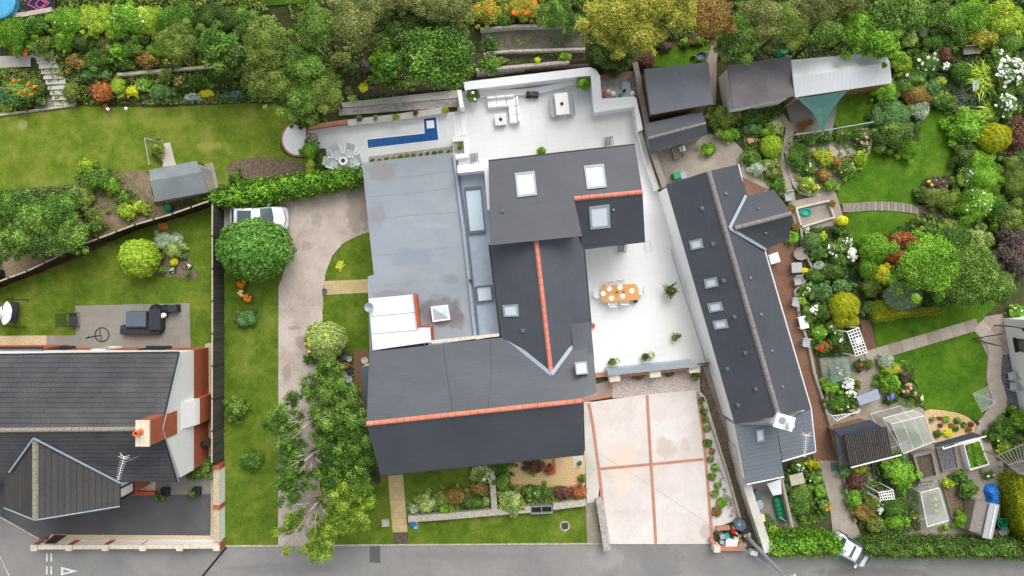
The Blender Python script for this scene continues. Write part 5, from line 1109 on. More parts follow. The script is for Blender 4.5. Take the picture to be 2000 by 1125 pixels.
def table(name, label, px, py, ang, w, d_, h, top, legm, cat='table', group=None, th=.05, inset=.08):
    r = px_thing(name, label, cat, px, py, ang, group=group); m = M(); m.box((0, 0, h - th / 2), (w, d_, th)); m.build('tabletop', MAT[top], r, local=True, bevel=.01)
    for sx in (-1, 1):
        for sy in (-1, 1): m = M(); m.box((sx * (w / 2 - inset), sy * (d_ / 2 - inset), (h - th) / 2), (.07, .07, h - th)); m.build('leg', MAT[legm], r, local=True)
    return r
def bench(label, px, py, ang, w, d_, mat, group=None):
    r = px_thing('bench', label, 'bench', px, py, ang, group=group); m = M()
    for k in range(3): m.box((-d_ / 3 + d_ / 3 * k, 0, .44), (d_ / 3 - .02, w, .05))
    m.build('seat', MAT[mat], r, local=True)
    m = M(); m.box((d_ / 2 + .04, 0, .62), (.04, w, .34)); m.build('backrest', MAT[mat], r, local=True)
    for s_ in (-1, 1): m = M(); m.box((0, s_ * (w / 2 - .08), .21), (d_ * .8, .06, .42)); m.build('leg', MAT[mat], r, local=True)
    return r
RA = math.degrees(HA)
# wooden dining set
t = px_thing('dining_table', 'long light wooden outdoor dining table laid with white plates', 'table', 1208, 572, 2.5)
m = M(); m.prism([(-1.35, -.45), (-1.1, -.62), (1.2, -.56), (1.35, -.2), (1.3, .35), (1.1, .6), (-1.2, .56), (-1.38, .25)], .7, .75); m.build('tabletop', MAT['teak'], t, local=True)
for sx in (-1, 1):
    for sy in (-1, 1): m = M(); m.box((sx * 1.05, sy * .4, .35), (.08, .08, .7)); m.build('leg', MAT['teak'], t, local=True)
pq = [(1178, 573), (1190, 564), (1211, 561), (1194, 582), (1216, 578), (1234, 568)]
pn = ['leftmost end', 'upper left', 'upper right', 'lower left', 'lower right', 'right end']
for (x, y), w_ in zip(pq, pn): m = M(); m.lathe(P(x, y, .752), [(.05, 0), (.17, .006), (.19, .022), (.18, .022), (.05, .01)], 20); tag(m.build('plate', MAT['white'], origin=P(x, y, .752)), 'round white plate at the %s place of the wooden table' % w_, 'plate', 'plates on the wooden table')
for (x, y, mt, l_) in ((1205, 570, 'green_bag', 'small dark green vase in the middle of the wooden table'), (1218, 570, 'terracotta', 'small terracotta pot on the wooden table near its right side')): m = M(); m.lathe(P(x, y, .752), [(.05, 0), (.08, .1), (.05, .16), (.04, .16)], 12); tag(m.build('vase', MAT[mt], origin=P(x, y, .752)), l_, 'vase')
m = M(); m.lathe((0, 0, 0), [(.14, 0), (.17, .3), (.13, .34), (.02, .35)], 14); tag(m.build('lantern', MAT['char'], origin=P(1240, 587, 0), bevel=0), 'small dark round lantern standing by the lower right corner of the dining table', 'lantern'); bpy.data.objects['lantern'].location = P(1240, 587, 0); 
def fixlocal(o, p):
    for v in o.data.vertices: v.co += Vector(p)
fixlocal(bpy.data.objects['lantern'], P(1240, 587, 0))
for x, y, a, l_ in ((1168, 573, -90, 'white outdoor chair at the left end of the wooden table'), (1245, 567, 90, 'white outdoor chair at the right end of the wooden table'), (1190, 559, 182, 'white outdoor chair on the upper left side of the wooden table'), (1211, 556, 182, 'white outdoor chair on the upper right side of the wooden table'), (1194, 588, 2, 'white outdoor chair on the lower left side of the wooden table'), (1216, 584, 2, 'white outdoor chair on the lower right side of the wooden table')):
    chair('dining_chair', l_, x, y, a, 'white', 'chairs around the wooden dining table')
# white dining table with benches
t = table('dining_table', 'rectangular white outdoor table between two grey benches', 1096, 208, 96, 1.55, .95, .75, 'white', 'metal'); m = M(); m.lathe((0, 0, .752), [(.12, 0), (.1, .1), (.02, .12)], 10); t2 = m.build('centrepiece', MAT['char'], t, local=True)
bench('pale grey bench on the left side of the white dining table', 1081, 211, 185, 1.55, .42, 'metal'); bench('pale grey bench on the right side of the white dining table', 1113, 207, 6, 1.55, .42, 'metal')
# corner sofa
t = px_thing('corner_sofa', 'white corner sofa shaped like an L on the upper patio', 'sofa', 988, 215, RA - 1)
for (x, y, w, d_) in ((-.35, .48, 1.9, .72), (.55, -.45, .72, 1.25)):
    m = M(); m.box((x, y, .2), (w, d_, .4)); m.build('base', MAT['white'], t, local=True, bevel=.03)
for (x, y, w, d_) in ((-.95, .45, .64, .6), (-.3, .45, .64, .6), (.5, .42, .8, .6), (.48, -.2, .58, .6), (.48, -.8, .58, .56)): m = M(); m.box((x, y, .46), (w, d_, .14)); m.build('seat_cushion', MAT['white'], t, local=True, bevel=.05)
for (x, y, w, d_) in ((-.95, .8, .62, .16), (-.3, .8, .62, .16), (.35, .8, .62, .16), (.86, .4, .16, .66), (.86, -.27, .16, .62), (.86, -.86, .16, .5)): m = M(); m.box((x, y, .62), (w, d_, .34)); m.build('back_cushion', MAT['white'], t, local=True, bevel=.05)
t = px_thing('fire_table', 'square pale coffee table in the angle of the corner sofa', 'table', 978, 236, RA); m = M(); m.box((0, 0, .2), (.72, .72, .4)); m.build('base', MAT['frame_grey'], t, local=True); m = M(); m.box((0, 0, .42), (.84, .84, .05)); m.build('tabletop', MAT['flat_white'], t, local=True, bevel=.01); m = M(); m.lathe((0, 0, .445), [(.13, 0), (.1, .06), (.02, .08)], 8); m.build('centrepiece', MAT['char'], t, local=True)
for x, l_ in ((1033, 'left of the two small black planters by the white retaining wall'), (1046, 'right of the two small black planters by the white retaining wall')):
    plant(x, 183, 6, 5, 's', 'purple', l_, h=.7, name='planter', cat='planter', pot=(.2, 'sq_black', .35))
# grey frames by the house walls
for x, y, a, l_ in ((1187, 278, 8, 'grey slatted reclining chair by the north wall of the house'), (926, 310, 8, 'grey slatted reclining chair near the white parapet and steps'), (1212, 485, 4, 'dark grey metal recliner under the south eaves of the house')):
    t = px_thing('reclining_chair', l_, 'chair', x, y, a); m = M()
    for k in range(4): m.box((-.15 + .1 * k, 0, .45), (.07, .62, .04))
    m.build('seat', MAT['frame_dark'], t, local=True); m = M(); m.tube([(.28, -.3, 0), (.28, -.3, .6), (.28, .3, .6), (.28, .3, 0)], .02); m.tube([(-.25, -.3, 0), (-.25, -.3, .45), (-.25, .3, .45), (-.25, .3, 0)], .02); m.build('frame', MAT['dark'], t, local=True)
# fire bowl and four chairs on the lower patio
t = px_thing('fire_bowl', 'round white fire bowl with a dark centre among four pale chairs', 'fire bowl', 673, 316, 0); m = M(); m.lathe((0, 0, 0), [(.2, 0), (.24, .35), (.33, .42), (.33, .46), (.2, .46)], 24); m.build('bowl', MAT['white'], t, local=True); m = M(); m.lathe((0, 0, .44), [(.15, 0.02), (.12, .03)], 16); m.build('fire_pit', MAT['dark'], t, local=True)
def adirondack(label, px, py, ang):
    r = px_thing('garden_chair', label, 'chair', px, py, ang, group='pale chairs round the fire bowl'); m = M()
    for k in range(5): m.box((-.24 + .12 * k, .1, .33), (.1, .56, .03), rx=-.12)
    m.build('seat', MAT['flat_white'], r, local=True); m = M()
    for k in range(5): m.box((-.26 + .13 * k, -.36, .6), (.1, .72, .03), rx=-1.0)
    m.build('backrest', MAT['flat_white'], r, local=True)
    for s_ in (-1, 1): m = M(); m.box((s_ * .36, 0, .55), (.09, .8, .03)); m.build('armrest', MAT['white'], r, local=True); m = M(); m.box((s_ * .34, .3, .27), (.05, .07, .54)); m.build('leg', MAT['white'], r, local=True); m = M(); m.box((s_ * .34, -.2, .27), (.05, .07, .5)); m.build('leg', MAT['white'], r, local=True)
adirondack('pale slatted chair above and left of the fire bowl', 661, 300, 205); adirondack('pale slatted chair above and right of the fire bowl', 686, 299, 165)
adirondack('pale slatted chair at the left of the fire bowl', 652, 321, 255); adirondack('pale slatted chair at the right of the fire bowl', 696, 316, 110)
t = px_thing('wicker_chair', 'small pink grey wicker chair at the left edge of the lower patio', 'chair', 615, 270, 70); m = M(); m.lathe((0, 0, 0), [(.25, 0), (.3, .4), (.28, .42)], 14); m.build('seat', MAT['conc'], t, local=True); m = M(); m.box((0, .3, .5), (.5, .06, .5)); m.build('backrest', MAT['conc'], t, local=True)

# ---------------------------------------------------------------- left neighbour's garden
t = px_thing('swing_seat', 'swing seat with a curved white canopy at the left edge', 'swing seat', 38, 610, -8); m = M(); n = 10; V = []
for i in range(n + 1):
    a = R(60 - 120 * i / n); 
    for r_ in (.35, 1.15): V.append((-.55 + r_ * math.cos(a), r_ * math.sin(a) * .85, 1.75 - .25 * abs(math.sin(a)) - .1 * (r_ > 1)))
m.add(V, [[2 * i, 2 * i + 1, 2 * i + 3, 2 * i + 2] for i in range(n)]); o = m.build('canopy', MAT['white'], t, local=True); sd = o.modifiers.new('thick', 'SOLIDIFY'); sd.thickness = .04
m = M(); m.tube([(-.6, 1, 0), (-.1, .95, 1.6), (-.1, -.95, 1.6), (-.6, -1, 0)], .03); m.tube([(.6, 1, 0), (.1, .95, 1.6)], .03); m.tube([(.6, -1, 0), (.1, -.95, 1.6)], .03); m.build('frame', MAT['dark'], t, local=True); m = M(); m.box((-.1, 0, .45), (.55, 1.5, .1)); m.build('seat', MAT['char'], t, local=True)
t = px_thing('garden_chair', 'black mesh garden chair on the edge of the grey patio', 'chair', 150, 624, 92); m = M(); m.box((0, 0, .42), (.95, .55, .04)); m.build('seat', MAT['char'], t, local=True)
m = M()
for k in range(14): m.box((-.46 + .92 * k / 13, .62, .8), (.03, .6, .02), rx=.9)
for k in range(6): m.box((0, .42 + .08 * k, .55 + .1 * k), (.95, .02, .02))
m.build('backrest', MAT['black'], t, local=True)
for s_ in (-1, 1):
    m = M(); m.box((s_ * .47, .05, .6), (.06, .7, .04)); m.build('armrest', MAT['black'], t, local=True)
    for yy in (-.25, .25): m = M(); m.box((s_ * .47, yy, .3), (.04, .04, .6)); m.build('leg', MAT['black'], t, local=True)
# covered furniture
t = px_thing('covered_sofa', 'large outdoor sofa set under a charcoal cover on the grey patio', 'covered furniture', 287, 632, 0); m = M()
m.prism([(-1.65, -.75), (1.15, -.75), (1.35, -.5), (1.35, .25), (.85, .35), (.6, .35), (-1.6, -.1)], 0, .62); m.box((-.35, .3, .4), (1.5, 1.2, .8)); m.box((.95, .3, .42), (.85, 1.5, .84)); o = m.build('cover', MAT['char'], t, local=True, bevel=.08)
m = M(); m.box((-.35, .35, .83), (1.42, 1.05, .04)); m.build('cover_top', MAT['frame_dark'], t, local=True, bevel=.02)
t = px_thing('covered_barbecue', 'lumpy black covered barbecue behind the covered sofa', 'barbecue', 325, 604, 6); m = M(); m.lathe((-.55, 0, 0), [(.42, 0), (.45, .5), (.3, .7), (.05, .75)], 9); m.lathe((.15, 0, 0), [(.32, 0), (.35, .45), (.2, .62), (.03, .66)], 8, sx=1.6); m.build('cover', MAT['black'], t, local=True); m = M(); m.box((.75, 0, .35), (.66, .52, .7)); m.build('side_table', MAT['char'], t, local=True, bevel=.05)
t = px_thing('gas_bottle', 'white gas cylinder lying beside the covered barbecue', 'gas bottle', 322, 617, 20); m = M(); m.tube([(-.35, 0, .55), (-.3, 0, .55), (.3, 0, .5), (.38, 0, .5)], [.12, .19, .17, .05], 14); m.build('body', MAT['white'], t, local=True, smooth=True); m = M(); m.box((0, 0, .2), (.5, .3, .4)); m.build('stand', MAT['char'], t, local=True)
t = px_thing('hoop_frame', 'black ring with a long handle lying on the grey patio', 'garden ring', 195, 653, 0); m = M(); m.tube([(.22 + .5 * math.cos(R(a)), .5 * math.sin(R(a)), .12) for a in range(0, 361, 15)], .025, 6); m.build('ring', MAT['black'], t, local=True); m = M(); m.tube([(.1, -.05, .12), (-.35, -.12, .1), (-.95, -.28, .08)], .025, 6); m.tube([(-.95, -.28, .08), (-.7, -.12, .1)], .02, 6); m.tube([(.05, .4, .12), (.1, 0, .12), (.2, -.45, .12)], .02, 6); m.build('handle', MAT['black'], t, local=True)
m = M(); m.box((0, 0, .05), (.65, .42, .1)); tag(m.build('clay_slab', MAT['orange']), 'small orange clay slab by the brown fence', 'slab'); bpy.data.objects['clay_slab'].location = P(320, 442, 0)
t = px_thing('rubbish_bin', 'black bin at the left edge above the brown fence', 'bin', 4, 535, 10); m = M(); m.box((0, 0, .5), (.5, .55, 1)); m.build('body', MAT['black'], t, local=True, bevel=.04); m = M(); m.box((0, 0, 1.03), (.55, .6, .08)); m.build('lid', MAT['black'], t, local=True, bevel=.03)
t = px_thing('garden_trolley', 'green plastic watering can behind the left shed', 'watering can', 333, 407, 20); m = M(); m.lathe((0, 0, 0), [(.26, 0), (.3, .3), (.2, .42), (.04, .44)], 12); m.build('body', MAT['green_bag'], t, local=True); m = M(); m.tube([(.2, 0, .2), (.5, 0, .5)], .03); m.tube([(-.2, 0, .15), (-.35, 0, .35), (0, 0, .5)], .025); m.build('spout', MAT['green_bag'], t, local=True)
t = thing('trellis', 'thin metal trellis frame on the left lawn above the shed', 'trellis', P(290, 300, 0)); m = M()
m.tube([P(282, 270, .9), P(292, 322, .9)], .03); m.tube([P(282, 270, 0), P(282, 270, .9)], .03); m.tube([P(303, 270, 0), P(303, 270, 1)], .03); m.tube([P(282, 270, .9), P(303, 274, .9)], .03); m.tube([P(292, 322, 0), P(292, 322, .9)], .03); m.build('frame', MAT['metal'], t)
for x, y, l_ in ((219, 217, 'left of two round white lamps on the lawn edge'), (254, 216, 'right of two round white lamps on the lawn edge')): 
    t = px_thing('garden_lamp', l_, 'lamp', x, y, group='garden lamps along the lawn edge'); m = M(); m.lathe((0, 0, .5), [(.02, -.1), (.1, -.04), (.13, .05), (.08, .14), (.02, .16)], 14); m.build('lamp_shade', MAT['white'], t, local=True); m = M(); m.tube([(0, 0, 0), (0, 0, .5)], .02); m.build('pole', MAT['dark'], t, local=True)
for x, y, l_ in ((327, 958, 'square dark planter left of the brick house entrance'), (388, 957, 'square dark planter at the right of the brick house entrance')):
    t = px_thing('planter', l_, 'planter', x, y, group='square planters on the front slabs'); m = M(); m.ring([(-.27, -.27), (.27, -.27), (.27, .27), (-.27, .27)], [(-.2, -.2), (.2, -.2), (.2, .2), (-.2, .2)], 0, .5); m.build('pot', MAT['char'], t, local=True); m = M(); m.box((0, 0, .2), (.42, .42, .4)); m.build('soil', MAT['black'], t, local=True)

# ---------------------------------------------------------------- cars
def car(label, px, py, ang, L=4.1, W=1.75, Hc=1.5, back=0):
    r = px_thing('parked_car', label, 'car', px, py, ang)
    prof = [(-L / 2, .35), (-L / 2, .75), (-L * .47, .95), (-L * .42, 1.05), (-L * .36, 1.4), (-L * .12, Hc), (L * .08, Hc - .03), (L * .25, 1.05), (L * .42, .85), (L / 2 - .05, .68), (L / 2, .5), (L / 2 - .03, .25)]
    m = M(); ys = [(-1, .0), (-.97, .55), (-.9, .85), (-.55, 1), (0, 1.02), (.55, 1), (.9, .85), (.97, .55), (1, 0)]
    n = len(prof); V = []
    for yy, s_ in ys:
        for x, z in prof:
            zz = z if z <= .95 else .95 + (z - .95) * min(1, s_ * 1.0); wx = 1 - .1 * (abs(x) / (L / 2)) ** 3; wz = 1 - .16 * max(0, z - .95) / .55
            xx = x * (1 - .06 * abs(yy) ** 4 * (abs(x) / (L / 2)) ** 2); V.append((xx, yy * W / 2 * wx * wz, zz if z > .3 else z))
    F = [[j * n + i, j * n + i + 1, (j + 1) * n + i + 1, (j + 1) * n + i] for j in range(len(ys) - 1) for i in range(n - 1)] + [list(range(n)), [(len(ys) - 1) * n + i for i in range(n)][::-1]]
    m.add(V, F); b_ = m.build('body', MAT['carwhite'], r, local=True, smooth=True)
    ws = [(L * .09, -W * .36, Hc - .02), (L * .26, -W * .42, 1.04), (L * .29, 0, 1.05), (L * .26, W * .42, 1.04), (L * .09, W * .36, Hc - .02), (L * .11, 0, Hc + .01)]
    m = M(); m.slab([(x, y, z + .035) for x, y, z in ws], .03); m.build('windscreen', MAT['carglass'], r, local=True)
    m = M(); m.slab([(x, y, z + .02) for x, y, z in ((-L * .37, -W * .36, 1.38), (-L * .37, W * .36, 1.38), (-L * .43, W * .38, 1.1), (-L * .43, -W * .38, 1.1))], .03); m.build('rear_window', MAT['carglass'], r, local=True)
    for s_ in (-1, 1):
        m = M(); q = [(-L * .33, s_ * W * .375, 1.36), (L * .05, s_ * W * .375, 1.4), (L * .2, s_ * W * .468, 1.02), (-L * .36, s_ * W * .468, 1.02)]; m.add([(x, y + s_ * .03, z) for x, y, z in q] + [(x, y - s_ * .02, z) for x, y, z in q], [[0, 1, 2, 3], [7, 6, 5, 4], [0, 4, 5, 1], [1, 5, 6, 2], [2, 6, 7, 3], [3, 7, 4, 0]]); m.build('side_window', MAT['carglass'], r, local=True)
        m = M(); m.box((L * .2, s_ * (W / 2 + .09), 1.02), (.16, .2, .13)); m.build('wing_mirror', MAT['carwhite'], r, local=True, bevel=.03)
        m = M(); m.slab([(L * .44, s_ * W * .3, .84), (L * .495, s_ * W * .28, .66), (L * .47, s_ * W * .43, .66), (L * .41, s_ * W * .43, .86)], .05); m.build('headlight', MAT['glass'], r, local=True)
        for x in (-L * .31, L * .31):
            m = M(); m.tube([(x, s_ * (W / 2 - .2), .32), (x, s_ * (W / 2 - .01), .32)], .32, 20); w_ = m.build('wheel', MAT['tyre'], r, local=True); m = M(); m.tube([(x, s_ * (W / 2 - .05), .32), (x, s_ * (W / 2 + .005), .32)], .2, 14); m.build('rim', MAT['metal'], w_, local=True)
    m = M(); m.tube([(L * .455, -W * .3, .8), (L * .49, 0, .78), (L * .455, W * .3, .8)], .025, 6); m.build('grille', MAT['dark'], r, local=True)
    m = M(); m.slab([(-L * .3, -W * .28, Hc - .02), (-L * .06, -W * .28, Hc + .01), (-L * .06, W * .28, Hc + .01), (-L * .3, W * .28, Hc - .02)], .02); m.build('roof_window', MAT['carglass'], r, local=True); return r
car('white hatchback on the concrete drive, half hidden by the round tree', 512, 429, 0)
car('small white car nosing out of the hedge gap onto the road', 1654, 1067, -27, L=2.8, W=1.6, Hc=1.35)

# ---------------------------------------------------------------- front and drive objects
t = px_thing('window_box', 'dark window well with a pale blue frame in the stone wall', 'window box', 1057, 991, 2.5); m = M(); m.ring([(-.78, -.27), (.78, -.27), (.78, .27), (-.78, .27)], [(-.72, -.2), (.72, -.2), (.72, .22), (-.72, .22)], 0, .6); m.box((0, 0, .3), (.05, .44, .55)); m.build('frame', MAT['frame_grey'], t, local=True); m = M(); m.box((0, 0, .2), (1.44, .42, .3)); m.build('well', MAT['black'], t, local=True)
t = px_thing('toy_stand', 'blue and white plastic sign board lying by the front path', 'sign', 809, 1023, 10); m = M(); m.box((0, .1, .3), (.45, .3, .06), rx=.4); m.build('board', MAT['blue_tarp'], t, local=True); m = M(); m.box((.1, -.2, .15), (.35, .3, .05), rx=-.4); m.build('base', MAT['aqua'], t, local=True); m = M(); m.box((.28, .15, .36), (.16, .2, .05)); m.build('flap', MAT['orange'], t, local=True)
t = px_thing('drain_cover', 'dark metal grate in a ring of stones on the front lawn', 'drain cover', 1103, 1027, 0); m = M(); m.lathe((0, 0, 0), [(.38, 0), (.38, .06), (.26, .06), (.26, .02)], 18); m.build('rim', MAT['pebble'], t, local=True); m = M()
for k in range(6): m.box((-.2 + .08 * k, 0, .05), (.03, .45, .03)); m.box((0, -.2 + .08 * k, .045), (.45, .03, .025))
m.build('grate', MAT['dark'], t, local=True)
t = px_thing('stone_block', 'small grey stone trough on the grass left of the front path', 'trough', 754, 1019, 5); m = M(); m.ring([(-.25, -.25), (.25, -.25), (.25, .25), (-.25, .25)], [(-.18, -.18), (.18, -.18), (.18, .18), (-.18, .18)], 0, .35); m.box((0, 0, .15), (.36, .36, .3)); m.build('trough', MAT['stone'], t, local=True)
t = px_thing('well_cover', 'dark round hole cover at the foot of the front path', 'cover', 781, 1050, 0); m = M(); m.lathe((0, 0, 0), [(.3, 0), (.3, .05), (.02, .06)], 16); m.build('cover', MAT['dark'], t, local=True); patch('path_end', [(768, 1040), (796, 1039), (797, 1062), (770, 1062)], 'soil_dark', 8)
t = px_thing('brick_planter', 'red brick raised bed at the road corner filled with boxes', 'planter', 1430, 1052, 3); m = M(); c = P(1430, 1050, 0)
m2 = lambda x, y, z=0.45: (P(x, y, z) - Vector((*c.xy, 0)))
o_ = thing('corner_wall', 'low red brick corner wall with a sandstone pier beside the road', 'wall', Vector((*c.xy, 0)))
bpy.data.objects.remove(t)
m = M(); m.prism([P(x, y, .5).xy for x, y in ((1386, 1054), (1393, 1052), (1404, 1068), (1456, 1068), (1456, 1076), (1398, 1076))], 0, .5); m.prism([P(x, y, .45).xy for x, y in ((1400, 1030), (1426, 1029), (1426, 1035), (1400, 1037))], 0, .45); m.build('wall', MAT['brick_flat'], o_); m = M(); p = P(1401, 1073, .8); m.box((p.x, p.y, .4), (.46, .46, .8)); m.build('pier', MAT['cream'], o_)
for k, (x, y, w, d_, h, mt, nm_, l_) in enumerate(((1409, 1046, .34, .34, .3, 'flat_blue', 'storage_box', 'pale blue box, upper one of two at the corner wall'), (1408, 1057, .3, .26, .32, 'flat_blue', 'storage_box', 'pale blue box, lower one of two at the corner wall'), (1418, 1044, .3, .36, .3, 'teal', 'storage_box', 'teal box beside the pale blue boxes'), (1426, 1059, .85, .6, .4, 'render', 'stone_slab', 'large pale stone slab in the middle of the corner bed'), (1436, 1050, .34, .26, .35, 'cream', 'rubble_block', 'cream stone block right of the teal box'), (1444, 1054, .24, .24, .3, 'orange', 'rubble_block', 'small orange brown block in the corner bed'), (1448, 1062, .5, .36, .4, 'stone', 'rubble_block', 'grey stone block near the pole'), (1456, 1041, .46, .36, .5, 'cream', 'rubble_block', 'cream block right beside the pole'), (1468, 1075, .5, .32, .6, 'white', 'utility_box', 'small white box at the road edge beside the pole'), (1442, 1044, .3, .24, .3, 'conc', 'rubble_block', 'grey block above the cream block'), (1432, 1028, .3, .2, .4, 'stone', 'rubble_block', 'small stone block above the red can'))):
    m = M(); m.box((0, 0, h / 2), (w, d_, h), random.Random(k).uniform(-.3, .3)); o = m.build(nm_, MAT[mt], bevel=.03); o.location = P(x, y, 0); tag(o, l_, nm_.split('_')[-1] if 'rubble' not in nm_ else 'block')
t = px_thing('fuel_can', 'bright red plastic can in the corner bed', 'can', 1431, 1035, -30); m = M(); m.box((0, 0, .22), (.42, .3, .44)); m.build('body', MAT['red'], t, local=True, bevel=.06); m = M(); m.tube([(.1, 0, .44), (.2, 0, .54)], .04); m.build('cap', MAT['white'], t, local=True)
t = px_thing('water_butt', 'dark teal barrel behind the red can', 'barrel', 1440, 1019, 0); m = M(); m.lathe((0, 0, 0), [(.36, 0), (.42, .4), (.38, .8), (.02, .84)], 18); m.build('barrel', MAT['frame_dark'], t, local=True); m = M(); m.lathe((-.15, .08, .84), [(.13, 0), (.11, .05), (.02, .06)], 12); m.build('lid', MAT['aqua'], t, local=True)
t = px_thing('rubbish_bin', 'dark grey round bin beside the utility pole', 'bin', 1449, 1028, 0); m = M(); m.lathe((0, 0, 0), [(.26, 0), (.3, .7), (.32, .72), (.28, .78), (.02, .82)], 16); m.build('body', MAT['char'], t, local=True)
t = px_thing('utility_pole', 'tall grey utility pole at the road corner carrying thin wires', 'pole', 1455, 1044, 0); m = M(); m.tube([(0, 0, -.2), (0, 0, 4), (0, 0, 8.2)], [.14, .12, .09], 12); m.build('pole', MAT['frame_grey'], t, local=True); m = M(); m.box((0, 0, 7.6), (1.2, .1, .1), .5); m.build('crossarm', MAT['metal'], t, local=True); m = M()
for k in (-.5, -.2, .2, .5): m.lathe((k * math.cos(.5), k * math.sin(.5), 7.65), [(.04, 0), (.06, .1), (.02, .16)], 8)
m.build('insulator', MAT['white'], t, local=True)
pt = P(1455, 1044, 0); pt.z = 7.7
for k, (x, y, h, l_) in enumerate(((1160, 880, 5.2, 'thin pale wire from the pole to the corner of the house roof'), (1385, 1030, .4, 'thin pale stay wire from the pole down to the drive corner'), (2100, 1300, 7, 'dark overhead wire from the pole along the road'))):
    e = P(x, y, h); m = M(); m.tube([pt.lerp(e, s_ / 12) - Vector((0, 0, 1.2 * (1 - (2 * s_ / 12 - 1) ** 2) * (k != 1))) for s_ in range(13)], .014, 4); tag(m.build('overhead_wire', MAT['frame_grey' if k < 2 else 'dark'], origin=pt), l_, 'wire')

# ---------------------------------------------------------------- furniture along the brick path
table('side_table', 'small square white table against the long house', 1507, 505, 18, .72, .72, .55, 'white', 'white')
t = px_thing('stone_bowl', 'wide pale stone basin at the top of the brick path', 'basin', 1560, 496, 0); m = M(); m.lathe((0, 0, 0), [(.4, 0), (.52, .4), (.5, .42), (.4, .34), (.3, .3)], 9, sx=1.05, sy=.95); m.build('basin', MAT['conc'], t, local=True)
table('side_table', 'square pale grey slatted stool with a short handle below the stone basin', 1551, 523, 3, .74, .72, .5, 'metal', 'metal')
chair('garden_chair', 'pale chair directly below the slatted stool on the brick path', 1554, 549, 192, 'metal'); chair('garden_chair', 'pale chair with a dark seat, middle of the brick path', 1550, 590, -100, 'metal'); chair('garden_chair', 'lowest pale garden chair on the brick path', 1570, 668, -98, 'metal'); chair('garden_chair', 'pale chair in the corner above the slate cross wing', 1536, 386, 190, 'metal')
table('side_table', 'white rectangular table with a small pot in the brick path', 1563, 629, 12, .62, .9, .6, 'white', 'white')
t = px_thing('toy', 'bright yellow plastic toy lying by the low wall', 'toy', 1574, 530, -12); m = M(); m.lathe((-.12, 0, 0), [(.2, 0), (.26, .15), (.1, .28)], 10, sx=1.3, sy=.9); m.lathe((.25, -.08, 0), [(.12, 0), (.15, .1), (.05, .16)], 8, sx=1.6); m.build('body', MAT['yellow'], t, local=True)
t = px_thing('toy', 'sea green plastic pond ornament in the square basin', 'ornament', 1572, 415, 0); m = M(); m.lathe((0, 0, 0), [(.34, 0), (.4, .15), (.3, .24), (.2, .1)], 12, sx=1.1, sy=.8); m.build('body', MAT['teal'], t, local=True)
t = thing('garden_basin', 'rectangular concrete basin with a pale rim in the slab terrace', 'basin', P(1592, 417, 0)); m = M(); m.ring([P(x, y, .3).xy for x, y in ((1553, 405), (1620, 390), (1632, 425), (1565, 446))], [P(x, y, .3).xy for x, y in ((1558, 408), (1617, 394), (1628, 423), (1567, 441))], 0, .3); m.build('rim', MAT['conc_light'], t); m = M(); m.sheet([P(x, y, .08) for x, y in ((1557, 407), (1618, 393), (1629, 424), (1566, 442))]); m.build('floor', MAT['conc'], t)
def trellis(name, label, pts, h, nx, ny, mat, cat='trellis', w=.045):
    r = thing(name, label, cat, Vector((*P(*pts[0], h).xy, 0))); q = [P(x, y, z) for (x, y), z in zip(pts, h if isinstance(h, (list, tuple)) else [h] * 4)]; m = M()
    for k in range(nx + 1): m.tube([q[0].lerp(q[1], k / nx), q[3].lerp(q[2], k / nx)], w / 2, 5)
    for k in range(ny + 1): m.tube([q[0].lerp(q[3], k / ny), q[1].lerp(q[2], k / ny)], w / 2, 5)
    m.build('lattice', MAT[mat], r)
    for p in q: m = M(); m.tube([Vector((*p.xy, 0)), p], w * .7, 6); m.build('post', MAT[mat], r)
    return r
trellis('pergola', 'white square lattice pergola beside the golden hedge', [(1655, 648), (1677, 640), (1694, 688), (1672, 695)], 2.1, 4, 8, 'white', 'pergola', .07)
t = px_thing('side_table', 'small white table under the lattice pergola', 'table', 1670, 664, 10); m = M(); m.box((0, 0, .5), (.42, .42, .05)); m.build('tabletop', MAT['white'], t, local=True); m = M(); m.tube([(0, 0, 0), (0, 0, .5)], .04); m.build('leg', MAT['white'], t, local=True)
trellis('arch', 'small white lattice arch above the white roses', [(1716, 962), (1744, 957), (1747, 974), (1721, 977)], 2.0, 6, 3, 'white', 'arch', .06)
def glassbox(name, label, cat, base, h0, ridge_px=None, hr=0, mat='poly', fr='white', t=.05, bars=3):
    "glazed box; base = four photo pixels of the eaves at height h0"
    q = [P(x, y, h0) for x, y in base]; c = sum(q, Vector()) / 4; r = thing(name, label, cat, Vector((*c.xy, 0))); f = M(); g = M(); rg_ = M(); lo = [Vector((*p.xy, 0)) for p in q]
    for a, b in zip(q, q[1:] + q[:1]):
        f.tube([a, b], t / 2, 5); la, lb = Vector((*a.xy, 0.02)), Vector((*b.xy, 0.02)); f.tube([la, lb], t / 2, 5)
        for k in range(bars + 1): f.tube([la.lerp(lb, k / bars), a.lerp(b, k / bars)], t / 3, 5)
        g.add([la, lb, b, a], [[0, 1, 2, 3]])
    if ridge_px:
        ra, rb = [P(x, y, hr) for x, y in ridge_px]; f.tube([ra, rb], t / 2, 5)
        for (a, b) in ((q[0], q[1]), (q[3], q[2])):
            for k in range(bars + 1): f.tube([a.lerp(b, k / bars), ra.lerp(rb, k / bars)], t / 3, 5)
            rg_.add([a, b, rb, ra], [[0, 1, 2, 3]])
        g.add([q[0], ra, q[3]], [[0, 1, 2]]); g.add([q[1], rb, q[2]], [[0, 1, 2]])
    else: g.add([p + Vector((0, 0, -.01)) for p in q], [[0, 1, 2, 3]])
    f.build('frame', MAT[fr], r); g.build('glazing', MAT[mat], r)
    if ridge_px: rg_.build('roof_glazing', MAT['haze_poly'], r)
    return r
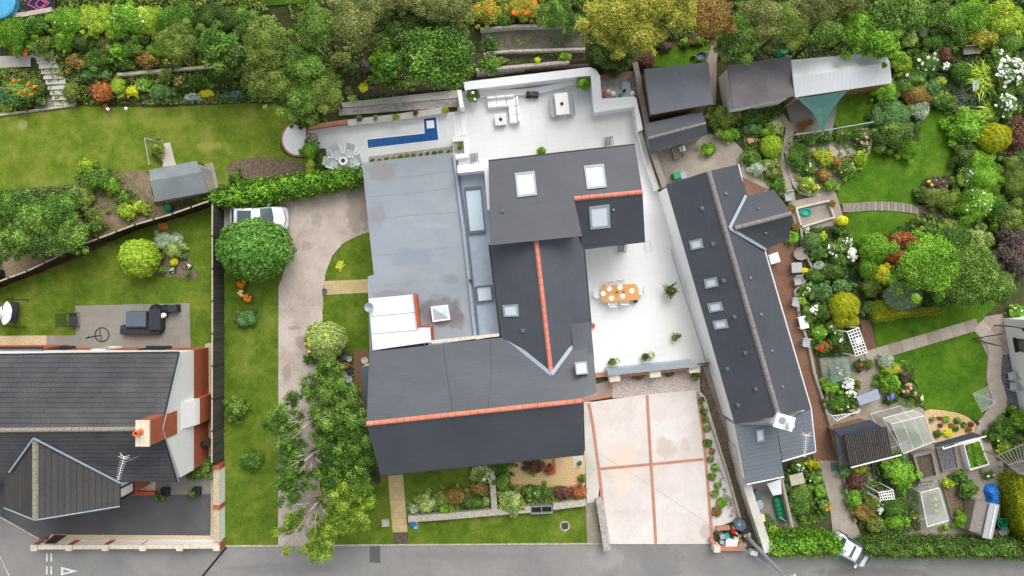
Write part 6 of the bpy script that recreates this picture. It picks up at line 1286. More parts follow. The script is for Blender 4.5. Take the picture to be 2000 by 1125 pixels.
glassbox('greenhouse', 'white framed greenhouse beside the golden gravel bed', 'greenhouse', [(1724, 817), (1785, 801), (1825, 862), (1765, 886)], 1.7, [(1741, 828), (1806, 812)][::1], 2.3)
glassbox('cold_frame', 'green tinted glass plant house beside the lattice pergola', 'cold frame', [(1618, 703), (1658, 697), (1664, 738), (1625, 748)], 1.3, None, 0, 'poly', 'green_bag', .04)
glassbox('polytunnel', 'milky polythene covered cold frame between the vegetable beds', 'cold frame', [(1798, 962), (1834, 953), (1852, 1017), (1811, 1029)], 1.3, None, 0, 'haze_poly', 'white', .06, 1)
t = thing('cold_frame', 'low table frame with a pale blue white lid by the white phlox', 'cold frame', P(1695, 775, 0)); m = M(); m.slab([P(1672, 775, .9), P(1714, 760, .9), P(1720, 778, .8), P(1680, 792, .8)], .06); m.build('lid', MAT['flat_blue'], t)
for x, y in ((1675, 776), (1713, 763), (1717, 778), (1681, 790)): m = M(); p = P(x, y, .8); m.box((p.x, p.y, .4), (.07, .07, .8)); m.build('leg', MAT['white'], t)
a = [P(1649, 852, 1.9), P(1732, 833, 2.1), P(1744, 890, 2.0), P(1662, 912, 1.8)]; t = shed('corrugated_shed', 'small shed with a dark corrugated roof beside the greenhouse', [a], [a], 'corr', 'wood_brown'); m = M(); m.tube([a[3] + Vector((0, -.05, -.02)), a[2] + Vector((.6, .05, -.02))], .05); m.build('gutter', MAT['white'], t)
m = M(); m.slab([P(1627, 838, 1.6), P(1700, 820, 1.7), P(1725, 836, 1.7), P(1640, 852, 1.6)], .08); o = m.build('lean_to_roof', MAT['navy'], t); m = M(); m.prism([P(x, y, 1.5).xy for x, y in ((1632, 842), (1700, 824), (1715, 836), (1645, 850))], 0, 1.5); m.build('wall', MAT['wood_brown'], t)
m = M(); m.slab([P(1627, 840, 1.5), P(1642, 855, 1.5), P(1657, 905, 1.4), P(1640, 893, 1.4)], .08); m.build('lean_to_roof', MAT['navy'], t)
def bedbox(name, label, outer, h, fmat, fill, w=.8, cat='raised bed', zf=None):
    t = thing(name, label, cat, Vector((*P(*outer[0], h).xy, 0))); c = (sum(x for x, y in outer) / 4, sum(y for x, y in outer) / 4); inn = [lerp(p, c, w) for p in outer]
    m = M(); m.ring([P(x, y, h).xy for x, y in outer], [P(x, y, h).xy for x, y in inn], 0, h); m.build('frame', MAT[fmat], t); m = M(); m.prism([P(x, y, h).xy for x, y in [lerp(p, c, w * .9) for p in outer]], 0, (zf or h * .7)); m.build('soil', MAT[fill], t); return t
bedbox('raised_bed', 'weathered wooden raised bed with bare soil below the greenhouse', [(1783, 888), (1822, 878), (1834, 934), (1799, 943)], .6, 'wood', 'soil_dark', .22)
bedbox('raised_bed', 'low bed of dark gravel right of the wooden raised bed', [(1830, 876), (1863, 864), (1872, 914), (1842, 922)], .25, 'wood', 'slate_chip', .08)
bedbox('raised_bed', 'white framed bed full of bright green salad', [(1882, 868), (1914, 858), (1933, 908), (1895, 919)], .6, 'white', 'soil_dark', .1)
bedbox('raised_bed', 'brown soil bed right of the polythene cold frame', [(1842, 950), (1878, 938), (1892, 1003), (1860, 1014)], .2, 'wood', 'soil', .06)
t = thing('screen_roof', 'long dark slate coloured canopy edged with a white rail', 'canopy', P(1870, 855, 0)); m = M(); m.slab([P(1826, 866, 1.6), P(1900, 845, 1.6), P(1918, 852, 1.5), P(1826, 874, 1.5)], .06); m.build('canopy', MAT['navy'], t); m = M(); m.tube([P(1842, 877, 1.6), P(1926, 852, 1.6)], .05); m.tube([P(1842, 872, 1.6), P(1842, 877, 1.6)], .05); m.build('rail', MAT['white'], t)
for x, y in ((1830, 868), (1916, 850)): m = M(); m.tube([Vector((*P(x, y, 1.5).xy, 0)), P(x, y, 1.5)], .04); m.build('post', MAT['wood'], t)
for k in (0,):
    t = px_thing('storage_shelter', 'narrow metal roofed plastic store beside the green bins', 'store', 1904, 1010, -12); m = M(); m.box((-.55, .3, .6), (1.0, 2.2, 1.2)); m.build('body', MAT['wood'], t, local=True); m = M(); m.box((.2, .2, 1.3), (.75, 2.5, .08), ry=.1); m.build('roof', MAT['metal'], t, local=True); m = M(); m.box((.3, .2, 1.37), (.08, 2.3, .03)); m.build('roof_strip', MAT['white'], t, local=True)
t = px_thing('tarpaulin', 'crumpled bright blue tarpaulin over a heap by the golden hedge', 'tarpaulin', 1934, 968, 4); rg = np.random.default_rng(5); m = M(); n = 12; V = []
for i in range(n):
    for j in range(n): x, y = i / (n - 1) - .5, j / (n - 1) - .5; V.append((x * .85 * (1 + .2 * math.sin(j)), y * 1.75 * (1 + .08 * math.sin(i * 1.7)), max(0.01, .6 * (1 - (2 * x) ** 4) * (1 - (2 * y) ** 4) + rg.uniform(-.06, .06))))
m.add(V, [[i * n + j, i * n + j + 1, (i + 1) * n + j + 1, (i + 1) * n + j] for i in range(n - 1) for j in range(n - 1)]); m.build('sheet', MAT['blue_tarp'], t, local=True)
for x, y, s_, mt, l_ in ((1935, 1004, .28, 'green_bag', 'upper left green bucket beside the blue tarpaulin'), (1950, 1018, .36, 'green_bag', 'larger green bucket near the golden hedge'), (1940, 1024, .3, 'char', 'black bucket between the green buckets')):
    t = px_thing('bucket', l_, 'bucket', x, y, 0); m = M(); m.lathe((0, 0, 0), [(s_ * .7, 0), (s_, .45), (s_ * 1.05, .46), (s_ * .9, .46), (s_ * .65, .1)], 14); m.build('bucket', MAT[mt], t, local=True)
t = px_thing('round_dish', 'round pale metal dish at the foot of the golden hedge', 'dish', 1958, 1036, 0); m = M(); m.lathe((0, 0, 0), [(.2, 0), (.38, .14), (.36, .15), (.05, .05)], 18); m.build('dish', MAT['metal'], t, local=True)
# pergola at right edge, rotary airer, chairs by the white house
trellis('pergola', 'grey timber slatted pergola at the right edge below the shrubs', [(1948, 890), (2010, 862), (2010, 930), (1990, 925)], 2.0, 9, 2, 'wood', 'pergola', .08)
trellis('trellis', 'grey lattice panel leaning at the right edge of the vegetable garden', [(1975, 905), (2005, 890), (2012, 920), (1996, 930)], 1.4, 5, 4, 'wood', 'trellis', .06)
t = px_thing('rotary_airer', 'rotary clothes airer on the round lawn beside the curved path', 'clothes airer', 1920, 778, 0); m = M(); m.tube([(0, 0, 0), (0, 0, 1.9)], .035); m.build('pole', MAT['metal'], t, local=True)
cn = [P(x, y, 1.9) - Vector((*P(1920, 778, 0).xy, 0)) for x, y in ((1900, 769), (1930, 755), (1943, 785), (1918, 804))]; cc = sum(cn, Vector()) / 4
m = M(); [m.tube([Vector((0, 0, 1.5)), p], .02, 5) for p in cn]; m.build('arm', MAT['metal'], t, local=True); m = M()
for k in range(1, 7): q = [cc.lerp(p, k / 6) for p in cn]; [m.tube([q[i], q[(i + 1) % 4]], .009, 4) for i in range(4)]
m.build('line', MAT['white'], t, local=True)
chair('garden_chair', 'upper of two pale chairs on the slate bed by the white house', 1969, 733, 95, 'metal', 'chairs by the white house'); chair('garden_chair', 'lower of two pale chairs on the slate bed by the white house', 1972, 753, 92, 'metal', 'chairs by the white house')
t = px_thing('heater', 'square dark patio heater head on an arm beside the white house', 'heater', 1955, 638, 0); m = M(); m.box((.45, -.1, 1.9), (.45, .4, .2), .4); m.build('head', MAT['char'], t, local=True); m = M(); m.tube([(-.5, .1, 0), (-.4, .1, 1.7), (.3, -.05, 1.85)], .04); m.build('arm', MAT['dark'], t, local=True)
t = px_thing('clothes_prop', 'long dark timber prop lying across the slab path', 'prop', 1930, 660, 0); m = M(); m.tube([P(1899, 662, .3) - P(1930, 660, 0), P(1958, 652, .8) - P(1930, 660, 0)], .035); m.tube([P(1899, 662, .3) - P(1930, 660, 0), P(1955, 676, .1) - P(1930, 660, 0)], .03); m.build('pole', MAT['fence_brown'], t, local=True)
t = px_thing('garden_ornament', 'pale glass lantern panel among the strappy plants top right', 'ornament', 1897, 171, 20); m = M(); m.box((0, 0, .5), (.5, .7, .04), rx=.4); m.build('pane', MAT['glass_blue'], t, local=True); m = M(); m.tube([(0, 0, 0), (0, 0, .5)], .03); m.build('post', MAT['dark'], t, local=True)
bench('weathered grey timber bench in the top right garden', 1890, 103, 95, 1.2, .5, 'wood')
# yard behind the long house
t = bench('weathered wooden garden bench in the concrete yard', 1319, 300, 15, .9, .6, 'wood')
t = px_thing('laundry_box', 'white folded box on the yard bench', 'box', 1332, 291, 0, z=.5); m = M(); m.box((0, 0, .1), (.4, .36, .16), .3); m.build('box', MAT['white'], t, local=True)
for x, y, mt, l_ in ((1316, 346, 'green_bag', 'dark green bin behind the long house roof'), (1329, 346, 'frame_grey', 'pale grey bin behind the long house roof')): t = px_thing('rubbish_bin', l_, 'bin', x, y, 15, group='bins in the concrete yard'); m = M(); m.box((0, 0, .45), (.4, .42, .9)); m.build('body', MAT[mt], t, local=True, bevel=.04); m = M(); m.box((0, 0, .93), (.44, .46, .06)); m.build('lid', MAT[mt], t, local=True)
t = px_thing('wheelbarrow', 'dark wheelbarrow behind the flat roofed shed', 'wheelbarrow', 1366, 114, 10); m = M(); m.lathe((0, 0, .25), [(.2, 0), (.32, .28), (.3, .29), (.18, .05)], 10, sx=1.3); m.build('tray', MAT['frame_dark'], t, local=True); m = M(); m.tube([(-.5, .15, .18), (-.5, .1, .18)], .18, 12); m.build('wheel', MAT['tyre'], t, local=True); m = M(); m.tube([(-.4, .2, .2), (.8, .25, .5)], .02); m.tube([(-.4, -.2, .2), (.8, -.25, .5)], .02); m.build('handle', MAT['metal'], t, local=True)
# planter corner by the patio wall
patch('gravel_corner', [(1173, 156), (1240, 148), (1246, 190), (1176, 197)], 'pebble', 40); drape('brick_ledge', 1172, 1240, 146, 138, 157, 148, 'brick_path', n=4, dz=1.0)
t = thing('slate_ornament', 'curved blue grey slate slab in the gravel corner of the patio', 'ornament', P(1216, 172, .5)); m = M(); m.prism([P(x, y, .7).xy for x, y in smooth([(1215, 160), (1226, 154), (1232, 170), (1230, 186), (1218, 192), (1203, 191), (1203, 182), (1214, 176)], 3)], .4, .7); m.build('slab', MAT['frame_grey'], t)
for x, y, s_, mt, l_ in ((1178, 186, .2, 'terracotta', 'small terracotta stone in the gravel corner'), (1188, 180, .22, 'cream', 'left cream stone in the gravel corner'), (1197, 184, .2, 'render', 'right cream stone in the gravel corner'), (1234, 184, .2, 'white', 'small white tub in the gravel corner'), (1219, 178, .12, 'dark', 'small black pot on the slate slab'), (1211, 187, .14, 'green_bag', 'small green pot on the slate slab')):
    m = M(); m.lathe((0, 0, 0), [(s_ * .8, 0), (s_, .15), (s_ * .7, .3), (.02, .34)], 9); o = m.build('stone' if s_ > .19 and mt != 'white' else 'pot', MAT[mt]); o.location = P(x, y, .5 if s_ > .19 else .7) ; tag(o, l_, 'stone' if s_ > .19 and mt != 'white' else 'pot')
# yard south of the annex
t = px_thing('log_store', 'pale wooden step shelter beside the annex roof', 'shelter', 1543, 927, 12); m = M(); m.box((0, 0, 1.2), (1.0, .75, .08), ry=.06); m.build('roof', MAT['timber_pale'], t, local=True); m = M(); [m.box((x, y, .6), (.06, .06, 1.2)) for x in (-.42, .42) for y in (-.3, .3)]; m.build('frame', MAT['wood'], t, local=True)
t = thing('storage_bay', 'long narrow timber bay with a pale sheet roof south of the annex', 'store', P(1515, 975, 0)); m = M(); m.slab([P(1498, 945, 1.3), P(1525, 936, 1.3), P(1527, 965, 1.2), P(1510, 968, 1.2)], .05); m.build('roof', MAT['flat_white'], t); m = M(); m.tube([P(1527, 935, 1.2), P(1548, 1028, 1.2)], .05); m.tube([P(1522, 1010, .5), P(1542, 1022, .9)], .04); m.tube([Vector((*P(1548, 1028, 1.2).xy, 0)), P(1548, 1028, 1.3)], .06); m.build('rail', MAT['timber_pale'], t); m = M(); m.slab([P(1524, 936, 1.2), P(1530, 935, 1.2), P(1550, 1026, 1.2), P(1544, 1028, 1.2)], .9); m.build('board', MAT['wood'], t)
t = thing('garden_sacks', 'row of bright green plastic sacks in the timber bay', 'sacks', P(1522, 992, 0)); rg = random.Random(4)
for k in range(5): m = M(); p = P(1516 + 2.6 * k * .8, 975 + 8.2 * k, 0); m.lathe(p, [(.22, 0), (.3, .25), (.24, .5), (.06, .56)], 9, sx=1.2); m.build('sack', MAT['green_bag'], t, smooth=True)
for x, y, mt, l_ in ((1476, 962, 'frame_dark', 'dark blue grey tub against the white wall'), (1479, 982, 'flat_blue', 'pale blue tub against the white wall')): m = M(); m.lathe((0, 0, 0), [(.22, 0), (.27, .5), (.24, .52), (.03, .55)], 14, sy=1.3); o = m.build('tub', MAT[mt]); o.location = P(x, y, 0); tag(o, l_, 'tub')
m = M(); m.box((0, 0, .75), (.5, .5, .2), .2); m.box((0, 0, .35), (.4, .4, .7), .2); o = m.build('wall_block', MAT['cream']); o.location = P(1479, 1005, 0); tag(o, 'cream coloured block capping the kink of the white wall', 'block')
t = px_thing('drain_cover', 'square blue green metal cover in the drive beside the brick path', 'drain cover', 1629, 911, 5); m = M(); m.box((0, 0, .075), (.5, .6, .03)); m.build('cover', MAT['green_sail'], t, local=True)
# pots and small things by the house corner
m = M(); m.lathe((0, 0, 0), [(.16, 0), (.2, .35), (.16, .36)], 12); o = m.build('plant_pot', MAT['terracotta']); o.location = P(1156, 636, 0); tag(o, 'terracotta pot against the east wall of the house', 'pot')
for x, y, mt, s_, l_ in ((677, 697, 'frame_dark', .2, 'uppermost dark pot of the cluster beside the brown paving'), (684, 700, 'metal', .2, 'pale pot beside the uppermost dark pot'), (677, 713, 'terracotta', .2, 'terracotta pot of the cluster by the brown paving'), (684, 722, 'char', .22, 'charcoal pot in the cluster by the brown paving'), (674, 732, 'frame_grey', .24, 'grey pot low in the cluster by the brown paving'), (684, 740, 'metal', .24, 'lowest pale pot of the cluster by the brown paving'), (714, 703, 'cream', .24, 'sandy round pot beside the slate porch'), (636, 568, 'frame_dark', .18, 'small dark pot at the left end of the yellow slab path')):
    m = M(); m.lathe((0, 0, 0), [(s_ * .7, 0), (s_, .32), (s_ * 1.05, .34), (s_ * .8, .34), (s_ * .7, .25)], 12); o = m.build('plant_pot', MAT[mt]); o.location = P(x, y, 0); tag(o, l_, 'pot')
t = thing('garden_pond', 'narrow black lined pond between the corrugated shed and the lattice arch', 'pond', P(1716, 925, 0)); q = [(1702, 903), (1718, 899), (1730, 950), (1722, 958), (1708, 944)]
m = M(); m.ring([P(x, y, 0).xy for x, y in [(1700, 901), (1720, 897), (1733, 951), (1722, 961), (1706, 946)]], [P(x, y, 0).xy for x, y in q], 0, .2); m.build('rim', MAT['soil_dark'], t); m = M(); m.sheet([P(x, y, .08) for x, y in q]); m.build('water', MAT['black'], t)

# ---------------------------------------------------------------- ground cover (uncountable)
G = carpet
G('undergrowth', [(-60, -40), (480, -40), (560, 60), (600, 150), (560, 198), (300, 204), (110, 203), (60, 90), (-60, 100)], 'mixed', .35, 'low mixed undergrowth covering the left bank', L=.2, cov=1.1)
G('undergrowth', [(-60, 130), (75, 135), (95, 190), (60, 212), (-60, 220)], 'mixed', .3, 'low green plants on the small left terrace', L=.16, cov=1.2)
G('undergrowth', [(560, 0), (930, 0), (930, 170), (690, 196), (640, 200), (600, 150)], 'mixed', .3, 'weedy ground cover below the middle trees', L=.16, cov=.6, clip=.2)
G('undergrowth', [(930, -40), (1150, -40), (1150, 48), (935, 55)], 'mid', .35, 'rough green growth above the top terrace wall', L=.18, cov=1.0)
G('weeds', [(945, 76), (1140, 68), (1140, 92), (945, 99)], 'olive', .2, 'yellow green weeds along the stony terrace', L=.12, cov=.6, clip=.1)
G('weeds', [(935, 108), (1100, 100), (1110, 116), (935, 130)], 'mid', .2, 'weeds on the lowest terrace', L=.12, cov=.9, clip=.4)
G('undergrowth', [(1150, -40), (2060, -40), (2060, 60), (1760, 95), (1620, 112), (1420, 118), (1400, 70), (1240, 80), (1200, 125), (1150, 100)], 'dark', .5, 'dark undergrowth below the trees at the top', L=.22, cov=1.2)
G('undergrowth', [(1740, 60), (2060, 60), (2060, 520), (1960, 470), (1880, 410), (1870, 240), (1790, 190), (1760, 150)], 'dark', .35, 'dark ground plants below the shrubs at the right edge', L=.18, cov=1.1)
G('undergrowth', [(-60, 385), (150, 360), (160, 470), (100, 500), (40, 490), (-60, 560)], 'deep', .3, 'dark growth under the left thicket', L=.18, cov=1.1)
G('weeds', [(140, 360), (235, 330), (300, 395), (400, 385), (330, 425), (160, 490)], 'brownbed', .15, 'sparse weeds over the dry cuttings', L=.1, cov=.45, clip=.2)
G('undergrowth', [(618, 700), (690, 690), (694, 830), (745, 940), (650, 960), (620, 930)], 'dark', .3, 'dark growth in the planting strip beside the house', L=.16, cov=1.2)
G('undergrowth', [(815, 985), (930, 955), (925, 925), (990, 905), (1000, 945), (1142, 952), (1142, 980), (965, 998), (812, 1008)], 'mixed', .25, 'mixed low plants of the front shrub bed', L=.12, cov=1.3, clip=.7)
G('undergrowth', [(1450, 262), (1500, 240), (1530, 262), (1525, 330), (1545, 398), (1510, 370), (1470, 340)], 'mixed', .25, 'mixed small plants in the bed behind the long house', L=.12, cov=1.3)
G('undergrowth', [(1400, 215), (1500, 205), (1530, 225), (1450, 265), (1405, 275)], 'deep', .25, 'low green plants below the white outbuilding', L=.12, cov=1.1)
G('undergrowth', [(1545, 275), (1620, 268), (1696, 252), (1698, 300), (1650, 350), (1625, 374), (1560, 378), (1538, 310)], 'mixed', .3, 'tangle of low rose bed leaves', L=.11, cov=1.0, clip=.45)
G('undergrowth', [(1570, 445), (1650, 440), (1690, 500), (1672, 600), (1665, 690), (1620, 700), (1590, 690), (1562, 590), (1595, 540), (1575, 480)], 'dark', .4, 'dense green ground plants of the flower garden', L=.14, cov=1.5)
G('undergrowth', [(1690, 480), (1760, 440), (1800, 415), (1900, 425), (1990, 490), (1990, 560), (1840, 600), (1710, 600)], 'dark', .3, 'dark ground plants under the large garden tree', L=.16, cov=1.1)
G('undergrowth', [(1612, 745), (1670, 740), (1680, 790), (1672, 810), (1628, 815)], 'deep', .25, 'green plants in the small bed by the brick path', L=.12, cov=1.2)
G('undergrowth', [(1722, 700), (1780, 705), (1805, 790), (1780, 800), (1738, 780)], 'mid', .25, 'green bed beside the round lawn', L=.12, cov=1.1)
G('undergrowth', [(1640, 915), (1730, 900), (1790, 905), (1800, 1035), (1740, 1046), (1690, 1050), (1660, 980)], 'dark', .3, 'dark green plants around the vegetable garden arch', L=.14, cov=1.3)
G('undergrowth', [(1535, 925), (1600, 900), (1615, 960), (1620, 1015), (1560, 1030), (1540, 980)], 'deep', .25, 'green strip of plants beside the drive path', L=.13, cov=1.2)
G('undergrowth', [(1932, 850), (2020, 800), (2020, 880), (1950, 900)], 'deep', .3, 'green growth by the curved path', L=.14, cov=1.3)
G('undergrowth', [(1480, 1010), (1500, 1000), (1530, 1040), (1500, 1060)], 'mid', .25, 'green weeds at the foot of the white wall', L=.12, cov=1.2)
G('weeds', [(1380, 850), (1418, 940), (1440, 1008), (1425, 1010), (1392, 900)], 'purple', .12, 'dark creeping plants along the gravel strip', L=.07, cov=.7, clip=.1)
G('salad_leaves', [(1888, 872), (1912, 862), (1930, 906), (1896, 915)], 'bright', .25, 'bright green salad leaves filling the white bed', L=.1, cov=3.2, zmin=.5)
G('border_flowers', [(280, 192), (520, 180), (540, 196), (400, 203), (280, 203)], 'silver', .12, 'pale border flowers along the lawn edge', L=.07, cov=.35, clip=0, mat=None)
G('ivy', [(1166, 975), (1176, 975), (1184, 1060), (1170, 1062)], 'deep', .2, 'ivy strip beside the stone wall', L=.09, cov=1.4)
p_ = plant
# ---------------------------------------------------------------- top left bank
for a in [
 (20, 58, 34, 30, 'b', 'bright', 'bright green bush in the top left corner below the play court'), (64, 48, 30, 20, 'b', 'deep', 'green bush under the pale wall of the play court'),
 (128, 36, 36, 26, 'b', 'bright', 'leftmost bright bramble bush with white flowers along the top', ('white', 14, .07)), (182, 36, 38, 28, 'b', 'lime', 'lime bramble bush with white flowers, second from the play court', ('white', 14, .07)),
 (240, 34, 38, 28, 'b', 'bright', 'bright bramble bush with white flowers, third from the play court', ('white', 16, .07)), (288, 34, 30, 26, 'b', 'lime', 'lime bush with white flowers where the bright bank turns dark', ('white', 10, .07)),
 (345, 38, 46, 34, 'b', 'deep', 'wide deep green bush right of the lime brambles'), (425, 30, 44, 30, 'b', 'dark', 'dark bush at the top beside the upper lawn'), (475, 45, 28, 34, 'b', 'mid', 'mid green bush left of the pale olive tree'),
 (75, 85, 22, 20, 'b', 'olive', 'olive bush above the garden steps'), (118, 74, 22, 20, 'b', 'bright', 'rounded bright bush with a few white blooms above the steps', ('white', 4, .06)), (35, 96, 24, 13, 'b', 'mid', 'low bush with orange flowers at the left edge', ('orange', 16, .16)),
 (160, 78, 26, 22, 'b', 'dark', 'dark bush right of the bright rounded bush'), (150, 118, 26, 18, 'b', 'rust', 'rusty green bush beside the top of the steps'), (185, 108, 26, 22, 'b', 'mid', 'green bush in the middle of the left bank'), (206, 84, 22, 18, 'b', 'drab', 'dusky twiggy bush in the middle of the bank'), (235, 66, 34, 14, 'b', 'drab', 'bare brown scrub below the lime brambles'),
 (222, 92, 24, 18, 'b', 'bright', 'light bush with white blooms in the middle of the bank', ('white', 6, .06)), (258, 90, 24, 20, 'b', 'mid', 'grey green bush beside the middle of the bank'), (275, 70, 20, 16, 'b', 'dark', 'small dark bush under the lime brambles'), (284, 112, 26, 18, 'b', 'rust', 'orange tinged bush above the pale log'), (306, 92, 18, 16, 'b', 'bright', 'small bright bush left of the olive tree'), (240, 122, 24, 14, 'b', 'deep', 'deep green bush just above the left end of the log'), (332, 118, 20, 12, 'b', 'olive', 'low olive plant above the middle of the log', ('yellow', 6, .08)),
 (185, 142, 40, 12, 'b', 'blue', 'spreading blue green fern left of the log'), (228, 165, 15, 18, 'b', 'lime', 'yellow green bush right of the red bush'), (256, 177, 14, 10, 'b', 'yellow', 'small yellow plant in the lower border'), (276, 163, 13, 14, 'b', 'bright', 'bright plant with cream flowers in the lower border', ('cream', 8, .07)), (310, 178, 24, 15, 'b', 'blue', 'blue green cushion in the lower border'), (322, 146, 16, 12, 'b', 'olive', 'olive tuft just below the log'), (352, 158, 20, 13, 'b', 'mid', 'green plant with pink flowers below the log', ('pink', 9, .09)), (385, 158, 22, 14, 'b', 'deep', 'green plant left of the dark bush in the lower border'), (402, 180, 14, 8, 'b', 'yellow', 'low golden plant at the lawn edge'), (430, 150, 26, 18, 'b', 'dark', 'dark bush at the right end of the log'), (455, 184, 26, 9, 'b', 'blue', 'low plant with blue flowers at the lawn edge', ('blue', 22, .06)), (482, 160, 16, 13, 'b', 'mid', 'small bush with red and yellow flowers below the olive tree', ('red', 4, .07, 'yellow', 4, .07)), (498, 180, 22, 12, 'b', 'mid', 'green bush at the right end of the lower border', ('white', 6, .06)), (375, 188, 18, 8, 'b', 'silver', 'low pale pink flowered plant at the lawn edge', ('white', 12, .06)),
 (45, 172, 38, 24, 'b', 'mid', 'wide bush on the small left terrace with golden flowers', ('orange', 26, .12)), (12, 185, 22, 20, 'b', 'blue', 'blue green bush at the left edge of the terrace'), (12, 207, 14, 10, 'b', 'lime', 'yellow flowered bush at the left edge of the lawn', ('yellow', 6, .08)), (48, 196, 22, 14, 'b', 'dark', 'dark low bush at the foot of the small terrace'),
 (135, 178, 16, 20, 'b', 'olive', 'olive bush filling the right side of the steps')]: p_(*a)
p_(197, 178, 22, 20, 'b', 'red', 'fiery red round bush in the lower left border', ('orange', 14, .1))
p_(350, 85, 44, 36, 't', 'olive', 'pale olive tree on the left bank above the log', h=3.2, L=.15)
p_(425, 92, 36, 34, 't', 'deep', 'broad leaved green tree right of the pale olive tree', h=3.4, L=.24)
p_(460, 112, 28, 26, 't', 'dark', 'dark tree at the right end of the left bank', h=3.2)
# ---------------------------------------------------------------- top middle trees
for a in [
 (525, 92, 44, 56, 't', 'olive', 'pale olive tree with a ragged crown at the top of the long lawn'), (540, 165, 46, 38, 't', 'olive', 'olive green tree overhanging the right end of the lawn'), (596, 195, 40, 40, 't', 'mid', 'mid green tree beside the round pad'), (640, 182, 40, 48, 't', 'olive', 'olive tree left of the pale stone ledge'), (600, 130, 44, 38, 't', 'mid', 'green tree in the centre of the middle thicket'), (625, 60, 40, 44, 't', 'mid', 'light green tree at the top left of the brownish round tree'), (704, 48, 50, 50, 't', 'drab', 'rounded brownish green tree left of the big green tree')]: p_(*a, h=5.2, L=.17, dens=1.15)
p_(855, 118, 82, 66, 't', 'deep', 'large bright and dark green tree above the stone ledge', h=7.5, L=.3, dens=1.2, rc=.62)
p_(800, 60, 48, 48, 't', 'dark', 'dark blue green tree behind the large green tree', h=6, L=.24)
p_(868, 28, 62, 34, 't', 'drab', 'twiggy brown and cream tree at the top centre', h=6.5, L=.15)
p_(790, 15, 40, 26, 't', 'drab', 'brownish tree top cut off by the upper edge of the picture', h=6.5, L=.16)
for a in [(712, 128, 14, 14, 'b', 'purple', 'dusky pink shrub between the middle trees'), (752, 112, 28, 24, 'b', 'bright', 'bright green bush left of the large tree'), (665, 116, 24, 16, 'b', 'drab', 'brown twiggy shrub under the middle trees'), (688, 134, 26, 14, 'b', 'dark', 'dark low bush above the bare bank'), (740, 150, 26, 12, 'b', 'mid', 'low green tuft on the bare bank'), (780, 165, 24, 10, 'b', 'mid', 'small tuft right of the yellow plant on the bare bank'), (598, 236, 30, 12, 'b', 'deep', 'dark green shrub hanging over the brick edging'), (604, 292, 16, 18, 'b', 'bright', 'bright climbing bush between the round pad and the lower patio'), (624, 312, 12, 26, 'b', 'dark', 'dark purple green upright hedge bush at the left of the fire bowl'), (606, 325, 9, 24, 'b', 'lime', 'narrow lime upright bush left of the fire bowl'),
 (950, 20, 34, 24, 'b', 'larch', 'orange leaved bush at the top left of the terraces', ('orange', 16, .12)), (1022, 14, 42, 20, 'b', 'larch', 'golden orange bush at the top of the terraces', ('orange', 18, .13)), (1085, 24, 40, 30, 'b', 'mid', 'green bush left of the golden larch at the top'), (985, 34, 26, 14, 'b', 'mid', 'small green bush above the terrace wall'), (1050, 117, 7, 7, 'b', 'yellow', 'small bright yellow tuft on the lowest terrace'), (1105, 108, 14, 8, 'b', 'lime', 'low yellow green tuft at the right end of the terrace'), (976, 118, 18, 8, 'b', 'olive', 'olive tuft at the left end of the lowest terrace')]: p_(*a)
p_(709, 170, 10, 10, 'b', 'yellow', 'bright yellow green plant alone on the bare bank', h=.5)
# top right trees
for a in [
 (1190, 45, 48, 50, 't', 'larch', 'golden conifer left of the tallest golden tree'), (1236, 72, 50, 44, 't', 'larch', 'drooping golden green tree over the ivy bush'), (1262, 20, 52, 36, 't', 'larch', 'yellow orange tree at the upper edge with pale branches'), (1322, 38, 44, 40, 't', 'larch', 'golden brown tree above the small shed lawn'), (1378, 40, 40, 46, 't', 'rust', 'rusty olive tree left of the shed path')]: p_(*a, h=6.5, L=.2, dens=1.2, trunkmat='bark')
p_(1190, 104, 48, 28, 'b', 'dark', 'broad dark ivy bush behind the white retaining wall', h=2.2)
for a in [(1262, 118, 18, 14, 'b', 'burg', 'brown red shrub at the left end of the shed lawn'), (1302, 90, 13, 9, 'b', 'purple', 'small purple shrub on the shed lawn'), (1338, 82, 11, 9, 'b', 'bright', 'small bright bush on the shed lawn'), (1285, 84, 12, 10, 'b', 'mid', 'green shrub left of the purple shrub'), (1362, 78, 18, 8, 'b', 'olive', 'olive low shrub at the top of the shed lawn')]: p_(*a)
for a in [(1440, 74, 40, 44, 't', 'mid', 'green tree right of the shed path'), (1480, 42, 46, 44, 't', 'drab', 'dull green brown tree above the white outbuilding'), (1530, 52, 50, 46, 't', 'olive', 'dark olive tree above the white outbuilding roof'), (1582, 22, 48, 36, 't', 'drab', 'brown grey tree at the upper edge'), (1640, 12, 50, 26, 't', 'drab', 'dull brown tree at the upper edge right of the brown grey tree'), (1600, 70, 30, 20, 't', 'mid', 'small green tree behind the long pale shed')]: p_(*a, h=5.5, L=.17, dens=1.1)
for a in [(1668, 62, 44, 38, 't', 'bright', 'bright green tree above the long pale shed'), (1712, 88, 40, 36, 't', 'bright', 'vivid green tree overhanging the end of the long pale shed'), (1722, 38, 44, 34, 't', 'mid', 'broad green tree at the top behind the vivid green tree'), (1770, 30, 36, 36, 't', 'mid', 'leafy green tree left of the grey blue shrub')]: p_(*a, h=4.6, L=.24, dens=1.1)
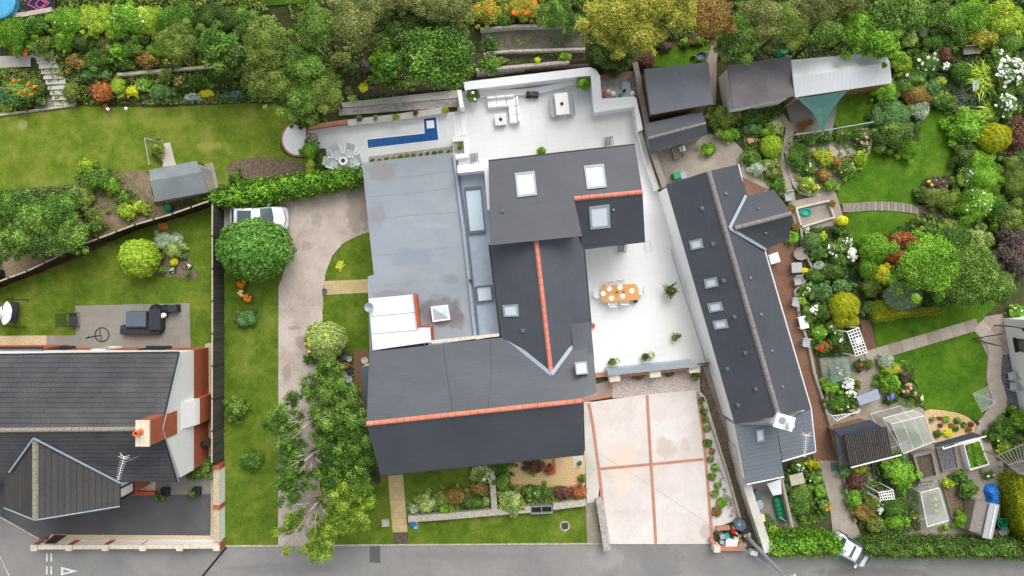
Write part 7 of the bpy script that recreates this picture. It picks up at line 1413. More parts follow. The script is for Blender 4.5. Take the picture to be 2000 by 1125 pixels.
for a in [(1778, 72, 17, 22, 'b', 'vari', 'creamy variegated shrub beside the vivid green trees'), (1762, 118, 18, 22, 'b', 'lime', 'yellow green shrub at the right end of the pale shed'), (1809, 52, 15, 16, 'b', 'silver', 'grey blue shrub near the top right'), (1832, 78, 34, 18, 'b', 'deep', 'deep green shrub above the white flowered bush'), (1848, 30, 40, 34, 'b', 'mid', 'broad green shrub at the top right'), (1900, 30, 40, 34, 'b', 'bright', 'bright shrub at the top right beside the yellow tinged one'), (1965, 30, 40, 36, 'b', 'lime', 'yellow green shrub in the top right corner', ('yellow', 16, .1)), (1925, 68, 42, 24, 'b', 'larch', 'green shrub with orange yellow tips at the top right', ('orange', 16, .1)), (1975, 80, 30, 26, 'b', 'mid', 'green shrub at the right edge below the top corner'), (1880, 72, 22, 18, 'b', 'mid', 'green shrub above the clipped dome at top right'),
 (1812, 122, 32, 22, 'b', 'deep', 'green bush with many white flowers left of the burgundy shrub', ('white', 26, .13)), (1846, 104, 17, 17, 'b', 'burg', 'dark burgundy shrub above the clipped dome'), (1790, 148, 26, 20, 'b', 'mid', 'leafy green shrub below the white flowered bush', ('white', 6, .1)), (1850, 130, 14, 9, 'b', 'mid', 'small shrub with white flowers beside the clipped dome', ('white', 10, .11)),
 (1737, 180, 24, 22, 'b', 'bright', 'bright large leaved shrub at the lawn corner'), (1768, 168, 22, 18, 'b', 'mid', 'green shrub left of the rust coloured shrub'), (1794, 186, 30, 20, 'b', 'rust', 'rust coloured shrub between the right lawns'), (1822, 170, 18, 14, 'b', 'blue', 'blue green shrub beside the slate path'), (1838, 158, 13, 10, 'b', 'lime', 'small lime shrub with big leaves by the slate path'), (1846, 196, 28, 17, 'b', 'mid', 'green shrub with small leaves at the top of the large right lawn'), (1800, 214, 20, 18, 'b', 'silver', 'silver green shrub at the top of the large right lawn'), (1750, 222, 32, 30, 'b', 'blue', 'feathery blue green shrub between the two lawns'), (1756, 262, 34, 30, 'b', 'mid', 'mid green shrub below the feathery one'), (1780, 290, 20, 20, 'b', 'bright', 'bright shrub at the lower end of the lawn divide'), (1738, 290, 14, 12, 'b', 'dark', 'dark low shrub beside the bright one at the lawn divide')]: p_(*a)
p_(1880, 139, 18, 20, 'd', 'deep', 'smooth clipped green dome near the slate path at top right')
for a in [(1980, 138, 38, 34, 'b', 'mid', 'big bush covered in white flowers at the right edge', ('white', 190, .12)), (1968, 205, 26, 28, 'b', 'deep', 'smaller white flowered bush below the slate path at the right edge', ('white', 90, .12))]: p_(*a)
for a in [(1924, 150, 32, 30, 's', 'lime', 'upper clump of arching yellow green leaves at the right'), (1938, 218, 28, 22, 's', 'lime', 'lower clump of arching yellow green leaves below the slate path'), (1955, 110, 26, 18, 's', 'mid', 'strappy green clump above the white flowered bush')]: p_(*a, h=.9)
p_(1948, 267, 31, 29, 'd', 'gold', 'rounded golden olive clipped bush at the right edge', h=1.8)
for a in [(1895, 252, 32, 32, 'b', 'bright', 'bright green shrub right of the large right lawn'), (1990, 256, 18, 40, 'b', 'burg', 'dark burgundy bush at the right edge'), (1888, 300, 24, 28, 'b', 'dark', 'dark shrub beside the large right lawn'), (1915, 315, 34, 26, 'b', 'bright', 'bright green shrub beneath the golden clipped bush'), (1925, 350, 34, 30, 'b', 'bright', 'bright leafy shrub in the middle of the right border'), (1896, 345, 24, 24, 'b', 'mid', 'green shrub with cream flowers in the right border', ('white', 18, .07)), (1912, 396, 36, 34, 'b', 'bright', 'bright shrub sprinkled with white flowers in the right border', ('white', 50, .07)), (1985, 345, 24, 44, 'b', 'olive', 'tall olive shrub at the right edge'), (1950, 405, 24, 30, 'b', 'deep', 'deep green shrub right of the white sprinkled shrub'), (1978, 425, 28, 26, 'b', 'olive', 'olive green shrub at the right edge above the brown path'), (1832, 360, 26, 14, 'b', 'purple', 'dark leaved shrub with yellow flowers at the lawn corner', ('yellow', 9, .09)), (1838, 386, 38, 20, 'b', 'olive', 'flat topped olive shrub at the end of the paver path'), (1800, 382, 12, 16, 'b', 'dark', 'small dark shrub left of the flat olive shrub'), (1880, 395, 14, 24, 'b', 'olive', 'narrow olive shrub between the flat shrub and the bright shrub'), (1990, 490, 34, 44, 'b', 'purple', 'dark purple bush at the right edge below the path')]: p_(*a)
# ---------------------------------------------------------------- left thicket and back garden
for a in [(28, 402, 36, 32, 't', 'deep', 'green tree at the left edge of the thicket'), (72, 430, 42, 40, 't', 'mid', 'mid green tree in the middle of the left thicket'), (122, 418, 40, 38, 't', 'deep', 'deep green tree at the right of the left thicket'), (45, 465, 44, 32, 't', 'mid', 'tree in the lower left of the thicket'), (98, 475, 46, 30, 't', 'dark', 'dark tree by the brown fence in the thicket'), (148, 458, 32, 32, 't', 'mid', 'lowest right tree of the left thicket')]: p_(*a, h=3.4, L=.2, dens=1.1)
for a in [(188, 350, 34, 22, 'b', 'mid', 'loose green bush at the edge of the dry cuttings'), (215, 362, 20, 16, 'b', 'bright', 'small bright bush beside the dry cuttings'), (165, 325, 16, 14, 'b', 'lime', 'thin lime sapling on the left lawn'), (150, 385, 24, 22, 'b', 'olive', 'olive bush between the thicket and the cuttings'), (180, 430, 20, 30, 'b', 'olive', 'olive shrub at the right end of the thicket')]: p_(*a)
for a in [(243, 412, 17, 16, 'b', 'lime', 'yellow green bush, left of the pair in the cuttings'), (272, 404, 17, 12, 'b', 'lime', 'yellow green bush, right of the pair in the cuttings'), (245, 388, 18, 12, 'b', 'mid', 'green bush above the yellow green pair in the cuttings'), (305, 292, 13, 20, 'b', 'olive', 'climbing olive plant on the trellis by the left shed'), (340, 392, 40, 7, 'b', 'brownbed', 'dry brown weeds along the lower side of the left shed'), (398, 388, 30, 10, 'b', 'bright', 'bright ivy over the right end of the brown fence'), (458, 345, 16, 12, 'b', 'mid', 'green bush at the upper edge of the bright hedge')]: p_(*a)
hedge(smooth([(410, 374), (500, 352), (600, 340), (704, 328), (706, 350), (640, 366), (560, 380), (490, 396), (414, 394)], 3), 1.7, 'bright', 'shaggy bright green hedge between the concrete drive and the left lawn', bumpy=.2, L=.2)
p_(264, 503, 38, 37, 'd', 'lime', 'large round yellow green holly ball on the back lawn', h=2.4, L=.17)
for a in [(322, 470, 28, 16, 'b', 'silver', 'silver leaved shrub behind the round holly ball'), (338, 486, 22, 17, 'b', 'vari', 'white variegated shrub right of the holly ball'), (338, 511, 8, 8, 'b', 'yellow', 'small bright yellow plant in the triangular bed'), (357, 499, 8, 6, 'b', 'deep', 'small green cushion at the right of the triangular bed'), (310, 501, 10, 9, 'b', 'deep', 'green cushion beside the holly ball'), (313, 527, 10, 8, 'b', 'mid', 'green cushion at the bottom of the triangular bed'), (336, 526, 8, 7, 'f', 'deep', 'small plant with white flowers below the yellow plant', ('white', 6, .06)), (368, 519, 7, 6, 'f', 'mid', 'white flowered tuft at the right of the triangular bed', ('white', 8, .06)), (366, 534, 6, 5, 'b', 'mid', 'small tuft in the lower right corner of the triangular bed')]: p_(*a)
p_(488, 485, 72, 62, 'd', 'fresh', 'large round dense green tree over the white car', h=4.2, L=.24, name='tree', cat='tree')
for a in [(473, 554, 9, 9, 'f', 'mid', 'topmost pot of orange flowers on the lawn strip', ('orange', 16, .1)), (472, 572, 8, 8, 'f', 'mid', 'pot of white and yellow flowers on the lawn strip', ('white', 7, .08, 'yellow', 6, .08)), (484, 582, 9, 8, 'f', 'mid', 'lowest pot of orange flowers on the lawn strip', ('orange', 16, .11))]: p_(*a, h=.55, pot=(.24, 'char', .3))
for a in [(478, 622, 19, 17, 'b', 'blue', 'blue green shrub below the flower pots on the lawn strip'), (459, 803, 22, 20, 'b', 'mid', 'loose leafy shrub against the long grey fence'), (490, 903, 20, 17, 'b', 'deep', 'ring shaped green shrub low on the lawn strip'), (386, 913, 28, 22, 'b', 'mid', 'leafy bush in the corner by the brick house gable'), (310, 972, 10, 9, 'b', 'deep', 'left clipped ball by the brick house entrance'), (374, 966, 9, 9, 'b', 'deep', 'right clipped ball by the brick house entrance')]: p_(*a)
# ---------------------------------------------------------------- beside and in front of the house
p_(632, 665, 42, 37, 'd', 'vari', 'round variegated bush overhanging the concrete drive', ('yellow', 8, .1), h=2.2, L=.16, name='shrub', cat='shrub')
p_(663, 519, 9, 9, 's', 'yellow', 'small spiky yellow plant on the lawn beside the flat roof', h=.4)
p_(612, 703, 22, 10, 'b', 'deep', 'low green shrub below the round variegated bush')
def bigtree(label, trunk_px, clumps, pal, h, branches, L=.2, rcs=1.0, col='bark'):
    "open tree with pale spreading limbs; clumps: px, py, radius px, height"
    _seed[0] += 1; rng = np.random.default_rng(_seed[0]); base = P(*trunk_px, h * .8); base.z = 0; root = thing('tree', label, 'tree', base); cl = []
    for x, y, r, z in clumps:
        r_ = r * S * 1.08; c = P(x, y, z) - base; n = max(3, int(6 * (r_ / .5) ** 2))
        for k in range(n):
            a = rng.uniform(0, 6.28); q = r_ * math.sqrt(rng.uniform(0, 1)) * .8; cl.append((c.x + q * math.cos(a), c.y + q * math.sin(a), z + rng.uniform(-.8, .5), rng.uniform(.13, .33) * rcs))
    V, F, F3, T = crownmesh(cl, rng, L * .7, L * .3, 1.1, core=.3, rag=.85); npmesh('crown', V, F, F3, T, LM[pal], root)
    m = M(); m.tube([(0, 0, -.2), (.05, 0, h * .5), (0, 0, h * .95)], [.2, .14, .05], 10)
    for x, y, z in branches:
        t = P(x, y, z) - base; z0 = z * rng.uniform(.5, .7); m.tube([(0, 0, z0), (t.x * .5, t.y * .5, z0 + (z - z0) * .75), (t.x, t.y, z)], [.065, .045, .018], 6)
        for s_ in (-.3, .3):
            q = Vector((t.x * .55, t.y * .55, z0 + (z - z0) * .8)); dv = Vector((t.x * math.cos(s_ * 2) - t.y * math.sin(s_ * 2), t.x * math.sin(s_ * 2) + t.y * math.cos(s_ * 2), 0)) * .38; m.tube([q, q + dv + Vector((0, 0, .2))], [.025, .009], 5)
    m.build('trunk', MAT[col], root, local=True, smooth=True); return root
bigtree('upper open tree with pale branches beside the slate roof', (600, 830), [(640, 735, 32, 4), (605, 760, 26, 4), (570, 775, 18, 3.5), (660, 770, 32, 5), (690, 765, 14, 4), (560, 815, 30, 4), (530, 830, 16, 3.5), (640, 800, 34, 5.5), (680, 820, 40, 5.5), (625, 845, 20, 4), (560, 850, 28, 4)], 'mid', 7, [(645, 810, 6.2), (642, 835, 5.6), (560, 825, 5.5), (580, 790, 5), (620, 785, 5.5), (570, 858, 5)])
bigtree('middle open tree with a star of bare pale branches', (604, 892), [(568, 878, 28, 4), (560, 905, 24, 4), (690, 850, 34, 5.5), (655, 875, 32, 5.5), (692, 895, 34, 5), (650, 915, 34, 5), (570, 945, 30, 4), (615, 935, 18, 4), (700, 930, 22, 5), (545, 935, 14, 3.5), (565, 975, 18, 3.5)], 'deep', 7, [(577, 892, 6), (585, 925, 6.4), (625, 880, 6.2), (628, 905, 6), (607, 920, 6), (590, 875, 6), (560, 915, 5.5), (630, 870, 5.8), (612, 868, 6)])
bigtree('lower open tree with yellow green outer leaves beside the road', (612, 990), [(665, 960, 32, 4.5), (700, 950, 26, 4), (710, 980, 22, 4), (640, 1005, 22, 3.5), (670, 1010, 34, 4), (705, 1015, 20, 4), (640, 965, 18, 4.5), (570, 1020, 20, 3), (552, 1035, 13, 3), (620, 1050, 24, 3.5), (600, 1070, 16, 3.5), (625, 1085, 18, 3.5), (645, 1060, 16, 3.5), (555, 1080, 10, 3), (585, 1005, 12, 3)], 'limeg', 6, [(575, 985, 5), (645, 965, 5.4), (590, 1040, 5.2), (640, 1005, 5.2), (615, 1040, 5), (560, 1002, 4.6), (600, 965, 5), (545, 1080, 4), (650, 985, 5)])
for a in [(832, 985, 22, 18, 'b', 'vari', 'creamy variegated round bush in the front bed', ('cream', 20, .06)), (862, 975, 18, 16, 'b', 'olive', 'olive bush next to the creamy variegated bush'), (888, 968, 20, 18, 'b', 'rust', 'rust red bush in the middle of the front bed'), (872, 995, 16, 11, 'b', 'bright', 'bright bush in front of the rust red bush'), (808, 995, 12, 9, 'b', 'silver', 'small grey tuft at the left end of the front bed'), (912, 985, 14, 10, 'b', 'dark', 'dark small bush right of the rust red bush'), (934, 982, 12, 12, 'b', 'deep', 'rounded deep green bush beside the white stone wall'), (949, 980, 8, 10, 'b', 'vari', 'small pale striped plant by the white stone wall'), (939, 925, 22, 20, 'b', 'vari', 'white flecked tall bush by the house corner of the front lawn', ('white', 22, .07)), (935, 952, 20, 13, 'b', 'rust', 'reddish green bush above the rounded green bush'), (976, 912, 26, 11, 'b', 'deep', 'deep green bush under the eaves by the golden gravel'), (984, 945, 18, 20, 'b', 'mid', 'mid green bush right of the white stone wall'), (1000, 982, 27, 24, 'b', 'vari', 'large pale yellow green bush spilling over the stone slab wall'), (1050, 962, 34, 14, 'b', 'mid', 'wide green shrub behind the dark window well', ('white', 3, .1)), (1098, 962, 18, 13, 'b', 'burg', 'purple brown shrub at the right of the front bed'), (1132, 962, 14, 13, 'b', 'red', 'red leaved shrub at the right end of the front bed', ('red', 16, .07)), (1138, 935, 9, 10, 'b', 'olive', 'small olive bush at the corner of the golden gravel'), (1046, 912, 24, 14, 'b', 'burg', 'dark mixed shrub in the brick edged bed on golden gravel', ('red', 6, .09)), (1038, 920, 12, 10, 'b', 'bright', 'bright tuft in the brick edged bed on golden gravel'), (1076, 918, 9, 10, 'b', 'red', 'red plant at the right of the brick edged bed', ('red', 10, .07)), (700, 930, 26, 44, 'b', 'dark', 'dark shrub in the shade of the open trees by the house')]: p_(*a)
strip('brick_edging', [(1005, 963), (1060, 958), (1138, 948)], 4, 'brick_flat', hgt=.15); strip('brick_edging', [(1083, 895), (1084, 925), (1068, 928)], 4, 'brick_flat', hgt=.2); patch('white_gravel_spot', [(1118, 890), (1138, 888), (1138, 912), (1120, 914)], 'pebble_white', 8)
rows = [(1382, 838, 7, 'olive'), (1383, 866, 9, 'deep'), (1391, 882, 7, 'rust'), (1389, 898, 7, 'olive'), (1397, 914, 9, 'bright'), (1392, 931, 9, 'olive'), (1403, 949, 7, 'bright'), (1397, 965, 9, 'olive'), (1411, 982, 11, 'bright'), (1401, 1000, 11, 'rust'), (1371, 783, 7, 'deep'), (1376, 803, 8, 'deep'), (1379, 819, 8, 'olive')]
ords = ['first', 'second', 'third', 'fourth', 'fifth', 'sixth', 'seventh', 'eighth', 'ninth', 'tenth', 'eleventh', 'twelfth', 'thirteenth']
for k, (x, y, r, pl_) in enumerate(sorted(rows, key=lambda q: q[1])):
    p_(x, y, r, r, 'b', pl_, '%s cushion plant counting down the pale gravel strip by the brick band' % ords[k], h=.45, group='cushion plants on the gravel strip', name='cushion_plant', cat='plant')
# patio pots
sq = lambda w, m_, h: (w, 'sq_' + m_, h)
p_(923, 186, 14, 15, 'o', 'deep', 'palm like plant in a white square pot at the left of the upper patio', ('white', 3, .09), h=1.3, pot=sq(.25, 'white', .5)); p_(1139, 163, 15, 15, 'o', 'bright', 'leafy plant in a square pot in the corner of the upper patio', h=1.3, pot=sq(.25, 'white', .5)); p_(1057, 295, 10, 9, 'o', 'bright', 'potted green plant against the north eaves of the house', h=.9, pot=(.2, 'conc', .4))
p_(1311, 567, 16, 15, 's', 'dark', 'spiky olive tree in a round pot on the south patio', h=1.5, name='potted_plant', cat='potted plant', pot=(.26, 'olive_pot' if 'olive_pot' in MAT else 'conc', .45))
for a in [(1195, 707, 8, 8, 'mid', 'green potted plant near the left end of the patio wall', 'white'), (1205, 704, 6, 5, 'vari', 'pale flowered potted plant beside the green one near the patio wall', 'white'), (1260, 697, 8, 8, 'dark', 'dark clipped potted plant above the middle of the patio wall', 'conc'), (1272, 693, 8, 7, 'vari', 'white flowered potted plant above the middle of the patio wall', 'char'), (1317, 660, 6, 6, 'olive', 'olive green potted plant low in the trio on the patio', 'conc'), (1320, 650, 5, 5, 'silver', 'white flowered potted plant at the top of the trio on the patio', 'white'), (1326, 656, 4, 4, 'purple', 'dark potted plant at the right of the trio on the patio', 'char')]:
    p_(a[0], a[1], a[2], a[3], 'o', a[4], a[5], ('white', 8, .05) if a[4] in ('vari', 'silver') else None, h=.6, pot=(.15, a[6], .3), L=.09)
for a in [(1248, 735, 12, 7, 'b', 'rust', 'bronze green shrub below the left brick recess'), (1308, 730, 11, 7, 'b', 'dark', 'dark shrub below the right brick recess'), (1360, 735, 10, 9, 'b', 'drab', 'dry brown shrub at the right end of the gravel'), (1133, 905, 5, 5, 'b', 'olive', 'tiny weed tuft by the gable end')]: p_(*a)
for k, (x, pl_, r, h_) in enumerate(((701, 'blue', 7, .4), (733, 'sage', 5, .35), (772, 'lime', 7, .55), (812, 'burg', 5, .4), (869, 'gold', 7, .5))):
    p_(x, [230, 229, 227, 220, 214][k], r, r, 'b', pl_, '%s of the five small shrubs in the long cream planter, from the left' % ords[k], h=.45 + h_, group='small shrubs in the cream planter', L=.08)
for k in range(12):
    x = 728 + k * 13.4; p_(x, 314 - k * 1.75 + (k % 2), 3.2, 2.6, 'b', 'mid', '%s tiny tuft from the left in the pebble strip above the flat roof' % ords[k], h=.25, group='tufts in the pebble strip', name='grass_tuft', cat='plant', L=.06)
p_(898, 285, 6, 8, 'b', 'olive', 'small twiggy shrub in the white walled planter', h=.9)
# ---------------------------------------------------------------- right garden
for a in [(1414, 228, 30, 24, 'b', 'olive', 'round olive bush below the white outbuilding porch'), (1466, 226, 22, 18, 'b', 'dark', 'dark bush with cream flowers below the white outbuilding', ('cream', 6, .08)), (1427, 262, 20, 14, 'b', 'bright', 'bright low bush above the concrete yard'), (1385, 290, 16, 12, 'b', 'bright', 'bright shrub right of the slate shed'), (1470, 250, 22, 12, 'b', 'blue', 'blue green low plants beside the stone path'), (1498, 258, 14, 10, 'b', 'bright', 'bright shrub above the lime dome'), (1518, 250, 16, 14, 'b', 'vari', 'pale grassy clump above the lime dome'), (1467, 276, 8, 7, 'f', 'mid', 'pink flowered plant at the corner of the concrete yard', ('pink', 12, .08)), (1470, 305, 16, 16, 'b', 'mid', 'green bush beside the concrete yard wall'), (1480, 328, 16, 14, 'b', 'silver', 'silver grey bush above the brick yard'), (1502, 318, 20, 12, 'b', 'vari', 'pale yellow green shrub below the lime dome'), (1512, 338, 18, 10, 'b', 'drab', 'brown green low shrub below the pale shrub'), (1522, 359, 14, 13, 'b', 'deep', 'rounded green shrub beside the corner chair'), (1546, 407, 9, 9, 'b', 'rust', 'orange brown shrub left of the concrete basin'), (1556, 443, 9, 8, 'b', 'rust', 'orange brown shrub below the concrete basin'), (1549, 462, 13, 13, 'b', 'bright', 'bright green shrub at the corner of the slate cross wing'), (1626, 397, 7, 8, 'b', 'rust', 'small orange shrub at the right of the concrete basin'), (1568, 246, 9, 8, 'b', 'red', 'small red leaved shrub on the sail paving'), (1582, 238, 8, 6, 'b', 'rust', 'rust coloured low plant by the sail edge')]: p_(*a)
p_(1509, 284, 21, 22, 'd', 'lime', 'lime green clipped dome in the bed behind the long house')
for a in [(1562, 300, 20, 26, 'b', 'deep', 'green shrub at the left of the rose bed'), (1580, 272, 18, 12, 'b', 'mid', 'green shrub at the top left of the rose bed'), (1612, 268, 20, 10, 'b', 'deep', 'low green shrub beneath the tip of the sail'), (1650, 262, 22, 12, 'b', 'mid', 'green rose bush along the top of the rose bed', ('pink', 4, .07)), (1682, 265, 16, 16, 'b', 'deep', 'rose bush with pink blooms at the right end of the rose bed', ('pink', 12, .1)), (1690, 285, 10, 14, 'b', 'mid', 'rose bush with pink and cream blooms at the lawn side', ('pink', 8, .09, 'cream', 4, .08)), (1614, 308, 16, 18, 'b', 'lime', 'lime rose bush in the middle of the rose bed', ('orange', 4, .1)), (1596, 300, 8, 8, 'b', 'lime', 'small lime rose with an orange bloom', ('orange', 4, .1)), (1635, 318, 14, 12, 'b', 'rust', 'red tinged rose bush in the rose bed', ('red', 9, .08)), (1655, 330, 22, 16, 'b', 'mid', 'green rose bush at the lower right of the rose bed', ('cream', 4, .07)), (1682, 308, 14, 16, 'b', 'lime', 'yellow green rose bush beside the lawn'), (1610, 342, 14, 12, 'b', 'rust', 'orange green rose bush low in the rose bed', ('orange', 5, .08)), (1582, 330, 14, 12, 'b', 'mid', 'green rose bush with cream blooms', ('cream', 6, .09)), (1578, 358, 14, 14, 'b', 'lime', 'pale rose bush near the lower left corner of the rose bed', ('cream', 6, .07)), (1592, 366, 12, 9, 'b', 'vari', 'yellow flowered shrub at the bottom of the rose bed', ('yellow', 12, .07)), (1625, 362, 14, 11, 'b', 'bright', 'bright rounded shrub in the lower corner of the rose bed')]: p_(*a)
p_(1647, 431, 11, 10, 'd', 'yellow', 'small golden clipped cube at the end of the paver path', h=.9)
p_(1588, 471, 17, 18, 'd', 'blue', 'round blue green clipped ball beside the low wall')
for a in [(1645, 450, 13, 11, 'b', 'deep', 'deep green shrub below the golden cube'), (1608, 462, 9, 9, 'b', 'lime', 'yellow green tuft right of the blue green ball', ('yellow', 4, .07)), (1574, 450, 8, 6, 'f', 'mid', 'small white flowered plant above the blue green ball', ('white', 10, .07)), (1598, 492, 16, 14, 'b', 'mid', 'green shrub below the blue green ball'), (1625, 484, 16, 14, 'b', 'mid', 'leafy bush with white and lilac flowers', ('white', 12, .08, 'lilac', 5, .08)), (1652, 480, 20, 16, 'b', 'mid', 'upper bush of white phlox near the lawn', ('white', 26, .09)), (1664, 496, 14, 20, 'b', 'deep', 'lower bush crowded with white phlox', ('white', 60, .1)), (1640, 506, 16, 14, 'b', 'deep', 'green shrub left of the crowded white phlox', ('white', 5, .07)), (1600, 520, 12, 10, 'b', 'silver', 'grey leaved shrub beside the yellow toy'), (1630, 530, 32, 16, 'b', 'dark', 'wide dark shrub in the middle of the flower garden'), (1596, 540, 22, 12, 'b', 'deep', 'green shrub below the yellow toy'), (1608, 570, 24, 18, 'b', 'blue', 'blue green bushy shrub above the golden topiary'), (1645, 560, 24, 16, 'b', 'blue', 'feathery green shrub right of the blue green bush'), (1575, 568, 14, 14, 'b', 'mid', 'shrub with cream flowers beside the low wall', ('cream', 14, .07)), (1568, 588, 9, 10, 'b', 'lime', 'yellow green tuft by the low wall'), (1591, 608, 11, 14, 'b', 'deep', 'shrub with an arc of white flowers', ('white', 24, .09)), (1610, 610, 18, 16, 'b', 'mid', 'green shrub left of the golden topiary'), (1602, 650, 16, 15, 'b', 'bright', 'bright shrub in the lower flower garden', ('white', 3, .09)), (1630, 640, 16, 14, 'b', 'mid', 'green shrub with white flowers by the lattice pergola', ('white', 9, .09)), (1638, 660, 14, 18, 'b', 'deep', 'deep green shrub left of the lattice pergola', ('white', 8, .1)), (1610, 678, 18, 12, 'b', 'deep', 'shrub with a band of red flowers', ('red', 26, .1)), (1578, 618, 12, 22, 'b', 'mid', 'grey green tall shrub beside the white table')]: p_(*a)
p_(1655, 598, 29, 27, 'd', 'gold', 'large round golden topiary above the lattice pergola', h=1.9); p_(1664, 628, 17, 13, 'd', 'gold', 'smaller golden topiary lobe below the large round one', h=1.2); p_(1645, 618, 14, 22, 'd', 'gold', 'golden topiary neck joining the two golden lobes', h=1.4)
p_(1714, 484, 27, 30, 'd', 'bright', 'tall green clipped bush left of the red leaved shrub', h=2.0); p_(1700, 520, 16, 26, 'd', 'bright', 'green clipped hedge bush beside the brown path', h=1.4); p_(1727, 535, 17, 20, 'b', 'yellow', 'bright yellow shrub at the left of the large tree', h=1.8)
for a in [(1768, 468, 30, 16, 'b', 'red', 'upper red leaved shrub beside the large tree'), (1748, 496, 18, 20, 'b', 'red', 'lower red brown shrub beside the yellow shrub'), (1705, 560, 20, 22, 'b', 'olive', 'olive green shrub below the yellow shrub'), (1698, 600, 14, 14, 'b', 'blue', 'small blue green shrub right of the golden topiary'), (1850, 445, 50, 18, 'b', 'olive', 'mixed olive shrub along the brown path'), (1905, 470, 38, 26, 'b', 'vari', 'pale green shrub beside the dark purple bush'), (1895, 440, 24, 12, 'b', 'dark', 'dark shrub at the bend of the brown path')]: p_(*a)
p_(1808, 515, 62, 60, 't', 'bright', 'large bright green tree in the middle of the right garden', h=5.2, L=.2, dens=1.25, rc=.5); p_(1885, 535, 66, 62, 't', 'mid', 'large mid green tree right of the bright one', h=4.8, L=.2, dens=1.15, rc=.55); p_(1935, 560, 44, 38, 't', 'mid', 'small green tree over the end of the slab path', h=3.6, L=.17); p_(1850, 470, 42, 26, 't', 'deep', 'green tree at the top of the large tree group', h=4.2, L=.18)
p_(1768, 580, 36, 28, 'd', 'sage', 'grey green clipped dome below the large tree', h=1.7)
hedge(smooth([(1708, 592), (1740, 590), (1780, 604), (1838, 602), (1836, 612), (1770, 619), (1712, 628)], 2), .9, 'gold', 'low golden clipped hedge along the strip lawn', L=.1, bumpy=.05)
for a in [(1733, 705, 16, 14, 'b', 'silver', 'silver leaved shrub at the corner of the slab path'), (1745, 722, 18, 14, 'b', 'lime', 'lime shrub with orange lilies', ('orange', 6, .1)), (1742, 750, 20, 20, 'b', 'bright', 'bright green shrub in the bed beside the round lawn'), (1745, 778, 14, 12, 'b', 'deep', 'green shrub with a blue flower ball', ('blue', 3, .18)), (1768, 736, 10, 14, 'b', 'purple', 'dark purple shrub beside the round lawn'), (1778, 762, 16, 14, 'b', 'mid', 'shrub with large pink roses', ('pink', 16, .12)), (1800, 778, 9, 9, 'b', 'mid', 'thin shrub with a cream bloom at the lawn edge', ('cream', 3, .1)), (1655, 748, 16, 16, 'b', 'mid', 'upper white phlox beside the glass plant house', ('white', 50, .11)), (1662, 768, 12, 12, 'b', 'mid', 'lower white phlox left of the white lidded frame', ('white', 30, .11)), (1625, 757, 20, 14, 'b', 'bright', 'bright shrub by the brick path left of the white phlox'), (1642, 790, 26, 16, 'b', 'deep', 'deep green shrub in the trellised bed', ('white', 4, .08)), (1662, 802, 10, 6, 'f', 'mid', 'pink flowers at the foot of the trellised bed', ('pink', 10, .07)), (1676, 752, 7, 12, 'b', 'olive', 'olive plant beside the white phlox'), (1700, 712, 8, 12, 'b', 'olive', 'small olive plant in the narrow trough'), (1680, 715, 12, 10, 'b', 'dark', 'dark plant beside the glass plant house', ('red', 3, .1))]: p_(*a)
trellis('trellis', 'white slatted trellis at the lower end of the trellised bed', [(1625, 812), (1678, 806), (1680, 800), (1635, 822)], .9, 9, 1, 'white', 'trellis', .05)
for k, (x, y, r, pl_) in enumerate([(1822, 820, 6, 'sage'), (1836, 817, 4, 'burg'), (1849, 820, 8, 'bright'), (1871, 822, 7, 'mid'), (1838, 831, 5, 'burg'), (1859, 831, 5, 'rust'), (1884, 831, 6, 'mid'), (1898, 829, 4, 'burg'), (1868, 838, 6, 'deep'), (1852, 846, 10, 'yellow'), (1832, 848, 9, 'dark'), (1893, 840, 6, 'rust')]): p_(x, y, r, r * .9, 'b', pl_, '%s small %s clump in the golden gravel bed' % (['grey', 'far left maroon', 'largest bright green', 'mid green upper', 'lower left maroon', 'central rusty', 'mid green right', 'far right maroon', 'deep green lower', 'golden yellow', 'dark green lower left', 'rusty right'][k], 'leafy'), h=.3, group='clumps in the golden gravel bed', name='rockery_plant', cat='plant')
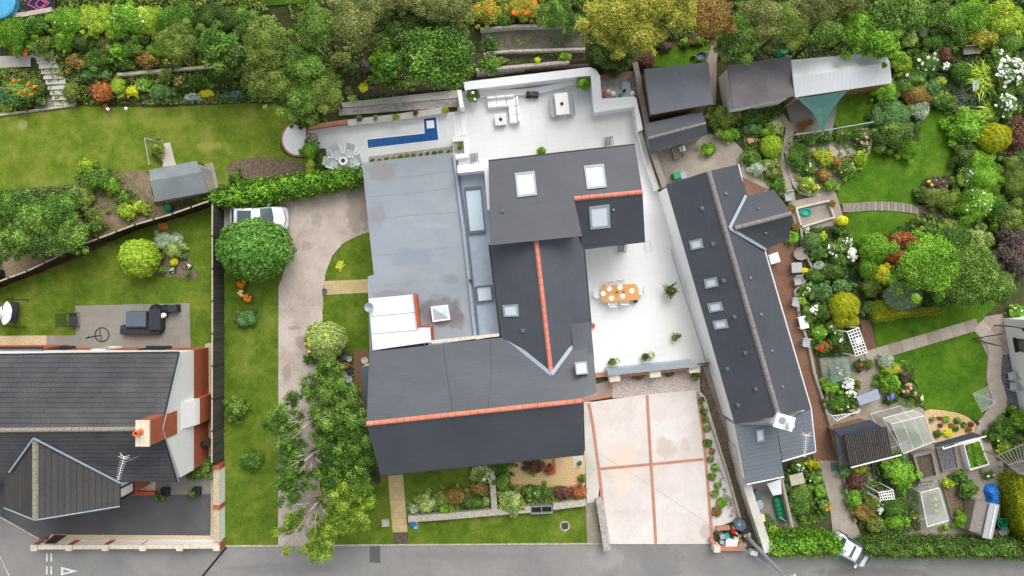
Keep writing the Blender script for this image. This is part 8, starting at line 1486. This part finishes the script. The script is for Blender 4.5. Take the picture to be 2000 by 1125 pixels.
for a in [(1965, 838, 28, 22, 'b', 'deep', 'leafy deep green shrub right of the curved path'), (1995, 820, 22, 20, 'b', 'bright', 'bright shrub below the white house'), (1948, 850, 16, 14, 'b', 'olive', 'yellow flowered shrub at the bend of the curved path', ('cream', 8, .07)), (1963, 872, 13, 12, 'b', 'lime', 'lime shrub beside the timber pergola'), (1990, 610, 20, 14, 'b', 'bright', 'bright shrub at the corner of the white house', ('white', 5, .07)), (1675, 940, 20, 18, 'b', 'burg', 'burgundy maple by the corrugated shed'), (1680, 915, 16, 12, 'b', 'lime', 'yellow green shrub below the corrugated shed'), (1652, 922, 12, 12, 'b', 'blue', 'blue green ground plant at the drive corner'), (1670, 975, 16, 20, 'b', 'bright', 'bright shrub along the drive path'), (1688, 1000, 18, 18, 'b', 'rust', 'olive rust shrub near the long hedge'), (1705, 985, 16, 18, 'b', 'olive', 'olive shrub left of the white roses'), (1712, 1025, 20, 16, 'b', 'olive', 'brownish shrub at the top of the long hedge'), (1720, 990, 10, 18, 'b', 'deep', 'climbing bush of white roses below the lattice arch', ('white', 50, .08)), (1765, 930, 28, 34, 'b', 'bright', 'large bright green bush between the arch and the raised bed'), (1748, 990, 24, 22, 'b', 'deep', 'green bush below the large bright bush'), (1752, 1020, 22, 16, 'b', 'bright', 'bright low bush near the hedge below the arch'), (1788, 1008, 9, 12, 'b', 'olive', 'yellow flowered plant left of the polythene cold frame', ('yellow', 8, .07)), (1878, 930, 16, 12, 'b', 'deep', 'green bush above the brown soil bed'), (1893, 955, 18, 20, 'b', 'deep', 'rounded green bush right of the brown soil bed'), (1855, 946, 14, 9, 'b', 'lime', 'yellow flowered plant at the top of the brown soil bed', ('yellow', 10, .07)), (1882, 1018, 14, 17, 'b', 'bright', 'bright large leaved plant beside the metal roofed store'), (1847, 1032, 9, 7, 'b', 'bright', 'small bright plant below the polythene cold frame'), (1935, 928, 12, 8, 'b', 'mid', 'small shrub with white flowers above the blue tarpaulin', ('white', 3, .08)), (1565, 978, 27, 33, 'b', 'mid', 'large soft green bush in the annex garden'), (1560, 915, 16, 10, 'b', 'deep', 'shrub with white roses beside the annex roof', ('white', 8, .09)), (1590, 908, 14, 9, 'b', 'gold', 'golden green shrub at the end of the brick path'), (1592, 935, 16, 14, 'b', 'mid', 'green shrub with white blooms beside the drive path', ('white', 5, .08)), (1603, 962, 12, 14, 'b', 'bright', 'bright shrub midway along the drive path'), (1612, 990, 12, 14, 'b', 'mid', 'green shrub with orange flowers by the drive path', ('orange', 5, .1)), (1492, 1020, 12, 14, 'b', 'mid', 'green shrub against the lower white wall'), (1512, 1036, 12, 8, 'b', 'lime', 'lime tinged shrub at the start of the hedge'), (1636, 862, 8, 9, 'b', 'gold', 'small golden shrub beside the corrugated shed')]: p_(*a)
hedge(smooth([(1494, 1058), (1530, 1050), (1600, 1050), (1640, 1056), (1648, 1068), (1638, 1083), (1560, 1085), (1500, 1084)], 3), 1.6, 'bright', 'bright bushy hedge by the road left of the white car', bumpy=.22, L=.17)
hedge(smooth([(1700, 1060), (1760, 1058), (1850, 1060), (1930, 1062), (2050, 1064), (2050, 1092), (1900, 1090), (1706, 1088)], 3), 1.5, 'mid', 'long clipped green hedge by the road right of the white car', bumpy=.14, L=.13)
hedge(smooth([(1990, 945), (2010, 935), (2070, 935), (2090, 1075), (2030, 1070), (2008, 1040), (1994, 990)], 3), 2.0, 'gold', 'broad golden green hedge in the lower right corner', bumpy=.12, L=.12)
p_(1915, 885, 6, 8, 's', 'sage', 'small grey tuft at the corner of the canopy rail', h=.4)
for a in [(1765, 850, 14, 12, 'b', 'deep', 'leafy plant inside the greenhouse on the left'), (1795, 858, 12, 12, 'b', 'bright', 'bright plant inside the greenhouse on the right'), (1828, 985, 14, 24, 'b', 'mid', 'green plants with yellow flowers under the milky polythene frame', ('yellow', 12, .09)), (1640, 725, 14, 14, 'b', 'blue', 'blue green plants inside the green tinted plant house', ('white', 6, .07))]: p_(*a, h=.8)
